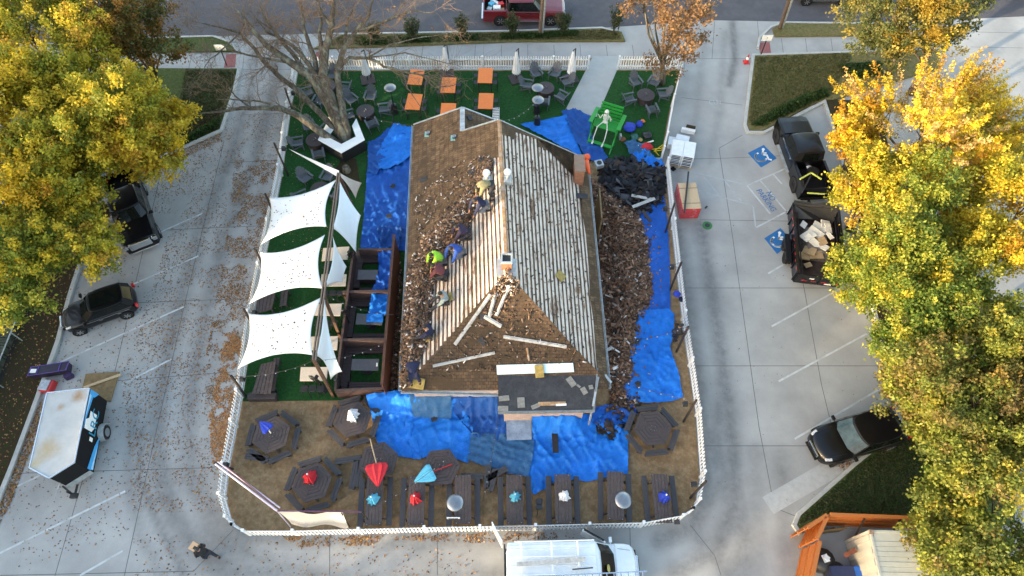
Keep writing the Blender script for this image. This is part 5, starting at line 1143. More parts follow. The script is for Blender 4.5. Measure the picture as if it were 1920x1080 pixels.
for i in range(6):
    r_ = .17 - .012 * abs(i - 2); b.tube([(-.15 + r_ * .8 * math.cos(a), -.12 + r_ * math.sin(a), 1.52 - .065 * i) for a in [k * math.pi / 7 - math.pi / 1.0 + .3 for k in range(0, 14)]], .015, 5)
b.ball((-.12, -.12, 1.0), .16, 10, (.8, 1.1, .6)); b.build('torso', B_, sk_)
for s in (-1, 1):
    b = MB(); sy = -.12 + s * .2
    b.tube([(-.15, sy, 1.5), (-.02, sy + s * .12, 1.28)], [.03, .022], 6); b.tube([(-.02, sy + s * .12, 1.28), (.1, sy + s * .16, 1.55)], [.024, .02], 6)
    for k in range(5): an = (k - 2) * .28; b.tube([(.1, sy + s * .16, 1.55), (.12 + .02 * k, sy + s * .16 + math.sin(an) * .1, 1.64), (.14 + .02 * k, sy + s * .16 + math.sin(an) * .17, 1.70 + (.02 if k in (1, 2, 3) else -.02))], [.012, .010, .007], 5)
    b.build('arm', B_, sk_)
    b = MB(); hy = -.12 + s * .13; ky = -.12 + s * .3
    b.tube([(-.08, hy, .98), (.42, ky, 1.02)], [.035, .03], 7); b.ball((.42, ky, 1.0), .05, 8); b.tube([(.42, ky, 1.0), (.85, ky + s * .03, .55), (1.0, ky, .38)], [.032, .028, .025], 7); b.box((1.08, ky, .36), (.24, .09, .05)); b.build('leg', B_, sk_)
def lump(u, v_, r, m, label, name='cloth_bundle', cat='bundle', z=.05, sc=(1, 1, .5), group=None):
    q = P(u, v_, r * .4); b = MB(); n = 12; b.ball((0, 0, r * .4), r, n, sc); rs = random.Random(u)
    b.v = [tuple(Vector(x) * (1 + .35 * noise.noise(Vector(x) * (4 / max(r, .2)) + Vector((u, 0, 0))))) for x in b.v]; o = b.build(name, m, loc=(q.x, q.y, z), smooth=True); return tag(o, label, cat, group)
lump(1181, 240, .42, M['blue'], 'round royal blue tarp bundle behind the tool heap'); lump(1199, 234, .24, M['blue'], 'blue bucket beside the tarp bundle', 'bucket', 'bucket', sc=(1, 1, 1.1)); lump(1205, 228, .16, M['orange'], 'small orange bag behind the blue bucket', 'bag', 'bag')
lump(1213, 255, .32, M['black'], 'black bag on the turf near the right picket fence', 'bag', 'bag'); lump(1168, 262, .2, mat('brown_leather', (.2, .07, .03), .7, var=.4), 'brown tool belt beside the giant green seat', 'tool_belt', 'tool belt'); lump(1190, 258, .28, mat('teal_bag', (.03, .13, .11), .7, var=.4), 'teal bag in the middle of the tools', 'bag', 'bag'); lump(1200, 263, .16, mat('tan_glove', (.4, .28, .12), .8, var=.3), 'tan work gloves on the tool heap', 'gloves', 'gloves'); lump(1212, 276, .36, M['red'], 'red bag beside the yellow rope', 'bag', 'bag', sc=(1.2, .8, .5))
for a, c, m_, lb, r_ in (((1196, 274), (1225, 264), 'white', 'white plastic tube lying on the tools', .05), ((1203, 278), (1213, 291), 'lumber', 'short pale wooden handle beside the red bag', .03)):
    p0 = P(*a, .25); p1 = P(*c, .25); b = MB(); b.cyl((0, 0, 0), p1 - p0, r_, n=8); tag(b.build('tube', M[m_], loc=p0), lb, 'tube')
ym = mat('yellow_rope', (.62, .45, .03), .7); b = MB(); pts = [(1222, 280), (1240, 278), (1254, 262), (1240, 282), (1226, 283), (1236, 292), (1228, 282), (1245, 270)]; pw = [P(u, v_, .12) for u, v_ in pts]; b.tube([q - pw[0] for q in pw], .03, 6); tag(b.build('extension_cord', ym, loc=pw[0]), 'yellow cord looped beside the right picket fence', 'cord')
b = MB(); q = P(1163, 257, .2); b.box((0, 0, .2), (.14, .3, .4)); tag(b.build('drill_case', M['galv'], loc=(q.x, q.y, .03), bevel=.03), 'small white and grey tool case beside the giant green seat', 'tool case')
q = P(1124, 303, 1.0); t = thing('vent_cover', 'square grey vent box standing by the back right building corner', 'vent box', (q.x, q.y, .6), .3); b = MB(); b.box((0, 0, .15), (.5, .5, .3)); b.build('housing', M['galv'], t, bevel=.02); b = MB(); b.cyl((0, 0, .3), (0, 0, .32), .16, n=14); b.build('opening', M['black'], t)
# pallets on the right driveway
def pallet_stack():
    q = P(1275, 300, 0); t = thing('shingle_pallet', 'pallet stacked with white wrapped shingle bundles', 'pallet', (q.x, q.y, 0), R(-14)); t.scale = (1.3, 1.25, 1.15)
    b = MB()
    for y in (-.5, -.17, .17, .5): b.box((0, y, .1), (1.15, .1, .03))
    for x in (-.5, 0, .5): b.box((x, 0, .05), (.1, 1.1, .08))
    b.build('pallet', M['lumber'], t); rs = random.Random(4); k = 0
    for l in range(7):
        for i in range(2):
            b = MB(); b.box((rs.uniform(-.02, .02) + (-.285 + .57 * i), rs.uniform(-.02, .02), .2 + l * .12), (.55, 1.05, .10)); b.build('bundle', M['wrap'], t, bevel=.02)
            b = MB(); b.box((-.285 + .57 * i, -.532, .2 + l * .12), (.42, .03, .055)); b.build('label_strip', M['blueblack'], t)
    return t
M['wrap'] = mat('white_wrap', (.66, .69, .72), .35, var=.08, scale=5); M['blueblack'] = mat('wrap_print', (.04, .06, .10), .5, var=.5, scale=12)
ps = pallet_stack()
for i, (u, v_, sx, sy, h, rz, m_, lb) in enumerate(((1261, 262, .5, .7, .55, -.25, 'wrap', 'white wrapped bundles left of the shingle pallet'), (1281, 256, .85, .5, .7, -.3, 'wrap', 'white wrapped bundles behind the shingle pallet'), (1292, 240, .9, .22, .45, -.25, 'whitecloth', 'white roll at the back of the shingle pallets'), (1296, 236, .6, .2, .5, -.3, 'mulch', 'brown cardboard roll at the very back of the shingle pallets'), (1303, 268, .2, .25, .5, -.3, 'cardboard', 'small cardboard piece right of the shingle pallet'))):
    q = P(u, v_, h); b = MB()
    for l in range(max(1, int(h / .12))): b.box((0, 0, .06 + l * .12), (sx, sy, .10))
    o = b.build('wrapped_bundles', M[m_], loc=(q.x, q.y, 0), bevel=.02); o.rotation_euler = (0, 0, rz); tag(o, lb, 'bundle')
q = P(1284, 352, 1.0); t = thing('wrapped_pallet', 'red film wrapped pallet with a wood panel top', 'pallet', (P(1290, 405, 0).x - .05, P(1290, 400, 0).y + .55, 0), R(2)); b = MB(); b.box((0, 0, .55), (1.15, 2.0, 1.0)); b.build('wrapping', mat('red_film', (.50, .04, .05), .2, var=.25, scale=4, col2=(.62, .35, .34), mix=(.55, .72), coat=.5, bump=.5), t, bevel=.04)
b = MB(); b.box((0, -.02, 1.07), (1.1, 1.95, .03)); b.build('wood_panel', M['osb'], t); b = MB(); b.box((0, .55, 1.092), (1.12, .02, .012)); b.box((0, -.6, 1.092), (1.12, .02, .012)); b.build('strap', M['black'], t)
b = MB(); b.box((0, 0, .05), (1.1, 1.9, .1)); b.build('pallet', M['lumber'], t)
q = P(1326, 423, 0); t = thing('storm_drain_cover', 'round green drain cover in the right driveway', 'drain cover', (q.x, q.y, .006)); b = MB(); b.lathe([(.3, 0), (.3, .02), (.26, .03)], (0, 0, 0), 20); b.build('ring', mat('green_ring', (.03, .16, .04), .7, var=.3), t); b = MB(); b.lathe([(.16, .03), (.16, .04)], (0, 0, 0), 12); b.build('grate', M['black'], t)
b = MB(); q = P(1324, 389, 0); b.box((0, 0, .04), (.2, .09, .08), rz=.8); tag(b.build('shoe', M['black'], loc=q, bevel=.02), 'small black object on the right driveway beside the red pallet', 'object')
b = MB(); q = P(1262, 317, 0); b.box((0, 0, .02), (.3, .3, .03), rz=.7); tag(b.build('floor_mat', M['trim'], loc=q), 'small dark square by the gate below the shingle pallet', 'mat')
q = P(1399, 117, 0); t = thing('traffic_cone', 'small red and white cone at the corner lawn kerb', 'traffic cone', (q.x, q.y, 0)); b = MB(); b.box((0, 0, .02), (.42, .42, .04)); b.build('base', M['redplastic'], t); b = MB(); b.lathe([(.17, .04), (.11, .3)], (0, 0, 0), 12); b.lathe([(.07, .5), (.03, .7)], (0, 0, 0), 12); b.build('cone', M['redplastic'], t); b = MB(); b.lathe([(.112, .3), (.071, .5)], (0, 0, 0), 12); b.build('reflective_band', M['white'], t)
# signs and poles by the street
def signpost(u0, v0, u1, v1, h, label, panel=(.55, .3), n=1):
    a = P(u0, v0, 0); lean = ptop(u1, v1, h, a); t = thing('sign_post', label, 'sign', a); b = MB(); b.beam((0, 0, 0), (lean[0], lean[1], h), .06, .06, up=Vector((0, 1, 0))); b.build('post', M['blackpost'], t)
    for i in range(n): b = MB(); b.box((lean[0] - .18 * (n - 1) + .36 * i, lean[1], h - .05), (.34 if n > 1 else panel[0], .04, panel[1])); b.build('panel', M['white'], t)
signpost(425, 122, 412, 88, 2.0, 'thin post with two small white panels by the left driveway', (.6, .45), 2); signpost(1426, 104, 1439, 70, 2.0, 'thin post with two small white panels by the right driveway', (.6, .45), 2)
def pole(u0, v0, u1, v1, h, label, r=.15, strip=True):
    a = P(u0, v0, 0); lean = ptop(u1, v1, h, a); t = thing('utility_pole', label, 'utility pole', a, 0, 'wooden utility poles at the street'); b = MB(); b.cyl((0, 0, 0), (lean[0], lean[1], h), r, r * .8, n=12); b.build('pole', mat('pole_wood', (.13, .09, .065), .85, var=.3, scale=5, stretch=(3, 3, .3)), t)
    b = MB(); b.cyl((.15, -.1, 0), (lean[0] + .15, lean[1] - .1, h), .07, n=8); b.build('conduit', M['galv'], t)
pole(1013, 63, 1019, -12, 6, 'wooden utility pole with grey conduit in front of the red pickup'); pole(1462, 53, 1484, -12, 5, 'leaning wooden pole at the right street corner')

# ------------------------------------------------------------------ string lights over the yard
def cable(a, c, label, sag=.5, bulbs=8):
    p0 = P(*a); p1 = P(*c); t = thing('string_lights', label, 'string lights', p0, 0, 'string lights over the yard'); pts = []
    for i in range(17): s_ = i / 16; q = p0.lerp(p1, s_) - p0; q.z -= sag * 4 * s_ * (1 - s_); pts.append(q)
    b = MB(); b.tube(pts, .011, 4, cap=False); b.build('cable', M['black'], t)
    b = MB()
    for i in range(1, bulbs): q = pts[int(i * 16 / bulbs)]; b.ball(q + Vector((0, 0, -.07)), .035, 6)
    b.build('bulbs', M['lamp'], t)
cable((436, 706, 2.5), (588, 676, 4.2), 'light string from the lower left post to the near beam end'); cable((590, 676, 4.2), (724, 640, 2.4), 'light string from the near beam end to the board wall')
cable((606, 551, 4.2), (736, 590, 2.4), 'light string from the middle beam joint to the board wall'); cable((1291, 612, 3.0), (1142, 640, 3.2), 'light string from the right fence to the building, middle')
cable((1278, 491, 3.0), (1125, 520, 3.2), 'light string from the right fence to the building, upper'); cable((1306, 750, 3.0), (1140, 700, 3.2), 'light string from the right fence to the building, lower')
cable((848, 850, 2.4), (702, 950, 2.2), 'light string crossing the picnic tables at the front left'); cable((934, 780, 3.0), (905, 940, 2.0), 'light string from the bay to the benches in front')
cable((534, 166, 2.5), (776, 236, 3.1), 'light string from the left fence to the back left roof corner'); cable((935, 226, 5.0), (1008, 186, 2.4), 'light string from the roof peak to the heater')

p0 = P(1291, 322, 1.2); p1 = P(1283, 399, 1.2); b = MB(); b.beam((0, 0, 0), p1 - p0, .1, .1); tag(b.build('black_pipe', M['black'], loc=p0, bevel=.01), 'long black bar lying across the wood panel of the red pallet', 'bar')
# ------------------------------------------------------------------ vehicles (local x forward, origin on the ground under the middle)
def make_wheel(parent, x, y, r=.34, wdt=.23, rim='rim'):
    s = 1 if y > 0 else -1
    b = MB(); b.lathe([(r * .62, -wdt / 2), (r * .93, -wdt / 2), (r, -wdt / 2 + .03), (r, wdt / 2 - .03), (r * .93, wdt / 2), (r * .62, wdt / 2)], (0, 0, 0), 24)
    Rm = Matrix.Rotation(R(90), 3, 'X'); b.v = [tuple(Rm @ Vector(q) + Vector((x, y, r))) for q in b.v]
    w_ = b.build('wheel', M['rubber'], parent)
    b = MB(); b.cyl((x, y + s * (wdt / 2 - .035), r), (x, y + s * (wdt / 2 - .02), r), r * .63, n=20)
    for k in range(6):
        a = k * math.pi / 3; b.beam((x, y + s * (wdt / 2 - .005), r), (x + r * .6 * math.cos(a), y + s * (wdt / 2 - .005), r + r * .6 * math.sin(a)), .055, .03, up=Vector((0, 1, 0)))
    b.cyl((x, y, r), (x, y + s * (wdt / 2 + .01), r), r * .15, n=10); b.build('rim', M[rim], w_)
def loft(sections, closed=True):
    """sections: list of lists of points, same length; quads between, fan caps"""
    b = MB(); k = len(sections[0]); vs = [p for s_ in sections for p in s_]
    fs = [(i * k + j, (i + 1) * k + j, (i + 1) * k + j + 1, i * k + j + 1) for i in range(len(sections) - 1) for j in range(k - 1)]
    fs += [(i * k + k - 1, (i + 1) * k + k - 1, (i + 1) * k, i * k) for i in range(len(sections) - 1)]
    fs += [tuple(range(k)), tuple((len(sections) - 1) * k + j for j in range(k))[::-1]]
    return b.add(vs, fs)
def body_shell(prof, W, zb=.22, crown=.03, shoulder=.86, bow=.32):
    secs = []
    for x, zt, wf in prof:
        w_ = W / 2 * wf; zm = min(zt - .12, .62 * zt + .12)
        r = [(x, -w_ * .9, zb), (x, -w_, zb + .14), (x, -w_ * 1.0, zm), (x, -w_ * .97, zt - .06), (x, -w_ * shoulder, zt), (x, -w_ * .4, zt + crown), (x, w_ * .4, zt + crown), (x, w_ * shoulder, zt), (x, w_ * .97, zt - .06), (x, w_ * 1.0, zm), (x, w_, zb + .14), (x, w_ * .9, zb)]
        k_ = max(0, 1 - abs(prof[0][0] - x) / .9) * bow; k2_ = max(0, 1 - abs(prof[-1][0] - x) / .7) * bow * .6
        secs.append([(px - (k_ - k2_) * (py / (W / 2)) ** 2, py, pz) for px, py, pz in r])
    return loft(secs)
def car(loc, rz, label, cat, name, group=None, L=4.7, W=1.85, H=1.5, paint='paint_black', belt=.95, hood=.92, cowl=.95, roof_f=.35, roof_r=-1.35, rear=-1.95, deck=.98, wb=(1.4, -1.35), wr=.34, style='suv', glass_front='glass', rim='rim', grille='chrome', ghw=.80, rhw=.64):
    t = thing(name, label, cat, loc, rz, group); hl = L / 2; pm = M[paint]
    if style == 'pickup':
        prof = [(hl, .58, .72), (hl - .03, hood - .12, .86), (hl - .2, hood - .02, .95), (hl - .6, hood + .03, 1), (cowl, hood + .09, 1), (cowl - .01, belt, 1), (rear, belt, 1), (rear - .02, belt, 1)]
        b = body_shell(prof, W, zb=.35, bow=.0); b.build('body', pm, t, bevel=.03)
        b = MB(); zb0, zt0 = .35, belt + .02; x0, x1 = -hl, rear - .04; m_ = (x0 + x1) / 2; ln = x1 - x0
        for s in (-1, 1): b.box((m_, s * (W / 2 - .06), (zb0 + zt0) / 2), (ln, .12, zt0 - zb0)); b.box((m_, s * (W / 2 - .1), zt0 + .01), (ln, .16, .04))
        b.box((x0 + .04, 0, (zb0 + zt0) / 2), (.08, W - .1, zt0 - zb0)); b.box((m_, 0, .62), (ln, W - .1, .08)); b.build('bed', pm, t, bevel=.025)
        b = MB(); b.box((m_, 0, .67), (ln - .12, W - .3, .02)); b.build('bed_liner', M['trim'], t)
        b = MB(); b.box((-hl - .08, 0, .5), (.14, W * .9, .16)); b.build('bumper', M['chrome'] if paint != 'paint_black' else M['trim'], t, bevel=.03)
    elif style == 'van':
        prof = [(hl, .50, .70), (hl - .02, hood - .22, .86), (hl - .15, hood - .06, .96), (hl - .5, hood, 1), (cowl + .05, hood + .10, 1), (cowl, belt, 1), (-hl + .05, belt, 1), (-hl, belt - .1, .97)]
        b = body_shell(prof, W, zb=.3, bow=.25); b.build('body', pm, t, bevel=.03)
    else:
        prof = [(hl, .45, .62), (hl - .04, .70, .76), (hl - .16, hood - .12, .88), (hl - .45, hood - .03, .96), (hl - .9, hood + .02, 1), (cowl + .1, hood + .06, 1), (cowl - .2, belt, 1), (0, belt, 1), (rear + .1, belt, .99), (rear - .1, deck, .96), (-hl + .12, deck - .06, .88), (-hl + .02, deck - .25, .80), (-hl, .5, .74)]
        b = body_shell(prof, W, zb=.22, bow=.42); bo = b.build('body', pm, t, smooth=True); sb = bo.modifiers.new('sub', 'SUBSURF'); sb.levels = 2; sb.render_levels = 2
    # greenhouse: base ring (cowl..rear) and roof ring
    wb_, wt_ = W / 2 * .93, W / 2 * (rhw / .8)
    zb1 = belt - .02; zr = H - .06
    def ring(xf, xr, hw, z, bow=.12): return [(xf - bow, -hw, z), (xf, -hw * .6, z), (xf + .02, 0, z), (xf, hw * .6, z), (xf - bow, hw, z), (xr + bow * .5, hw, z), (xr, hw * .6, z), (xr, -hw * .6, z), (xr + bow * .5, -hw, z)]
    lo = ring(cowl, rear, wb_, zb1, .22); hi = ring(roof_f, roof_r, wt_, zr, .14)
    b = MB(); b.add(lo + hi, [(i, (i + 1) % 9, 9 + (i + 1) % 9, 9 + i) for i in range(9)][::1] + [tuple(range(9, 18))]); b.build('cabin_frame', pm if style == 'van' else M['trim'], t)
    def shrink(q, c, k): return tuple(Vector(c).lerp(Vector(q), k))
    def pane(idx, nm, m_, k=.93, out=.015):
        q = [Vector(lo[i]) for i in idx] + [Vector(hi[i]) for i in idx[::-1]]; c = sum(q, Vector((0, 0, 0))) / len(q); n = (q[1] - q[0]).cross(q[-1] - q[0]).normalized()
        if n.dot(c - Vector(((cowl + rear) / 2, 0, c.z))) < 0: n = -n
        b = MB(); b.add([c.lerp(p, k) + n * out for p in q], [tuple(range(len(q)))]); return b.build(nm, m_, t)
    # windscreen follows the bowed ring
    q = []
    for k_ in range(5): a = Vector(lo[k_]); h_ = Vector(hi[k_]); q.append((a.lerp(h_, .08), a.lerp(h_, .93)))
    b = MB(); off = Vector((.02, 0, .012)); vs = [p + off for pr in q for p in pr]; 
    vs = [Vector((v_.x, v_.y * .95, v_.z)) for v_ in vs]
    b.add(vs, [(2 * i, 2 * i + 2, 2 * i + 3, 2 * i + 1) for i in range(4)]); b.build('windscreen', M[glass_front], t)
    if style != 'van':
        pane((6, 7), 'rear_window', M['glass'], .95)
    for s, (i0, i1) in ((1, (4, 5)), (-1, (8, 0))):
        a0, a1, h0, h1 = Vector(lo[i0]), Vector(lo[i1]), Vector(hi[i0]), Vector(hi[i1])
        if s < 0: a0, a1, h0, h1 = a1, a0, h1, h0
        segs = ((.04, .48), (.52, .96)) if style != 'van' else ((.03, .24),)
        for f0, f1 in segs:
            q = [a0.lerp(a1, f0), a0.lerp(a1, f1), h0.lerp(h1, f1), h0.lerp(h1, f0)]; c = sum(q, Vector((0, 0, 0))) / 4
            q = [c.lerp(p, .9) + Vector((0, s * .015, .005)) for p in q]; b = MB(); b.add(q, [(0, 1, 2, 3)]); b.build('side_window', M['glass'], t)
    sec = []
    rr = ring(roof_f, roof_r, wt_ * 1.015, zr, .14)
    b = MB(); top = [(p[0] * 1.0 - (.06 if i < 5 else -.06) * (1 if True else 0), p[1] * .88, H) for i, p in enumerate(rr)]
    b.add(rr + [(p[0], p[1], p[2] + .03) for p in rr] + top, [(i, (i + 1) % 9, 9 + (i + 1) % 9, 9 + i) for i in range(9)] + [(9 + i, 9 + (i + 1) % 9, 18 + (i + 1) % 9, 18 + i) for i in range(9)] + [tuple(range(18, 27)), tuple(range(9))[::-1]])
    ro = b.build('roof', pm, t, smooth=True, bevel=.02)
    if style == 'suv': ro.modifiers.clear(); sb = ro.modifiers.new('sub', 'SUBSURF'); sb.levels = 2; sb.render_levels = 2; ro.scale = (1.04, 1.06, 1.0); ro.location.x = -.04 * (roof_f + roof_r) / 2
    for x in wb:
        for s in (-1, 1):
            b = MB(); b.cyl((x, s * (W / 2 - .2), wr), (x, s * (W / 2 + .012), wr), wr * 1.17, n=24); b.build('wheel_arch', M['trim'], t); make_wheel(t, x, s * (W / 2 - .085), wr, rim=rim)
    for s in (-1, 1):
        b = MB(); b.box((hl - (.42 if style in ('suv', 'van') else .16), s * W * .37, hood - .14), (.34, .15, .10), M=Matrix.Rotation(s * -.35, 3, 'Z') @ Matrix.Rotation(.35, 3, 'Y')); b.build('headlight', M['lamp'], t, bevel=.03)
        b = MB(); b.box((-hl + .07, s * W * .40, deck - .25 if style not in ('pickup', 'van') else belt - .35), (.14, .16, .26)); b.build('taillight', M['taillamp'], t, bevel=.02)
        b = MB(); b.box((cowl - .15, s * (W / 2 + .12), belt + .06), (.14, .24, .15)); b.beam((cowl - .15, s * (W / 2 - .05), belt), (cowl - .15, s * (W / 2 + .1), belt + .04), .05, .05); b.build('side_mirror', M['trim'] if style == 'pickup' else pm, t, bevel=.03)
        b = MB(); b.beam((rear + .3, s * (W / 2 + .004), belt - .1), (cowl - .2, s * (W / 2 + .004), belt - .1), .015, .03)
        for hx_ in (cowl - .9, cowl - 1.9): b.box((hx_, s * (W / 2 + .015), belt - .17), (.2, .03, .035))
        b.build('door_trim', M['chrome'], t)
    b = MB(); b.box((hl - .05, 0, hood - .28), (.1, W * (.42 if style == 'suv' else .5), .2))
    b.build('grille', M[grille], t, bevel=.02)
    b = MB()
    for i in range(4): b.box((hl + .022, 0, hood - .36 + .05 * i), (.01, W * .38, .02))
    b.build('grille_slots', M['black'], t)
    b = MB(); b.box((hl - .08, 0, .40), (.2, W * (.5 if style == 'suv' else .82), .14)); b.build('bumper', M['trim'] if style != 'pickup' else M['chrome'], t, bevel=.04)
    # seams on the hood
    for s in (-1, 1): b = MB(); b.beam((hl - .35, s * W * .34, hood + .02), (cowl + .12, s * W * .38, hood + .085), .012, .012); b.build('hood_seam', M['black'], t)
    return t
def at2(front, rear_, L, z=.9):
    a = P(*front, z); b = P(*rear_, z); m_ = (a + b) / 2; m_.z = 0; return m_, math.atan2(a.y - b.y, a.x - b.x)
loc, rz = at2((1524, 840), (1700, 786), 4.9, .9); loc, rz = at2((1524, 842), (1690, 792), 4.9, .7)
car(loc, rz, 'black crossover parked by the enclosure lawn, tail under the tree', 'car', 'parked_car', L=5.0, W=1.95, H=1.66, belt=1.0, hood=.98, cowl=1.05, roof_f=.35, roof_r=-1.7, rear=-2.25, deck=1.02, glass_front='glass_lit', wb=(1.5, -1.45))
loc, rz = at2((120, 602), (251, 556), 3.9, .6)
t = car(loc, rz, 'small black hatchback parked at the left kerb', 'car', 'parked_car', L=4.1, W=1.75, H=1.42, belt=.92, hood=.86, cowl=.85, roof_f=.25, roof_r=-1.55, rear=-1.9, deck=.95, wb=(1.28, -1.25), wr=.31)
b = MB(); b.box((-.65, 0, 1.427), (1.5, .95, .012)); b.build('sunroof', M['glass'], t)
loc, rz = at2((300, 462), (232, 330), 5.6, .8)
t = car(P(257, 408, 0), R(-62), 'black pickup with a wide chrome grille, half under the left tree', 'pickup truck', 'pickup_truck', L=5.9, W=2.05, H=1.9, belt=1.22, hood=1.2, cowl=1.35, roof_f=.8, roof_r=-.9, rear=-1.1, deck=1.2, style='pickup', wb=(1.95, -1.7), wr=.42)
b = MB(); b.box((2.98, 0, .98), (.10, 1.25, .50))
for s in (-1, 1): b.box((2.90, s * .84, 1.02), (.16, .26, .28))
b.build('chrome_surround', M['chrome'], t, bevel=.03)
# red pickup on the street
loc = P(983, 28, 1.0); q = P(985, 47, 0)
t = car((q.x - .1, q.y + .9, .01), .0, 'dark red crew cab pickup with a loaded bed on the street', 'pickup truck', 'pickup_truck', L=6.0, W=2.0, H=1.9, paint='paint_red', belt=1.2, hood=1.15, cowl=1.35, roof_f=.75, roof_r=-1.15, rear=-1.3, deck=1.2, style='pickup', wb=(1.95, -1.75), wr=.42)
b = MB(); b.beam((-1.0, -1.03, .45), (1.2, -1.03, .45), .12, .04); b.build('side_step', M['chrome'], t)
tx, ty = q.x - .1, q.y + .9
for i, (dx, dy, sx, sy, sz, m_, lb) in enumerate(((-2.0, -.2, .55, .4, .35, 'white', 'white box in the bed of the red pickup'), (-1.7, .3, .4, .35, .3, 'redplastic', 'red container in the bed of the red pickup'), (-2.4, .3, .4, .4, .3, 'cyan', 'light blue container in the bed of the red pickup'), (-2.55, -.3, .35, .35, .3, 'galv', 'grey bucket in the bed of the red pickup'), (-1.6, -.35, .35, .3, .25, 'cardboard', 'tan box in the bed of the red pickup'), (-2.0, -.62, .7, .2, .15, 'blue', 'blue bundle in the bed of the red pickup'), (-2.15, .6, .8, .2, .25, 'whitecloth', 'white sack in the bed of the red pickup'))):
    b = MB(); b.box((0, 0, sz / 2), (sx, sy, sz), rz=i * .4); tag(b.build('cargo_box', M[m_], loc=(tx + dx, ty + dy, .72), bevel=.03), lb, 'cargo', 'cargo in the red pickup bed')
q = P(1525, 12, 0); car((q.x + .8, q.y + .95, .01), R(180), 'dark grey hatchback on the street at the upper right', 'car', 'parked_car', L=4.3, W=1.8, H=1.5, paint='paint_grey', belt=.98)
q = P(1905, -8, 0); car((q.x, q.y + 1.0, .01), R(180), 'black car cut by the top right picture corner', 'car', 'parked_car', L=4.6, W=1.85, H=1.5)
# black pickup towing the dump trailer
loc, rz = at2((1478, 208), (1540, 372), 6, 1.1)
tr = car(loc, rz, 'black pickup with open tool filled bed beside the blue parking symbol', 'pickup truck', 'pickup_truck', L=6.1, W=2.05, H=1.95, belt=1.3, hood=1.28, cowl=1.45, roof_f=.95, roof_r=-.75, rear=-.85, deck=1.3, style='pickup', wb=(2.05, -1.95), wr=.47, rim='trim', grille='trim')
b = MB()
for s in (-1, 1): b.beam((-1.0, s * 1.12, .5), (1.3, s * 1.12, .5), .16, .04)
b.build('side_step', M['galv'], tr)
Rz = Matrix.Rotation(rz, 3, 'Z')
def onbed(x, y, z): return Vector(loc) + Rz @ Vector((x, y, z))
b = MB(); b.lathe([(.18, 0), (.36, .02), (.38, .12), (.36, .24), (.18, .24)], (0, 0, 0), 18); tag(b.build('spare_tyre', M['rubber'], loc=onbed(-1.35, -.25, .70)), 'spare tyre in the bed of the black pickup', 'tyre')
lump(1489, 318, .3, M['whitecloth'], 'white grey cloth bag in the bed of the black pickup', 'bag', 'bag', z=.75, sc=(.7, 1, .5))
lump(1508, 329, .16, M['whitecloth'], 'white cap shaped object in the bed of the black pickup', 'helmet', 'helmet', z=.8)
for a, c, lb, m_ in (((1514, 362), (1546, 364), 'yellow level bar across the tailgate of the black pickup', 'ygreen'), ((1500, 336), (1521, 324), 'yellow green strap in the bed of the black pickup', 'ygreen'), ((1521, 324), (1540, 336), 'yellow green strap at the far side of the black pickup bed', 'ygreen'), ((1503, 362), (1520, 330), 'black bar slanting in the bed of the black pickup', 'black')):
    if 'ygreen' not in M: M['ygreen'] = mat('safety_yellow', (.55, .6, .12), .6)
    p0 = P(*a, 1.38); p1 = P(*c, 1.38); b = MB(); b.beam((0, 0, 0), p1 - p0, .08, .06); tag(b.build('bar', M[m_], loc=p0), lb, 'bar')
# dump trailer
dc = [P(1489, 384, 1.45), P(1571, 390, 1.45), P(1588, 518, 1.45), P(1496, 516, 1.45)]
dm = sum(dc, Vector((0, 0, 0))) / 4; ax = ((dc[0] + dc[1]) / 2 - (dc[2] + dc[3]) / 2); drz = math.atan2(ax.y, ax.x); DL = ax.length; DW = ((dc[1] - dc[0]).length + (dc[2] - dc[3]).length) / 2
dt_ = thing('dump_trailer', 'black dump trailer filled with cardboard and white panels', 'trailer', (dm.x, dm.y, 0), drz)
b = MB()
for s in (-1, 1):
    b.box((0, s * DW / 2, 1.0), (DL, .05, .9)); b.box((0, s * DW / 2, 1.45), (DL, .12, .09))
    for i in range(7): b.box((-DL / 2 + .1 + i * (DL - .2) / 6, s * (DW / 2 + .05), 1.0), (.08, .06, .9))
    b.box((-.3, s * (DW / 2 - .25), 1.36), (DL * .9, .05, .05)); b.box((-.3, s * (DW / 2 - .12), 1.40), (DL * .9, .04, .04))
b.box((DL / 2, 0, 1.0), (.06, DW, .9)); b.box((DL / 2, 0, 1.45), (.12, DW + .1, .09)); b.build('sides', M['paint_black'], dt_, bevel=.01)
b = MB(); b.box((0, 0, .58), (DL, DW, .06)); b.build('bed_floor', mat('rusty_floor', (.06, .035, .028), .8, var=.5, scale=3), dt_)
b = MB()
for s in (-1, 1): b.box((-DL / 2 - .02, s * DW / 4, .95), (.07, DW / 2 - .04, .85)); 
b.build('tailgate', M['paint_black'], dt_, bevel=.01)
b = MB(); b.box((-DL / 2 - .065, .45, 1.1), (.015, .26, .1)); b.box((-DL / 2 - .065, -.55, .72), (.015, .36, .1)); b.build('sticker', M['white'], dt_)
b = MB()
for y in (-.9, -.3, .3, .8): b.box((-DL / 2 - .062, y, .85), (.012, .3, .05))
for i in range(9): b.box((-DL / 2 + .3 + i * .5, DW / 2 + .09, 1.42), (.2, .012, .05))
b.build('reflectors', M['taillamp'], dt_)
for x in (.15, -.75):
    for s in (-1, 1): make_wheel(dt_, x, s * (DW / 2 + .22), .38, .24, 'trim')
b = MB()
for s in (-1, 1): b.box((-.3, s * (DW / 2 + .22), .80), (1.9, .30, .04)); b.box((.15 - .45 - .75 - .2, s * (DW / 2 + .22), .65), (.04, .3, .3))
b.build('fender', M['trim'], dt_)
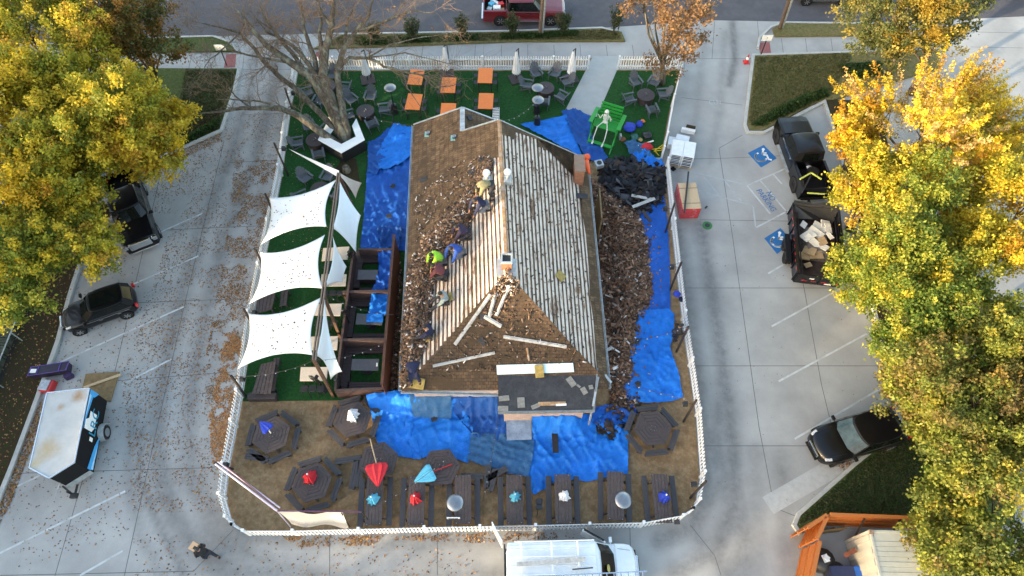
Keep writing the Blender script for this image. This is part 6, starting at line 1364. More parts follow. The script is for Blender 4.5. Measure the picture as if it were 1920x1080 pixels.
b = MB(); b.beam((DL / 2, -.4, .5), (DL / 2 + 1.2, 0, .5), .1, .1); b.beam((DL / 2, .4, .5), (DL / 2 + 1.2, 0, .5), .1, .1); b.box((DL / 2 + .35, 0, .75), (.5, .9, .5)); b.build('tongue', M['black'], dt_)
b = MB(); b.tube([(DL / 2 - .05, -DW / 2, 1.55), (DL / 2 + .05, -.3, 1.62), (DL / 2 - .05, .3, 1.55), (DL / 2, DW / 2, 1.6)], [.12, .2, .16, .14], 9); b.add([(DL / 2 - .1, -DW / 2 + .05, 1.5), (DL / 2 - .1, DW / 2 - .05, 1.5), (DL / 2 - .7, DW / 2 - .1, .95), (DL / 2 - .75, .1, 1.15), (DL / 2 - .65, -DW / 2 + .15, .8)], [(0, 1, 2, 3, 4)]); b.build('tarp_roll', M['black'], dt_)
rs = random.Random(11)
cb = (('foam', 'white'), ('cardboard', 'brown')); k = 0
words = ['nearest the front wall', 'leaning on the left side', 'on top of the pile', 'in the middle', 'at the right edge', 'half buried', 'tilted', 'near the centre', 'low on the right', 'beside the brown sheets', 'toward the tailgate', 'lowest of all', 'folded', 'crumpled', 'under the white ones', 'at the far left']
for u, v_, sx, sy, m_, w_ in ((1548, 420, .55, .5, 'foam', 0), (1553, 428, .35, .7, 'foam', 4), (1537, 425, .8, .5, 'foam', 3), (1515, 442, .8, .6, 'foam', 1), (1530, 436, .9, .5, 'foam', 2), (1524, 452, 1.0, .4, 'foam', 5), (1541, 452, .5, .5, 'cardboard', 9), (1545, 463, .5, .4, 'foam', 8), (1518, 470, .7, .6, 'cardboard', 10), (1508, 480, .6, .5, 'cardboard', 15), (1530, 478, .8, .5, 'cardboard', 14), (1515, 497, .4, .3, 'cardboard', 11), (1507, 421, .5, .35, 'whitecloth', 13), (1556, 442, .25, .5, 'foam', 6)):
    h_ = .85 + .30 * (1 - abs(v_ - 445) / 60); q = P(u, v_, h_); b = MB(); b.box((0, 0, 0), (sx, sy, .05), M=Matrix.Rotation(rs.uniform(-.9, .9), 3, 'Z') @ Matrix.Rotation(rs.uniform(-.25, .25), 3, 'X') @ Matrix.Rotation(rs.uniform(-.25, .25), 3, 'Y'))
    tag(b.build('panel_scrap', M[m_], loc=q), f'{"white panel" if m_ != "cardboard" else "brown cardboard sheet"} in the dump trailer, {words[w_]}', 'scrap', 'panels and cardboard in the dump trailer')
b = MB(); b.box((0, 0, .2), (DL * .5, DW * .6, .4), taper=.7); q = P(1527, 458, .6); o = b.build('rubbish_heap', mat('dark_rubbish', (.12, .10, .09), .9, var=.5), loc=(q.x, q.y, .62)); o.rotation_euler = (0, 0, drz); tag(o, 'dark rubbish under the panels in the dump trailer', 'rubbish', kind='stuff')
# enclosed trailer with lettering at the left
TZ = 2.15
rc = [P(95, 733, TZ), P(168, 728, TZ), P(140, 867, TZ), P(97, 891, TZ), P(61.5, 876, TZ)]
t = thing('enclosed_trailer', 'black V nosed cargo trailer with rusty white roof and blue stripes', 'trailer', (0, 0, 0))
cxy = sum(rc, Vector((0, 0, 0))) / 5
fwd = ((rc[2] - rc[1])).normalized(); fwd.z = 0; fwd.normalize(); rgt = Vector((-fwd.y, fwd.x, 0))  # rgt points to +x side
ln = (rc[2] - rc[1]).length; wd_ = 2.05
c1_ = rc[1]; c2_ = c1_ + fwd * ln; c0_ = c1_ - rgt * wd_; c4_ = c0_ + fwd * ln; nose = (c2_ + c4_) / 2 + fwd * .62
ringp = [c0_, c1_, c2_, nose, c4_]
b = MB(); b.prism([(q.x, q.y) for q in ringp], .42, TZ - .04); b.build('body', M['trim'], t, bevel=.02)
rm = mat('trailer_roof', (.44, .44, .43), .7, var=.08, scale=2, spots=[(c0_.x + .25, c0_.y + .2 - 0, .3, (.35, .2, .07)), (c4_.x + .55, c4_.y + .9, .75, (.42, .29, .12)), (c1_.x - .45, c1_.y - .45, .45, (.33, .17, .05)), ((c0_.x + c1_.x) / 2 - .1, c0_.y - .75, .25, (.36, .22, .12)), (c0_.x + .1, c0_.y - 1.4, .25, (.45, .34, .2)), (c4_.x + .15, c4_.y + .2, .4, (.45, .33, .15))])
ctr = sum(ringp, Vector((0, 0, 0))) / 5; b = MB(); b.prism([((ctr + (q - ctr) * 1.01).x, (ctr + (q - ctr) * 1.01).y) for q in ringp], TZ - .04, TZ); b.build('roof', rm, t)
b = MB()
for i in range(5): b.beam(ringp[i] + Vector((0, 0, .01)), ringp[(i + 1) % 5] + Vector((0, 0, .01)), .05, .05)
b.build('roof_edge', M['chrome'], t)
b = MB()
for a, c in ((c2_, nose), (nose, c4_)): b.beam(Vector((a.x, a.y, .62)) + fwd * .02, Vector((c.x, c.y, .62)) + fwd * .02, .02, .40)
b.beam(Vector((nose.x, nose.y, 1.3)), Vector((nose.x, nose.y, 1.31)), .05, 1.6) ; b.build('stone_guard', M['galv'], t)
# side decals: work in (s along fwd from rear, z) on the right side
def sidept(s, z, off=.03): return Vector((c1_.x, c1_.y, 0)) + fwd * s + rgt * off + Vector((0, 0, z))
M['skyblue'] = mat('stripe_blue', (.05, .33, .68), .4, var=.1); M['skyblue2'] = mat('stripe_pale', (.35, .62, .85), .4, var=.1)
def decal(poly, m_, nm='decal', off=.03):
    b = MB(); n_ = len(poly); p0 = [sidept(s, z, off) for s, z in poly]; b.add(p0, [tuple(range(n_))]); return b.build(nm, M[m_], t)
decal([(.02, 2.08), (.45, 2.08), (.28, 1.60), (.02, 1.0)][:3] + [(.0, 1.3)], 'skyblue', 'stripe', .024); decal([(.3, 2.08), (2.1, 2.08), (.35, 1.75)], 'skyblue', 'stripe', .026); decal([(.25, 2.08), (1.7, 2.08), (.3, 1.9)], 'skyblue2', 'stripe', .030)
decal([(1.9, .55), (3.0, .55), (ln, .75), (ln, 1.1), (2.6, .85)], 'skyblue', 'stripe', .026); decal([(2.4, .6), (ln - .05, .60), (ln - .05, .8)], 'skyblue2', 'stripe', .030)
decal([(1.05, 1.15), (1.75, 1.15), (2.0, 1.35), (2.0, 2.0), (1.55, 2.0), (1.4, 1.75), (1.05, 1.75)][::1], 'white', 'house_logo', .034)
decal([(2.25, 1.12), (2.45, 1.12), (2.45, 1.40), (2.25, 1.40)], 'white', 'small_label', .034)
mt_ = Matrix((( -fwd.x, 0, rgt.x, 0), (-fwd.y, 0, rgt.y, 0), (0, 1, 0, 0), (0, 0, 0, 1)))
def sidetext(txt, size, s, z, m_): 
    q = sidept(s, z, .045); lettering(txt, size, m_, Matrix.Translation(q) @ mt_, 'lettering', t)
M['teal_ink'] = mat('teal_ink', (.02, .25, .42), .5)
sidetext('LRC', .78, 2.2, 1.02, M['teal_ink'])
b = MB(); wq = sidept(1.75, 0, .2); b2 = None
wt2 = thing('x', '', '') if False else None
for sgn, base in ((1, c1_), (-1, c0_)):
    pos = Vector((base.x, base.y, 0)) + fwd * 1.7 + rgt * sgn * .14
    b = MB(); b.tube([pos - rgt * .11 + Vector((0, 0, .36)), pos + rgt * .11 + Vector((0, 0, .36))], .36, 22); w_ = b.build('wheel', M['rubber'], t)
    b = MB(); b.tube([pos + rgt * sgn * .115 + Vector((0, 0, .36)), pos + rgt * sgn * .125 + Vector((0, 0, .36))], .22, 16); b.build('rim', M['rim'], w_)
    b = MB(); pr = [pos + fwd * (.46 * math.cos(a)) + Vector((0, 0, .36 + .46 * math.sin(a))) for a in [k * math.pi / 8 for k in range(9)]]
    vs = []
    for q in pr: vs += [q - rgt * .14, q + rgt * .14]
    b.add(vs, [(2 * i, 2 * i + 1, 2 * i + 3, 2 * i + 2) for i in range(8)]); o = b.build('fender', M['galv'], t); sm = o.modifiers.new('s', 'SOLIDIFY'); sm.thickness = .02
b = MB(); hp = P(140, 930, .45); b.beam(Vector((nose.x, nose.y, .45)) - rgt * .35 - fwd * .1, hp, .08, .08); b.beam(Vector((nose.x, nose.y, .45)) + rgt * .35 - fwd * .1, hp, .08, .08); b.box((hp.x, hp.y, .5), (.3, .25, .2)); b.cyl((hp.x - .15, hp.y + .1, .1), (hp.x - .15, hp.y + .1, .9), .05); b.build('tongue', M['black'], t)
# things behind the trailer: ramp sheet, boards, cases
pr = [P(161, 701, .12), P(223, 697, .12), P(207, 752, .12), P(150, 745, .12)]; b = MB(); b.prism([(q.x, q.y) for q in pr], .02, .14); tag(b.build('ramp_board', M['ply'], bevel=.01), 'brown plywood ramp behind the enclosed trailer', 'ramp')
p0 = P(157, 727, .2); p1 = P(227, 702, .2); b = MB(); b.beam((0, 0, 0), p1 - p0, .14, .05); tag(b.build('lumber_plank', M['lumber'], loc=p0), 'pale plank lying on the plywood ramp', 'plank')
p0 = P(60, 700, .45); p1 = P(131, 689, .45); t = thing('speaker_case', 'long black case with purple edges by the left kerb', 'case', (0, 0, 0)); b = MB(); b.beam(p0, p1, .5, .45); b.build('body', mat('case_black', (.015, .012, .03), .5, var=.3), t, bevel=.03)
b = MB(); d = (p1 - p0).normalized(); 
for q in (p0, p0 + d * .42, p1, p1 - d * .4):
    b.beam(q + Vector((0, -.26, .24)), q + Vector((0, .26, .24)), .035, .035)
b.beam(p0 + Vector((0, .25, .24)), p1 + Vector((0, .25, .24)), .025, .025); b.beam(p0 + Vector((0, -.25, .24)), p1 + Vector((0, -.25, .24)), .025, .025); b.build('edge_trim', mat('purple', (.10, .05, .28), .5), t)
b = MB(); q = p0 + d * .2; b.box((q.x, q.y, .69), (.3, .22, .02)); b.build('label_plate', M['white'], t)
b = MB(); q = P(127, 704, .3); b.box((0, 0, .0), (.4, .25, .35), rz=.5); tag(b.build('small_case', mat('violet_black', (.03, .015, .07), .5, var=.6, scale=20), loc=(q.x, q.y, .2), bevel=.03), 'small dark violet case at the right end of the long case', 'case')
q = P(86, 722, .4); t = thing('cooler_box', 'red cooler with clear grey lid below the long case', 'cooler', (q.x, q.y, 0), -.1); b = MB(); b.box((0, 0, .2), (.62, .66, .4)); b.build('body', M['redplastic'], t, bevel=.04); b = MB(); b.box((-.08, 0, .43), (.5, .6, .06)); b.build('lid', mat('grey_lid', (.36, .38, .42), .3, var=.3, scale=9), t, bevel=.03)
# white van with ladder
va = P(1199, 1048, 1.2); vb = P(942, 1052, 1.2); VL = 6.0
vm = P(1072, 1062, 1.2)
vn = car((vm.x + .02, vm.y - .08, 0), R(1.0), 'white work van with ladder rack and open doors at the bottom edge', 'van', 'work_van', L=6.05, W=2.12, H=2.1, paint='paint_white', belt=1.2, hood=1.15, cowl=1.95, roof_f=1.15, roof_r=-2.95, rear=-3.0, deck=1.3, style='van', wb=(1.9, -1.8), wr=.37, rhw=.74, glass_front='glass')
b = MB(); b.box((-.95, 0, 2.11), (3.9, 1.72, .05))
for y in (-.7, -.35, 0, .35, .7): b.box((-.9, y, 2.14), (3.7, .05, .02))
b.build('roof_ribs', M['paint_white'], vn, bevel=.01)
b = MB()
for x in (-2.3, -.95, .2):
    b.box((x, 0, 2.30), (.06, 2.0, .05))
    for s in (-1, 1): b.beam((x, s * .98, 2.0), (x, s * .98, 2.32), .05, .05)
for s in (-1, 1): b.beam((-2.6, s * .98, 2.30), (.95, s * 1.0, 2.30), .045, .045)
b.beam((-2.6, .35, 2.31), (.1, .35, 2.31), .04, .04); b.build('roof_rack', M['white'], vn)
b = MB(); b.box((-3.02, 0, 1.2), (.06, 1.9, 1.6)); b.build('rear_opening', M['black'], vn)
b = MB(); b.box((0, 0, 0), (1.0, .06, 1.7)); o = b.build('rear_door', M['paint_white'], vn, bevel=.03); o.location = (-3.35, 1.48, 1.2); o.rotation_euler = (0, 0, R(118))
b = MB(); b.box((0, -.04, .4), (.7, .02, .5)); b.build('door_glass', M['glass'], o)
b = MB(); b.box((0, 0, -.1), (1.15, .08, 1.1)); o = b.build('front_door', M['paint_white'], vn, bevel=.03); o.location = (1.05, 1.32, 1.05); o.rotation_euler = (0, 0, R(150))
b = MB(); b.box((0, -.05, -.15), (1.0, .03, .9)); b.build('door_lining', M['black'], o); b = MB(); b.box((.02, .0, .55), (1.0, .04, .35)); b.build('door_glass', M['glass'], o)
b = MB(); b.cyl((1.55, -.1, 1.72), (1.58, -.1, 1.735), .16, n=20); b.build('dashboard_hat', mat('straw', (.45, .38, .12), .8), vn)
vxy = Vector((vm.x + .02, vm.y - .08, 0))
def onvan(x, y, z): return vxy + Matrix.Rotation(R(1), 3, 'Z') @ Vector((x, y, z))
b = MB(); b.box((0, 0, 0), (3.0, .18, .05), rz=.07); tag(b.build('lumber_plank', M['galv2'], loc=onvan(-1.0, .12, 2.37)), 'weathered plank tied on the van roof rack', 'plank')
b = MB(); b.box((0, 0, 0), (.9, .05, .05), rz=.08); tag(b.build('short_bar', M['blackpost'], loc=onvan(.35, -.18, 2.37)), 'short dark bar beside the plank on the van', 'bar')
t = thing('ladder', 'aluminium ladder on the near side of the van roof', 'ladder', onvan(.3, -.62, 2.42), R(2.5)); b = MB()
for y in (-.2, .2): b.box((0, y, 0), (5.6, .05, .09))
b.build('rail', M['chrome'], t); b = MB()
for i in range(18): b.box((-2.65 + i * .31, 0, 0), (.04, .38, .04))
b.build('rungs', M['chrome'], t)
# ------------------------------------------------------------------ enclosure with container and bins
t = thing('shipping_container', 'off-white corrugated shipping container in the board enclosure', 'container', (0, 0, 0))
CZ = 2.6; k0 = P(1630, 994, CZ); k1 = P(1735, 997, CZ); cw = (k1 - k0).length; crz = math.atan2(k1.y - k0.y, k1.x - k0.x); cL = 6.05
t.location = (k0.x, k0.y, 0); t.rotation_euler = (0, 0, crz)
b = MB(); b.box((cw / 2, -cL / 2, CZ / 2), (cw - .1, cL - .1, CZ - .2)); b.build('inner_shell', M['container'], t)
n_ = 22
for s, x in ((0, 0.0), (1, cw)):
    b = MB()
    for i in range(n_):
        y = -.15 - i * (cL - .3) / n_; o_ = .035 if s == 0 else -.035
        b.box((x - (o_ if i % 2 else 0) * -1, y - .13, CZ / 2), (.06, .26 if i % 2 == 0 else .27, CZ - .25))
    b.build('side_panel', M['container'], t)
b = MB()
for i in range(26):
    y = -.35 - i * (cL - .6) / 26; b.box((cw / 2, y, CZ - .05 + (.012 if i % 2 else 0)), (cw - .12, .20, .05))
b.box((cw / 2, -.17, CZ - .04), (cw - .3, .2, .04)); b.build('roof_panel', M['container'], t)
b = MB()
for x in (.05, cw - .05):
    b.beam((x, 0, CZ - .04), (x, -cL, CZ - .04), .1, .1)
    for y in (-.06, -cL + .06): b.box((x, y, CZ / 2), (.14, .14, CZ))
for y in (-.04, -cL + .04): b.beam((0, y, CZ - .04), (cw, y, CZ - .04), .1, .1)
b.build('frame', M['container'], t)
b = MB()
M['casting'] = mat('rusty_casting', (.30, .2, .14), .8, var=.6, scale=8)
for x in (.06, cw - .06):
    for y in (-.08, -cL + .08): b = MB(); b.box((x, y, CZ + .03), (.18, .18, .1)); b.build('corner_casting', M['casting'], t)
def board_fence(a, c, h, label, z=None, name='board_fence', lean=0, braces=0, cat='fence', ht=.04):
    p0 = P(*a, h); p1 = P(*c, h); t = thing(name, label, cat, (p0.x, p0.y, 0), math.atan2(p1.y - p0.y, p1.x - p0.x), 'cedar boards of the enclosure'); L = (p1 - p0).length; b = MB(); n_ = max(2, int(L / .15))
    for i in range(n_): b.box(((i + .5) * L / n_, 0, h / 2 + .03), (L / n_ * .95, ht, h - .06 + .01 * math.sin(i * 2.3)))
    b.build('boards', M['orangefence'], t); b = MB()
    for z_ in (.35, h * .5, h - .3): b.box((L / 2, -.06, z_), (L, .06, .1))
    b.build('rail', M['orangefence'], t)
    b = MB(); b.box((L / 2, -.02, h + .03), (L, .16, .05)); b.build('cap', M['orangefence'], t)
    for k in range(braces):
        x = L * (k + 1) / (braces + 1); b = MB(); b.beam((x, -.08, h - .1), (x - .0, -1.0, .1), .06, .06); b.build('brace', M['blackpost'], t)
    return t
EH = 2.3
board_fence((1556, 964), (1756, 972), EH, 'long cedar board fence behind the container', braces=2)
board_fence((1551, 966), (1514, 991), EH, 'short cedar fence return at the enclosure corner')
g = board_fence((1551, 971), (1532, 1011), EH, 'upper cedar gate leaf of the enclosure', name='gate_leaf', cat='gate', ht=.06); 
g = board_fence((1538, 1015), (1520, 1100), EH, 'lower cedar gate leaf of the enclosure, cut by the picture edge', name='gate_leaf', cat='gate', ht=.06)
b = MB(); q = P(1583, 1040, .1); b.box((.6, -2.2, 0), (4.2, 5.5, .03)); struct(b.build('enclosure_slab', M['walk'], loc=(P(1590, 1040, 0).x - .3, P(1590, 1040, 0).y + .6, .02)))
q = P(1566, 992, 1.0); t = thing('wood_pallet', 'brown wooden pallet standing in the enclosure corner', 'pallet', (q.x, q.y, 0), .1); b = MB()
for i in range(6): b.box((0, .0, .12 + i * .17), (1.15, .03, .10))
for x in (-.5, 0, .5): b.box((x, .06, .5), (.06, .09, 1.0))
b.build('boards', M['ply'], t)
b = MB(); q = P(1542, 1050, .6); b.lathe([(.5, 0), (.55, .5), (.5, .8), (.1, .9)], (0, 0, 0), 12); tag(b.build('covered_cart', M['black'], loc=(q.x, q.y, 0), smooth=True), 'black covered heap behind the lower gate leaf', 'cart')
b = MB(); b.lathe([(.5, 0), (.5, .4), (.3, .6)], (0, 0, 0), 12); tag(b.build('covered_cart', M['black'], loc=(q.x + .6, q.y - .5, 0), smooth=True), 'lower black covered heap next to the blue bin', 'cart')
b = MB(); b.box((0, 0, 0), (.26, .34, .06), rz=.3); b.box((.03, .02, .05), (.2, .25, .05), rz=.9); tag(b.build('paper_scrap', M['whitecloth'], loc=(q.x + .02, q.y + .02, .95)), 'white and green scrap on the black heap', 'scrap')
q = P(1592, 1078, 1.0); t = thing('waste_bin', 'dark blue waste bin with a bright blue lid at the bottom edge', 'bin', (q.x, q.y, 0), .0); b = MB(); b.box((0, 0, .5), (1.5, .8, .95)); b.build('body', mat('bin_navy', (.02, .03, .09), .5, var=.2), t, bevel=.03); b = MB(); b.box((.55, 0, 1.0), (.5, .75, .05)); b.build('lid', mat('bin_blue', (.02, .12, .45), .5), t, bevel=.02)
b = MB(); p0 = P(1583, 1042, .9); p1 = P(1605, 1030, 1.2); b.beam((0, 0, 0), p1 - p0, .2, .12); tag(b.build('rusty_bracket', mat('rust', (.16, .05, .025), .8, var=.4), loc=p0), 'rusty brown bracket sticking out of the container side', 'bracket')
# mossy timber fence and rail at the left edge
t = thing('timber_fence', 'mossy dark timber fence with metal rail at the left edge', 'fence', (0, 0, 0)); M['moss'] = mat('mossy_timber', (.045, .05, .035), .9, var=.5, scale=3, col2=(.10, .105, .075), mix=(.5, .66), bump=.5)
p0 = P(66, 586, .2); p1 = P(6, 738, .2); d = (p1 - p0); d.normalize(); nrm_ = Vector((d.y, -d.x, 0)); 
if nrm_.x > 0: nrm_ = -nrm_
b = MB(); L = 11.0; st0 = p0 - d * 1.0
for r_, z_ in ((1.0, .5), (1.9, .7)):
    for i in range(70): q = st0 + d * (i * L / 70) + nrm_ * r_; b.box((q.x, q.y, z_ / 2 + .1), (.75, .13, z_), rz=math.atan2(nrm_.y, nrm_.x) + .05 * math.sin(i * 1.7))
b.build('timbers', M['moss'], t)
b = MB()
for r_, h_ in ((.1, 1.0), (2.7, 1.1)): b.cyl(st0 + nrm_ * r_ + Vector((0, 0, h_)), st0 + nrm_ * r_ + d * L + Vector((0, 0, h_)), .035, n=6)
for k in range(5): q = st0 + nrm_ * .1 + d * (k * L / 4); b.cyl(q, q + Vector((0, 0, 1.0)), .03, n=6)
b.build('rail', M['galv'], t)
sheet('service_strip', [(70, 560), (60, 580), (0, 735), (-60, 900), (-400, 900), (-300, 560)], .14, mat('dark_soil', (.02, .018, .014), .95, var=.4))
# ------------------------------------------------------------------ people
POSES = {
 'kneel': dict(pel=(0, 0, .34), spi=(.10, 0, .50), che=(.26, 0, .66), nec=(.36, 0, .76), hea=(.46, 0, .84), sh=(.30, .19, .70), el=(.46, .26, .46), wr=(.62, .18, .26), hip=(0, .11, .33), kn=(.36, .19, .30), an=(.02, .20, .08), toe=(-.12, .2, .05)),
 'sit': dict(pel=(0, 0, .12), spi=(.0, 0, .30), che=(.05, 0, .50), nec=(.10, 0, .62), hea=(.17, 0, .74), sh=(.06, .20, .56), el=(.22, .28, .36), wr=(.42, .2, .26), hip=(.02, .11, .12), kn=(.40, .20, .34), an=(.72, .18, .04), toe=(.84, .2, .06)),
 'bend': dict(pel=(0, 0, .86), spi=(.18, 0, .96), che=(.40, 0, .98), nec=(.54, 0, .92), hea=(.66, 0, .84), sh=(.44, .19, .92), el=(.52, .24, .64), wr=(.62, .18, .40), hip=(0, .11, .84), kn=(.10, .16, .45), an=(-.08, .18, .07), toe=(.10, .2, .03)),
 'stand': dict(pel=(0, 0, .93), spi=(.02, 0, 1.12), che=(.04, 0, 1.32), nec=(.05, 0, 1.48), hea=(.09, 0, 1.60), sh=(.04, .20, 1.42), el=(.10, .27, 1.14), wr=(.32, .2, 1.02), hip=(0, .11, .9), kn=(.05, .12, .48), an=(-.02, .13, .07), toe=(.14, .14, .03)),
 'walk': dict(pel=(0, 0, .93), spi=(.02, 0, 1.12), che=(.05, 0, 1.32), nec=(.08, 0, 1.48), hea=(.12, 0, 1.60), sh=(.05, .20, 1.42), el=(.16, .26, 1.15), wr=(.42, .16, 1.16), hip=(0, .11, .9), kn=(.16, .12, .50), an=(.22, .13, .07), toe=(.38, .14, .05)),
}
def skin(name, V, E, Rr, m, parent, sub=1):
    me = bpy.data.meshes.new(name); me.from_pydata([tuple(v_) for v_ in V], E, []); me.materials.append(m); o = bpy.data.objects.new(name, me); C.objects.link(o); o.parent = parent
    sk = o.modifiers.new('skin', 'SKIN'); sk.use_smooth_shade = True; lay = me.skin_vertices[0] if me.skin_vertices else None
    if lay is None:
        bm = bmesh.new(); bm.from_mesh(me); bm.verts.layers.skin.verify(); bm.to_mesh(me); bm.free(); lay = me.skin_vertices[0]
    for i, r_ in enumerate(Rr): lay.data[i].radius = (r_, r_) if not isinstance(r_, tuple) else r_
    lay.data[0].use_root = True
    s_ = o.modifiers.new('sub', 'SUBSURF'); s_.levels = sub; s_.render_levels = sub
    return o
def person(loc, rz, pose, label, shirt, trousers, cap=None, drop=0.0, sleeve=True, group='roofers on the building', shoes=None, scale=1.0, asym=True):
    K = {k: Vector(v_) for k, v_ in POSES[pose].items()}; t = thing('person', label, 'person', loc, rz, group); t.scale = (scale,) * 3
    def side(k, s):
        v_ = K[k].copy(); v_.y *= s
        if pose == 'walk' and s < 0 and k in ('kn', 'an', 'toe'): v_ = {'kn': Vector((.02, -.12, .48)), 'an': Vector((-.30, -.13, .16)), 'toe': Vector((-.2, -.14, .05))}[k]
        if asym and pose in ('kneel', 'bend') and s < 0 and k in ('el', 'wr'): v_.x += .10; v_.z += .06
        if asym and pose == 'sit' and s < 0 and k in ('kn', 'an', 'toe'): v_.x += -.08; v_.z += .03
        if k in ('kn', 'an', 'toe', 'wr'): v_.z -= drop * v_.x
        return v_
    V = [K['pel'], K['spi'], K['che'], K['nec'], K['hea'] - (K['hea'] - K['nec']) * .25, K['hea'] + (K['hea'] - K['nec']) * .35]; Rr = [(.14, .13), (.13, .11), (.16, .12), .056, .095, .085]; E = [(0, 1), (1, 2), (2, 3), (3, 4), (4, 5)]
    nose = K['hea'] + Vector((.10, 0, -.03)); V.append(nose); Rr.append(.018); E.append((4, 6))
    def add(v_, r_, p): V.append(v_); Rr.append(r_); E.append((p, len(V) - 1)); return len(V) - 1
    for s in (-1, 1):
        a = add(side('sh', s), .062, 2); a = add(side('el', s), .042, a); w_ = add(side('wr', s), .028, a)
        d = (side('wr', s) - side('el', s)).normalized(); lat = d.cross(Vector((0, 0, 1))); lat = lat.normalized() if lat.length > .1 else Vector((0, 1, 0)); p_ = add(side('wr', s) + d * .07, .03, w_)
        for k, (o_, ln_) in enumerate(((-.030, .060), (-.010, .072), (.010, .068), (.030, .052))):
            f1 = add(side('wr', s) + d * (.09 + ln_ * .5) + lat * o_, .0095, p_); add(side('wr', s) + d * (.085 + ln_) + lat * o_ * 1.1 + Vector((0, 0, -.015)), .008, f1)
        th_ = add(side('wr', s) + d * .05 + lat * .045 * s, .011, w_); add(side('wr', s) + d * .09 + lat * .06 * s, .009, th_)
        a = add(side('hip', s), .085, 0); a = add(side('kn', s), .056, a); a = add(side('an', s), .038, a); add(side('toe', s), .032, a)
    skin('body', V, E, Rr, M['skin'], t)
    V2 = [K['pel'], K['spi'], K['che'], K['nec'].lerp(K['che'], .25)]; R2 = [(.20, .17), (.20, .16), (.23, .17), .11]; E2 = [(0, 1), (1, 2), (2, 3)]
    for s in (-1, 1):
        i = len(V2); V2 += [side('sh', s), side('el', s), side('el', s).lerp(side('wr', s), .85 if sleeve else .1)]; R2 += [.115, .085, .06]; E2 += [(2, i), (i, i + 1), (i + 1, i + 2)]
    skin('jacket', V2, E2, R2, shirt, t)
    V3 = [K['pel'] - Vector((0, 0, .02))]; R3 = [(.19, .16)]; E3 = []
    for s in (-1, 1):
        i = len(V3); V3 += [side('hip', s), side('kn', s), side('an', s) + Vector((0, 0, .05))]; R3 += [.13, .095, .07]; E3 += [(0, i), (i, i + 1), (i + 1, i + 2)]
    skin('trousers', V3, E3, R3, trousers, t)
    for s in (-1, 1):
        a = side('an', s); c = side('toe', s); b = MB(); d = (c - a); d.z = 0; d.normalize(); q = a.lerp(c, .5); b.box((q.x, q.y, min(a.z, c.z) + .02), (.27, .10, .09), rz=math.atan2(d.y, d.x)); b.build('shoe', shoes or M['black'], t, bevel=.03)
    hd = K['hea'] + (K['hea'] - K['nec']) * .22; up_ = (K['hea'] - K['nec']).normalized(); b = MB(); b.ball(hd + up_ * .02 + Vector((-.025, 0, .02)), .107, 12, (1.05, .95, .85)); b.build('cap' if cap else 'hair', cap or M['hair'], t, smooth=True)
    if cap: b = MB(); q = hd + Vector((.10, 0, .03)); b.box(q, (.14, .14, .015)); b.build('cap_brim', cap, t)
    return t
def cl(n, c): return mat(n, c, .85, var=.25, scale=14, bump=.3)
def roofer(u, v_, pl, facing, pose, label, sh, tr, cap=None, drop=.5, h=.35, sc=1.12, off=.13):
    """u, v is where the torso shows; the seat point is dropped onto the roof plane"""
    q = PP(u, v_, pl, off); n = pl[1]; tq = q
    for _ in range(6):
        base_z = tq.z
        r_ = P(u, v_, base_z + h); z = pl[0].z - ((r_.x - pl[0].x) * n.x + (r_.y - pl[0].y) * n.y) / n.z + off; tq = Vector((r_.x, r_.y, z))
    return person(tq, R(facing), pose, label, sh, tr, cap, drop=drop, scale=sc)
tanc = cl('khaki_shirt', (.18, .16, .08)); navy = cl('navy_cloth', (.010, .013, .045)); blk = cl('dark_jeans', (.022, .022, .03)); den = cl('blue_hoodie', (.02, .07, .32)); mar = cl('maroon_plaid', (.13, .035, .04)); hiv = cl('hivis_lime', (.36, .72, .04)); pat = cl('patterned_grey', (.25, .30, .30)); gry = cl('grey_trousers', (.11, .12, .15)); pur = cl('plum_jacket', (.025, .016, .045))
M['purple2'] = pur
roofer(921, 349, LPn, 190, 'bend', 'roofer in a khaki shirt leaning down beside the white ball vents', tanc, blk, h=.85, sc=1.1)
roofer(909, 381, LPn, 200, 'kneel', 'roofer in a dark blue jacket crouching below the khaki one', navy, gry, h=.5)
roofer(876, 435, LPn, 185, 'kneel', 'roofer in a dark plum jacket bent over alone in mid slope', pur, blk, h=.45)
roofer(863, 466, LPn, 215, 'kneel', 'roofer in a bright blue hoodie kneeling above the lime one', den, gry, h=.5)
roofer(829, 483, LPn, 195, 'kneel', 'roofer in a lime safety shirt with his hands in the torn shingles', hiv, gry, h=.5)
roofer(832, 512, LPn, 165, 'kneel', 'roofer in a maroon checked jacket just below the lime one', mar, blk, h=.45)
roofer(834, 558, LPn, 190, 'sit', 'roofer in a patterned grey hoodie sitting on the battens', pat, blk, h=.4)
roofer(805, 622, LPn, 170, 'sit', 'roofer in a navy jacket sitting low on the left slope', navy, blk, h=.4)
roofer(775, 704, LPn, 100, 'bend', 'roofer in dark clothes standing on the front left roof corner', navy, navy, h=.9)
q = P(383, 1037, 1.0); q.z = 0
person(q, R(150), 'walk', 'person in black walking across the lot with a tan box on the shoulder', cl('black_sweater', (.012, .012, .014)), cl('black_trousers', (.02, .02, .03)), cap=M['black'], group=None)
b = MB(); bb = q + Matrix.Rotation(R(150), 3, 'Z') @ Vector((.45, 0, 0)); b.box((0, 0, 0), (.34, .36, .28), rz=R(155)); tag(b.build('carried_box', mat('tan_box', (.5, .33, .2), .8), loc=(bb.x, bb.y, 1.25), bevel=.01), 'tan box carried by the walking person', 'box')
b = MB(); q = P(1274, 622, 1.0); 
person((q.x - .15, q.y, .03), R(20), 'stand', 'person in dark clothes standing at the right fence beside the tarp', cl('black_coat', (.015, .014, .013)), blk, cap=M['black'], group=None)
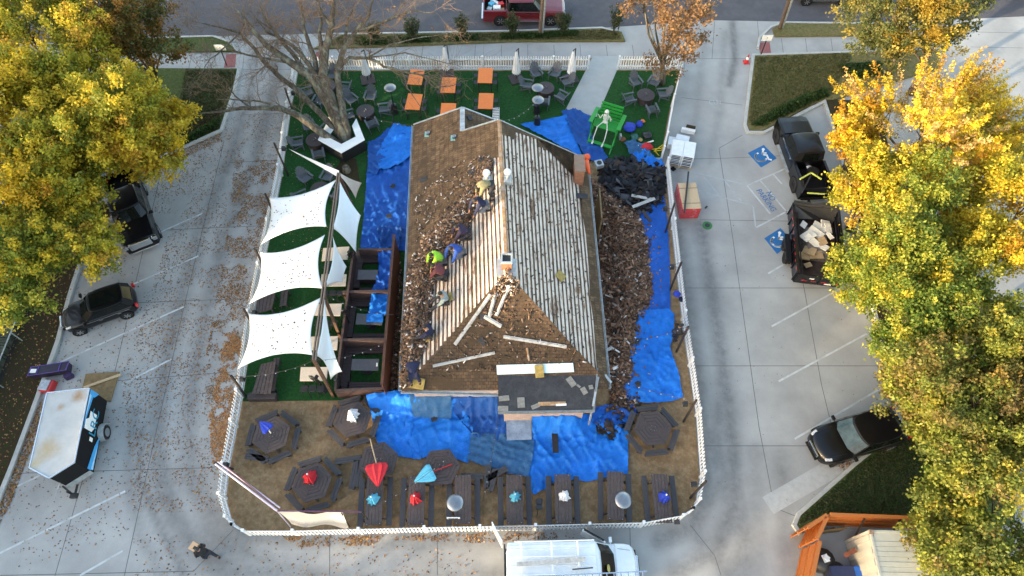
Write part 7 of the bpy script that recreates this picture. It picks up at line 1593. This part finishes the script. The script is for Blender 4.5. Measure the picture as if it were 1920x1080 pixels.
lump(1265, 561, .22, M['blue'], 'blue bag hanging by the right picket fence', 'bag', 'bag', z=.6); lump(1275, 569, .18, navy, 'navy bag at the outside of the right picket fence', 'bag', 'bag', z=.5)
# ------------------------------------------------------------------ trees
def leaves(centers, dirs, lens, n_per, sig, size, pal, wts, name='crown', parent=None, seed=0, up=.35):
    """leaf quads along sprays: centers (k,3), dirs (k,3), lens (k)"""
    r = np.random.default_rng(seed); k = len(centers); n = k * n_per
    ci = np.repeat(np.arange(k), n_per); t = r.uniform(0, 1, n) ** .8
    p = centers[ci] + dirs[ci] * (t * lens[ci])[:, None] + r.normal(0, 1, (n, 3)) * (sig * (1.15 - .75 * t))[:, None]
    nn = r.normal(0, 1, (n, 3)); nn[:, 2] = np.abs(nn[:, 2]) + up; nn /= np.linalg.norm(nn, axis=1)[:, None]
    a = r.normal(0, 1, (n, 3)); a -= nn * (a * nn).sum(1)[:, None]; a /= np.linalg.norm(a, axis=1)[:, None]; b = np.cross(nn, a)
    s = r.uniform(size * .6, size * 1.3, n)[:, None]; a = a * s * .5; b = b * s * .33
    v = np.stack([p - a, p - b + a * .1, p + a, p + b + a * .1], 1).reshape(-1, 3); f = np.arange(n * 4).reshape(-1, 4)
    pal = np.array(pal); w_ = np.array(wts, float); w_ /= w_.sum()
    cc = pal[r.choice(len(pal), k, p=w_)]; lc = pal[r.choice(len(pal), n, p=w_)]
    col = (cc[ci] * .78 + lc * .22) * r.uniform(.75, 1.2, (n, 1))
    return npmesh(name, v, f, M['leaf'], parent=parent, col=col)
def tree(u, v_, z, rad, rz_, label, pal, wts, seed, lobes=9, sprays=170, per=90, leaf=.20, sig=.26, spray=(.5, 1.3), trunkm='bark2', tr=.22, group='autumn trees round the lot', base=None, feather=.5, ex=1.0):
    """crown centre shows at pixel (u, v) at height z; rad horizontal radius, rz_ vertical radius"""
    c = P(u, v_, z); bx = base if base else ((c.x + 1.6, c.y + .6) if c.x > 12 else (c.x, c.y)); t = thing('autumn_tree', label, 'tree', (bx[0], bx[1], 0), 0, group); cc = Vector((c.x - bx[0], c.y - bx[1], z))
    r = np.random.default_rng(seed); L = []
    for i in range(lobes):
        a = r.uniform(0, 2 * math.pi); rr = rad * (.25 + .5 * math.sqrt(r.uniform(0, 1))); zz = rz_ * r.uniform(-.75, .65)
        L.append((Vector((rr * math.cos(a) * ex, rr * math.sin(a), zz)) + cc, rad * r.uniform(.33, .55)))
    b = MB(); fork = Vector((cc.x * .3, cc.y * .3, z * .38)); b.tube([(0, 0, 0), (cc.x * .1, cc.y * .1, z * .18), fork], [tr * 1.3, tr, tr * .8], 10); b.build('trunk', M[trunkm], t, smooth=True)
    b = MB()
    for q, lr in L:
        m_ = fork.lerp(q, .5) + Vector((r.uniform(-.3, .3), r.uniform(-.3, .3), -.1)); b.tube([fork, m_, q], [tr * .5, tr * .3, tr * .12], 7)
        for _ in range(4): d = Vector(r.normal(0, 1, 3)); d.z = abs(d.z); d.normalize(); b.tube([m_.lerp(q, r.uniform(.3, 1)), q + d * lr * .9], [tr * .14, .012], 5)
    b.build('limbs', M[trunkm], t, smooth=True)
    cen = []; drs = []; lens = []
    for i in range(sprays):
        q, lr = L[r.integers(len(L))]; d = r.normal(0, 1, 3); d /= np.linalg.norm(d); 
        if d[2] < -.3: d[2] *= -.6
        rr = lr * r.uniform(.25, 1.0) ** .5; p = np.array(q) + d * rr * np.array([1, 1, .8]); out = p - np.array(cc); out /= (np.linalg.norm(out) + .01); out[2] = out[2] * .6 + .45
        dd = out * feather + d * (1 - feather) * .7 + np.array([0, 0, .25]); dd /= np.linalg.norm(dd); cen.append(p); drs.append(dd); lens.append(r.uniform(*spray))
    leaves(np.array(cen), np.array(drs), np.array(lens), per, sig, leaf, pal, wts, parent=t, seed=seed + 50)
    return t
YB = [(0.598, 0.437, 0.023), (0.506, 0.345, 0.023), (0.690, 0.529, 0.057), (0.437, 0.218, 0.023), (0.287, 0.276, 0.034)]
GR = [(0.203, 0.254, 0.036), (0.119, 0.186, 0.027), (0.355, 0.355, 0.050), (0.574, 0.472, 0.050), (0.076, 0.135, 0.024)]
YG = [(0.413, 0.372, 0.034), (0.248, 0.275, 0.030), (0.605, 0.468, 0.041), (0.138, 0.179, 0.024), (0.495, 0.303, 0.041)]
OL = [(0.135, 0.150, 0.043), (0.083, 0.105, 0.030), (0.225, 0.210, 0.060), (0.390, 0.300, 0.060), (0.060, 0.075, 0.024)]
OLY = [(.21, .24, .04), (.14, .18, .035), (.30, .30, .05), (.38, .33, .05), (.10, .13, .03), (.24, .18, .06)]
BRN = [(0.204, 0.144, 0.042), (0.144, 0.144, 0.036), (0.288, 0.204, 0.060), (0.120, 0.090, 0.036), (0.360, 0.240, 0.048)]
# right side
tree(1738, 240, 6.0, 4.3, 3.5, 'large bright yellow tree right of the corner lawn, with long feathery sprays', YB + [(.60, .40, .16)], (5, 3, 4, 1, 1, 4), 11, lobes=13, sprays=430, per=110, leaf=.135, sig=.15, spray=(.9, 2.2), feather=.9)
tree(1830, 300, 5.3, 2.6, 3.1, 'yellow tree behind the large bright one, near the right picture edge', YB, (5, 3, 2, 2, 3), 12, lobes=8, sprays=170, per=116, leaf=.15, sig=.22, spray=(.7, 1.5), feather=.8)
tree(1600, 372, 3.8, 1.5, 2.5, 'small yellow and olive tree overhanging the black pickup bed', YG, (4, 3, 4, 2, 2), 13, lobes=6, sprays=80, per=116, leaf=.15, sig=.22)
tree(1590, 255, 3.8, 1.5, 2.8, 'yellow orange tree just right of the black pickup hood', YB, (4, 4, 3, 4, 1), 131, lobes=6, sprays=95, per=116, leaf=.15, sig=.2, feather=.8)
tree(1690, 45, 4.8, 3.6, 3.3, 'dark olive tree at the street behind the bright yellow tree', OL, (5, 4, 4, 2, 3), 14, lobes=10, sprays=240, per=95, leaf=.17)
tree(1770, 30, 6.8, 2.0, 2.3, 'golden topped tree beside the dark olive street tree', [(.36, .24, .03), (.26, .2, .03), (.14, .14, .03)], (4, 3, 2), 15, lobes=6, sprays=90, per=116, leaf=.15)
tree(1680, 440, 5.3, 2.6, 3.3, 'green and yellow tree beside the dump trailer', GR, (4, 3, 4, 3, 2), 16, lobes=9, sprays=220, per=137, leaf=.15)
tree(1790, 400, 6.3, 2.2, 3.1, 'tall yellow green tree in the second row beside the dump trailer', YG, (4, 3, 5, 2, 2), 17, lobes=8, sprays=170, per=123, leaf=.15, feather=.75)
tree(1885, 430, 6.8, 2.0, 3.5, 'narrow bright yellow tree at the right picture edge, middle height', YB, (5, 3, 3, 1, 3), 18, lobes=7, sprays=130, per=123, leaf=.15, feather=.8)
tree(1720, 560, 5.3, 2.6, 3.3, 'green tree below the one beside the dump trailer', GR, (4, 3, 4, 4, 2), 19, lobes=9, sprays=220, per=137, leaf=.15)
tree(1850, 560, 5.8, 2.6, 3.3, 'yellow green tree at the right picture edge below the narrow one', YG, (4, 4, 3, 3, 1), 20, lobes=9, sprays=200, per=130, leaf=.15)
tree(1745, 665, 4.8, 2.3, 3.1, 'dark green tree along the right kerb above the olive brown one', GR, (3, 5, 3, 1, 4), 21, lobes=8, sprays=170, per=130, leaf=.15)
tree(1806, 740, 5.3, 2.6, 3.1, 'olive brown tree right of the parked black crossover', OLY + BRN[:2], (4, 4, 2, 1, 3, 3, 3, 3), 22, lobes=9, sprays=210, per=130, leaf=.15)
tree(1895, 730, 5.8, 2.2, 3.1, 'brown leaved tree at the right picture edge', BRN, (4, 3, 3, 3, 2), 23, lobes=8, sprays=150, per=130, leaf=.15)
tree(1792, 812, 4.3, 1.9, 2.8, 'green olive tree whose branches cover the tail of the black crossover', OLY, (4, 4, 3, 2, 3, 2), 24, lobes=8, sprays=150, per=130, leaf=.15)
tree(1862, 880, 5.3, 2.6, 3.2, 'yellow green tree above the shipping container', OLY, (4, 4, 3, 2, 3, 2), 25, lobes=9, sprays=210, per=130, leaf=.15)
tree(1880, 1020, 5.3, 2.4, 3.2, 'green tree at the lower right corner beside the container', OLY, (4, 4, 3, 2, 3, 2), 26, lobes=8, sprays=180, per=130, leaf=.15)
tree(1790, 960, 3.8, 1.1, 2.2, 'small green tree overhanging the container edge', GR, (4, 3, 4, 3, 2), 27, lobes=5, sprays=60, per=116, leaf=.15)
# left side
tree(190, 215, 7.0, 3.6, 2.3, 'large yellow tree left of the driveway, above the black pickup', YG, (4, 3, 6, 2, 2), 31, lobes=13, sprays=330, per=130, leaf=.165, trunkm='bark', base=(P(165, 335, 0).x, P(165, 335, 0).y))
tree(285, 250, 6.0, 2.1, 1.7, 'yellow tree reaching nearest to the left driveway', YB, (4, 3, 3, 2, 4), 32, lobes=8, sprays=150, per=90, leaf=.18, trunkm='bark', base=(P(185, 318, 0).x, P(185, 318, 0).y))
tree(30, 240, 7.5, 2.6, 2.5, 'bright yellow tree at the left picture edge', YB, (5, 3, 4, 1, 3), 33, lobes=9, sprays=200, per=117, leaf=.165, trunkm='bark')
tree(70, 40, 7.5, 3.3, 2.4, 'green and gold tree in the top left corner', YG, (4, 4, 3, 4, 2), 34, lobes=10, sprays=240, per=95, leaf=.18, trunkm='bark')
tree(235, 50, 6.5, 2.7, 2.2, 'orange brown and green tree between the top left tree and the bare tree', [(.24, .13, .03), (.14, .13, .03), (.34, .17, .03), (.08, .10, .025)], (4, 4, 3, 4), 35, lobes=9, sprays=210, per=80, leaf=.17, trunkm='bark')
tree(98, 412, 6.0, 2.7, 2.2, 'yellow green tree above the small black hatchback', YG, (4, 3, 4, 3, 1), 36, lobes=11, sprays=260, per=123, leaf=.165, trunkm='bark', base=(P(85, 500, 0).x, P(85, 500, 0).y))
tree(55, 520, 5.0, 1.9, 1.6, 'darker green tree over the timber fence at the left edge', GR, (4, 4, 3, 2, 3), 37, lobes=7, sprays=130, per=110, leaf=.165, trunkm='bark', base=(P(25, 520, 0).x, P(25, 520, 0).y))
tree(20, 360, 6.5, 2.4, 2.2, 'bright gold tree at the left picture edge, middle height', YB, (4, 4, 2, 1, 4), 61, lobes=8, sprays=190, per=115, leaf=.165, trunkm='bark')
tree(120, 130, 7.5, 2.8, 2.0, 'yellow tree between the top left corner tree and the large yellow tree', YG, (4, 3, 5, 2, 2), 62, lobes=9, sprays=210, per=115, leaf=.165, trunkm='bark')
tree(135, 318, 6.5, 2.1, 1.6, 'yellow green tree between the large yellow tree and the one above the hatchback', YG, (4, 3, 4, 3, 2), 63, lobes=8, sprays=150, per=110, leaf=.165, trunkm='bark', base=(P(135, 350, 0).x, P(135, 350, 0).y))
tree(1900, 640, 6.5, 2.0, 2.4, 'olive tree at the right picture edge above the brown leaved one', OLY, (4, 4, 3, 2, 3, 2), 64, lobes=7, sprays=130, per=125, leaf=.15)
tree(1645, 330, 4.8, 1.6, 2.0, 'yellow green tree behind the bed of the black pickup', YG, (4, 3, 4, 2, 1), 65, lobes=7, sprays=110, per=120, leaf=.15)
# brown leaved tree at the garden path
tb = P(1241, 157, 0)
tree(1235, 48, 5.2, 2.6, 2.2, 'half bare tree with rusty brown leaves beside the garden path', [(.26, .15, .07), (.18, .11, .055), (.34, .20, .09)], (4, 3, 2), 41, lobes=10, sprays=150, per=45, leaf=.18, sig=.26, base=(tb.x, tb.y), group='half bare trees', tr=.2, trunkm='bark')
# bare tree: leaders traced from the photo, twigs grown from them
bt = thing('bare_tree', 'big bare tree with forked lichened trunk growing through the planter', 'tree', (P(648, 280, 0).x, P(648, 280, 0).y, 0)); BO = Vector(bt.location)
limbs = [
 ([(655, 272, .0), (640, 236, 1.2), (618, 196, 2.4), (597, 162, 3.4), (580, 140, 4.2), (545, 118, 4.7), (500, 86, 5.6), (470, 50, 6.6), (445, 20, 7.4)], .50, .10, 1),
 ([(652, 272, .0), (636, 232, 1.4), (617, 180, 2.9), (604, 140, 4.0), (612, 90, 5.2), (622, 50, 6.3), (626, 0, 7.6), (640, -50, 9)], .46, .10, 1),
 ([(655, 270, .1), (648, 226, 1.6), (637, 180, 2.8), (632, 130, 4.0), (645, 90, 4.9), (668, 58, 5.6), (690, 30, 6.5), (705, -20, 8)], .30, .07, 1),
 ([(640, 276, .3), (600, 246, 1.3), (560, 217, 2.0), (525, 203, 2.5), (470, 202, 3.0), (420, 208, 3.4), (365, 215, 3.8)], .33, .05, 2),
 ([(650, 272, .2), (630, 246, .8), (600, 212, 1.7), (560, 172, 2.6), (520, 140, 3.8), (490, 110, 4.5), (470, 82, 5.2), (450, 62, 5.8), (415, 52, 6.2), (360, 40, 6.8)], .24, .05, 3),
 ([(597, 165, 3.4), (590, 110, 4.6), (575, 70, 5.6), (566, 30, 6.6), (560, -20, 7.8)], .20, .06, 4),
 ([(575, 137, 4.3), (545, 95, 5.0), (520, 66, 5.6), (500, 40, 6.4), (485, 5, 7.4)], .16, .05, 5),
 ([(634, 128, 4.0), (655, 108, 4.3), (690, 108, 4.4), (720, 122, 4.2), (755, 135, 4.0), (790, 140, 3.8), (820, 150, 3.5)], .14, .03, 6),
 ([(668, 58, 5.6), (700, 50, 6.0), (740, 30, 6.6), (780, 20, 7.0), (820, 25, 7.0)], .10, .03, 7),
 ([(622, 50, 6.3), (600, 20, 7.0), (590, -20, 8)], .10, .04, 8),
 ([(755, 134, 4.0), (765, 165, 3.3), (778, 185, 2.9), (800, 215, 2.4)], .05, .02, 9),
 ([(790, 140, 3.8), (815, 165, 3.2), (850, 160, 3.0), (890, 145, 3.0)], .05, .02, 10),
 ([(450, 62, 5.8), (420, 90, 5.4), (395, 110, 5.2), (370, 150, 4.8)], .06, .02, 12),
 ([(470, 202, 3.0), (440, 180, 3.4), (420, 150, 3.9), (400, 140, 4.3)], .06, .02, 13),
 ([(690, 108, 4.4), (730, 85, 4.9), (790, 70, 5.2), (860, 60, 5.3)], .06, .02, 14)]
b = MB(); tw = MB(); rr = random.Random(5)
def twig(p, d, L, r_, dep):
    pts = [p]; rs_ = [r_]; n_ = 4
    for i in range(n_):
        d = (d + Vector((rr.gauss(0, .22), rr.gauss(0, .22), rr.gauss(0, .16) + .02))).normalized(); pts.append(pts[-1] + d * L / n_); rs_.append(max(.006, r_ * (1 - .75 * (i + 1) / n_)))
    tw.tube(pts, rs_, 4 if dep < 2 else 5, cap=False)
    if dep > 0:
        for i in range(1, n_ + 1):
            for _ in range(2 if dep > 1 else rr.choice((1, 2))):
                nd = (d + Vector((rr.gauss(0, .6), rr.gauss(0, .6), rr.gauss(0, .45)))).normalized(); twig(pts[i], nd, L * rr.uniform(.45, .7), rs_[i] * .6, dep - 1)
limbs += [([(610, 170, 3.1), (585, 130, 4.4), (565, 100, 5.0), (540, 80, 5.4), (500, 60, 6.0), (470, 20, 7.0)], .2, .05, 15), ([(604, 120, 4.4), (600, 60, 5.8), (605, 10, 7.0)], .2, .05, 16), ([(645, 90, 4.9), (650, 50, 5.8), (665, 10, 6.8)], .13, .04, 17), ([(525, 203, 2.5), (490, 190, 3.0), (450, 188, 3.4), (400, 185, 3.8)], .09, .02, 18),
 ([(800, 145, 3.7), (795, 180, 3.0), (790, 210, 2.5)], .04, .02, 19), ([(775, 136, 4.0), (820, 130, 3.7), (870, 150, 3.2)], .04, .02, 20), ([(690, 108, 4.4), (760, 100, 4.6), (840, 118, 4.2), (880, 112, 4.0)], .05, .02, 21), ([(545, 118, 4.7), (510, 112, 5.0), (440, 98, 5.4), (385, 70, 6)], .1, .03, 22)]
for pts, r0, r1, sd_ in limbs:
    w_ = [P(u, v_, z) - BO for u, v_, z in pts]; n_ = len(w_)
    fine = []; 
    for i in range(n_ - 1):
        for k in range(3):
            f_ = k / 3; q = w_[i].lerp(w_[i + 1], f_) + Vector((rr.gauss(0, .03), rr.gauss(0, .03), rr.gauss(0, .03))) * (0 if i == 0 else 1); fine.append(q)
    fine.append(w_[-1]); m_ = len(fine); rad = [(r0 * (1 - i / (m_ - 1)) ** .8 + r1 * (i / (m_ - 1)) ** .5 * (1 - .6 * i / (m_ - 1))) * (.85 if i else 1.0) for i in range(m_)]
    b.tube(fine, rad, 10 if r0 > .2 else 7)
    for i in range(m_ // 3, m_):
        if rr.random() < (.68 if sd_ < 9 or sd_ in (12, 13, 15, 16, 17, 18, 22) else .35):
            d = (fine[i] - fine[i - 1]).normalized(); nd = (d * .6 + Vector((rr.gauss(0, .6), rr.gauss(0, .6), rr.gauss(.1, .5)))).normalized(); twig(fine[i], nd, rr.uniform(1.0, 2.0), min(.05, rad[i] * .5), 2 if sd_ not in (9, 10, 14, 19, 20, 21) else 1)
b.build('trunk', M['bark'], bt, smooth=True); tw.build('twigs', mat('twig_brown', (.17, .115, .075), .85, var=.3), bt)
cen = np.array([tw.v[rr.randrange(len(tw.v))] for _ in range(160)]); cen = cen[cen[:, 2] > 5]
if len(cen): leaves(cen, np.tile([0, 0, -1.0], (len(cen), 1)), np.full(len(cen), .1), 5, .12, .13, [(.30, .15, .06), (.22, .12, .06)], (1, 1), name='last_leaves', parent=bt, seed=3)
def barebush(u, v_, h, label, n_=12, seed=1, leafy=None):
    q = P(u, v_, 0); t = thing('shrub', label, 'shrub', (q.x, q.y, .12), 0, 'young shrubs along the street'); r = np.random.default_rng(seed); b = MB(); cen = []; dr = []; ln_ = []
    for i in range(n_):
        a = r.uniform(0, 6.28); k = r.uniform(.1, .32); e = Vector((k * math.cos(a) * h * .9, k * math.sin(a) * h * .9, h * r.uniform(.6, 1))); b.tube([(0, 0, 0), e * .5 + Vector((0, 0, .1)), e], [.03, .02, .008], 5); 
        for s in (.3, .5, .7, .85): cen.append(np.array(e * s)); dr.append(np.array(e.normalized())); ln_.append(.4)
    b.build('stems', M['bark2'], t); leaves(np.array(cen), np.array(dr), np.array(ln_), 26, .15, .13, [(.06, .08, .03), (.09, .10, .045), (.04, .06, .022), (.12, .10, .05)], (4, 3, 3, 1), name='foliage', parent=t, seed=seed)
for i, (u, v_, h, lb) in enumerate(((704, 82, 1.7, 'bushy shrub on the verge nearest the bare tree'), (775, 78, 1.9, 'shrub on the verge behind the second white umbrella'), (870, 74, 1.8, 'round shrub on the verge left of the red pickup'), (962, 70, 1.9, 'shrub in front of the rear wheel of the red pickup'), (1054, 66, 1.9, 'shrub in front of the front wheel of the red pickup'), (1150, 62, 2.2, 'shrub on the verge left of the rusty leaved tree'))):
    barebush(u, v_, h, lb, seed=60 + i)
def tuft(uv, n, name, label, cols=[(.03, .07, .012), (.045, .09, .018), (.06, .09, .025)], h=.3, size=.14):
    p, d = sample_poly(uv, n); cen = p.copy(); cen[:, 2] = .13 + rng.uniform(0, h, n) * np.minimum(1, d / .25); o = leaves(cen, np.tile([0, 0, 1.0], (n, 1)), np.full(n, .08), 3, .05, size, cols, (1,) * len(cols), name=name, seed=n); o['kind'] = 'stuff'; o['label'] = label; return o
tuft([(1405, 238), (1425, 225), (1455, 205), (1500, 185), (1545, 170), (1552, 182), (1520, 195), (1430, 238)], 1500, 'ground_cover', 'low green ground cover at the kerb of the corner lawn', h=.45)
tuft([(1570, 125), (1650, 120), (1650, 145), (1590, 150)], 900, 'ground_cover', 'dark green ground cover under the yellow tree')
for k, (u, v_) in enumerate(((700, 84), (780, 80), (868, 76), (965, 73), (1010, 72), (1055, 69))): tuft([(u - 26, v_ - 6), (u + 28, v_ - 8), (u + 28, v_ + 2), (u - 26, v_ + 4)], 260, 'ground_cover', 'tufts of green grass at the foot of the street shrubs', h=.18)
tuft([(350, 262), (408, 225), (412, 240), (340, 280)], 500, 'ground_cover', 'green plants at the left driveway bend', h=.3)
# grass blades on the lawns (short, uneven)
for nm, px, n, cols in (('corner', [(1416, 110), (1598, 102), (1560, 180), (1430, 240), (1402, 232)], 9000, [(.12, .13, .04), (.17, .14, .06), (.08, .10, .03)]), ('enclosure', [(1692, 812), (1602, 880), (1502, 967), (1496, 985), (1545, 962), (1755, 968), (1755, 830)], 9000, [(.06, .10, .028), (.08, .115, .035), (.12, .10, .05)]), ('verge', [(610, 88), (640, 70), (960, 64), (1130, 58), (1160, 64), (1165, 77), (960, 78)], 6000, [(.13, .12, .045), (.18, .14, .06), (.07, .09, .03)]), ('leftlawn', [(350, 133), (444, 134), (436, 168), (412, 240), (320, 285)], 6000, [(.04, .06, .018), (.07, .07, .03), (.10, .08, .035)])):
    p, d = sample_poly(px, n); p[:, 2] = .14; o = leaves(p, np.tile([0, 0, 1.0], (n, 1)), np.full(n, .05), 1, .01, .11, cols, (1,) * len(cols), name='grass', seed=n + 3, up=0); o['kind'] = 'stuff'; o['label'] = 'short patchy grass of the ' + nm + ' lawn'
# ------------------------------------------------------------------ fallen leaves
def litter(uv, n, label, size=(.05, .13), z=.005, cols=LC, w=(3, 2, 3, 2), clump=0):
    p, d = sample_poly(uv, n)
    if clump:
        nz = np.array([noise.noise(Vector((x * .9, y * .9, 7))) + .5 * noise.noise(Vector((x * 2.7, y * 2.7, 2))) for x, y in p[:, :2]]); p = p[nz > clump - 1 + rng.uniform(-.25, .25, len(nz))]
    p[:, 2] = z; pieces('fallen_leaves', p, size, cols, w, label, 'leaves', tilt=.3, mtl='litter', aspect=(.4, .8), thick=False, lift=.008)
litter([(340, 240), (540, 200), (530, 330), (500, 450), (470, 600), (440, 800), (420, 960), (250, 960), (230, 700), (330, 400), (250, 400), (250, 330)], 15000, 'brown leaves scattered over the left driveway', (.04, .11), clump=.8)
litter([(440, 300), (520, 300), (508, 430), (474, 600), (446, 740), (400, 800), (380, 700), (420, 480)], 14000, 'dense brown leaves beside the left picket fence', (.04, .11), clump=1.0)
litter([(425, 610), (462, 650), (448, 740), (432, 860), (398, 870), (392, 780), (410, 690)], 6000, 'rust coloured drift of leaves along the left picket fence', (.05, .12), .012, [(.34, .16, .06), (.26, .12, .045), (.42, .22, .09)], (1, 1, 1), clump=.85)
litter([(0, 540), (240, 470), (330, 620), (240, 1000), (30, 1078), (0, 900), (100, 660)], 1500, 'sparse leaves over the left parking bays')
litter([(64, 770), (80, 748), (78, 800), (40, 890), (22, 940), (-10, 1000), (-25, 980), (25, 880)], 1500, 'line of leaves along the left kerb', (.06, .14), .015)
litter([(530, 1006), (720, 1004), (700, 1022), (560, 1026)], 900, 'leaves at the foot of the front picket fence, left', clump=1.0); litter([(730, 1004), (900, 1000), (1080, 998), (1080, 1008), (900, 1018), (730, 1012)], 900, 'leaves along the front picket fence behind the van', clump=1.0)
litter([(250, 1000), (480, 1010), (900, 1030), (900, 1079), (250, 1079)], 350, 'few leaves on the lot in front of the yard')
litter([(1250, 420), (1600, 420), (1690, 800), (1480, 990), (1310, 1000)], 260, 'few leaf specks on the right driveway', (.03, .08))
litter([(1650, 800), (1690, 812), (1580, 890), (1570, 870)], 500, 'leaves along the kerb below the black crossover'); litter([(1625, 560), (1645, 590), (1665, 680), (1650, 680)], 200, 'leaves along the right kerb')
litter([(450, 760), (1300, 770), (1300, 960), (440, 970)], 700, 'small leaves and specks on the gravel yard', (.03, .09), .03)
litter([(560, 140), (740, 140), (740, 240), (600, 500), (500, 740), (470, 740), (540, 330)], 500, 'leaves on the turf below the bare tree', (.04, .1), .04, [(.35, .25, .06), (.25, .13, .05)], (1, 1))
litter([(310, 292), (414, 248), (416, 262), (320, 310)], 700, 'reddish leaves in the gutter of the left kerb', z=.01)
litter([(105, 650), (153, 490), (230, 395), (-60, 395), (-100, 1079), (0, 900)], 2600, 'leaves on the mulch bank at the left', (.06, .14), .14)

# ------------------------------------------------------------------ unseen trees and building added west of the lot to shade its ground
west = [o for o in C.objects if o.name.startswith('autumn_tree') and o.get('label', '').startswith('green and gold')][0]
for i, (x, y, sc) in enumerate(((-44, 26, 1.05), (-43, 17, 1.15), (-45, 8, 1.1), (-44, -1, 1.2), (-43, -10, 1.1), (-45, -19, 1.15), (-44, -28, 1.2), (-43, -37, 1.1), (-36, -30, 1.0), (-30, -38, 1.0))):
    dup(west, (x, y, 0), i * 1.3, f'tree number {i + 1} from the north in the unseen row added to shade the lot', 'added shade trees west of the lot', sc * 1.18)  # copies added out of view, they keep low sun off the ground
nb = thing('added_shade_building', 'long brick building added out of view to shade the lot', 'building', (-52, -4, 0)); b = MB(); b.box((0, 0, 3.2), (9, 84, 6.4)); q = b.build('wall', M['brick'], nb); box_uv(q)  # added out of view, stops low sun passing under the tree crowns
b = MB(); b.add([(-4.8, -42.5, 6.4), (4.8, -42.5, 6.4), (4.8, 42.5, 6.4), (-4.8, 42.5, 6.4), (0, -42.5, 8.0), (0, 42.5, 8.0)], [(0, 1, 4), (1, 2, 5, 4), (2, 3, 5), (3, 0, 4, 5), (0, 3, 2, 1)]); b.build('roof', M['flatroof'], nb)
for i in range(14):
    b = MB(); b.box((4.52, -38 + i * 5.8, 1.7), (.08, 1.6, 1.5)); q = b.build('window', M['white'], nb); b = MB(); b.box((4.58, -38 + i * 5.8, 1.7), (.03, 1.4, 1.3)); b.build('pane', M['glass'], q)
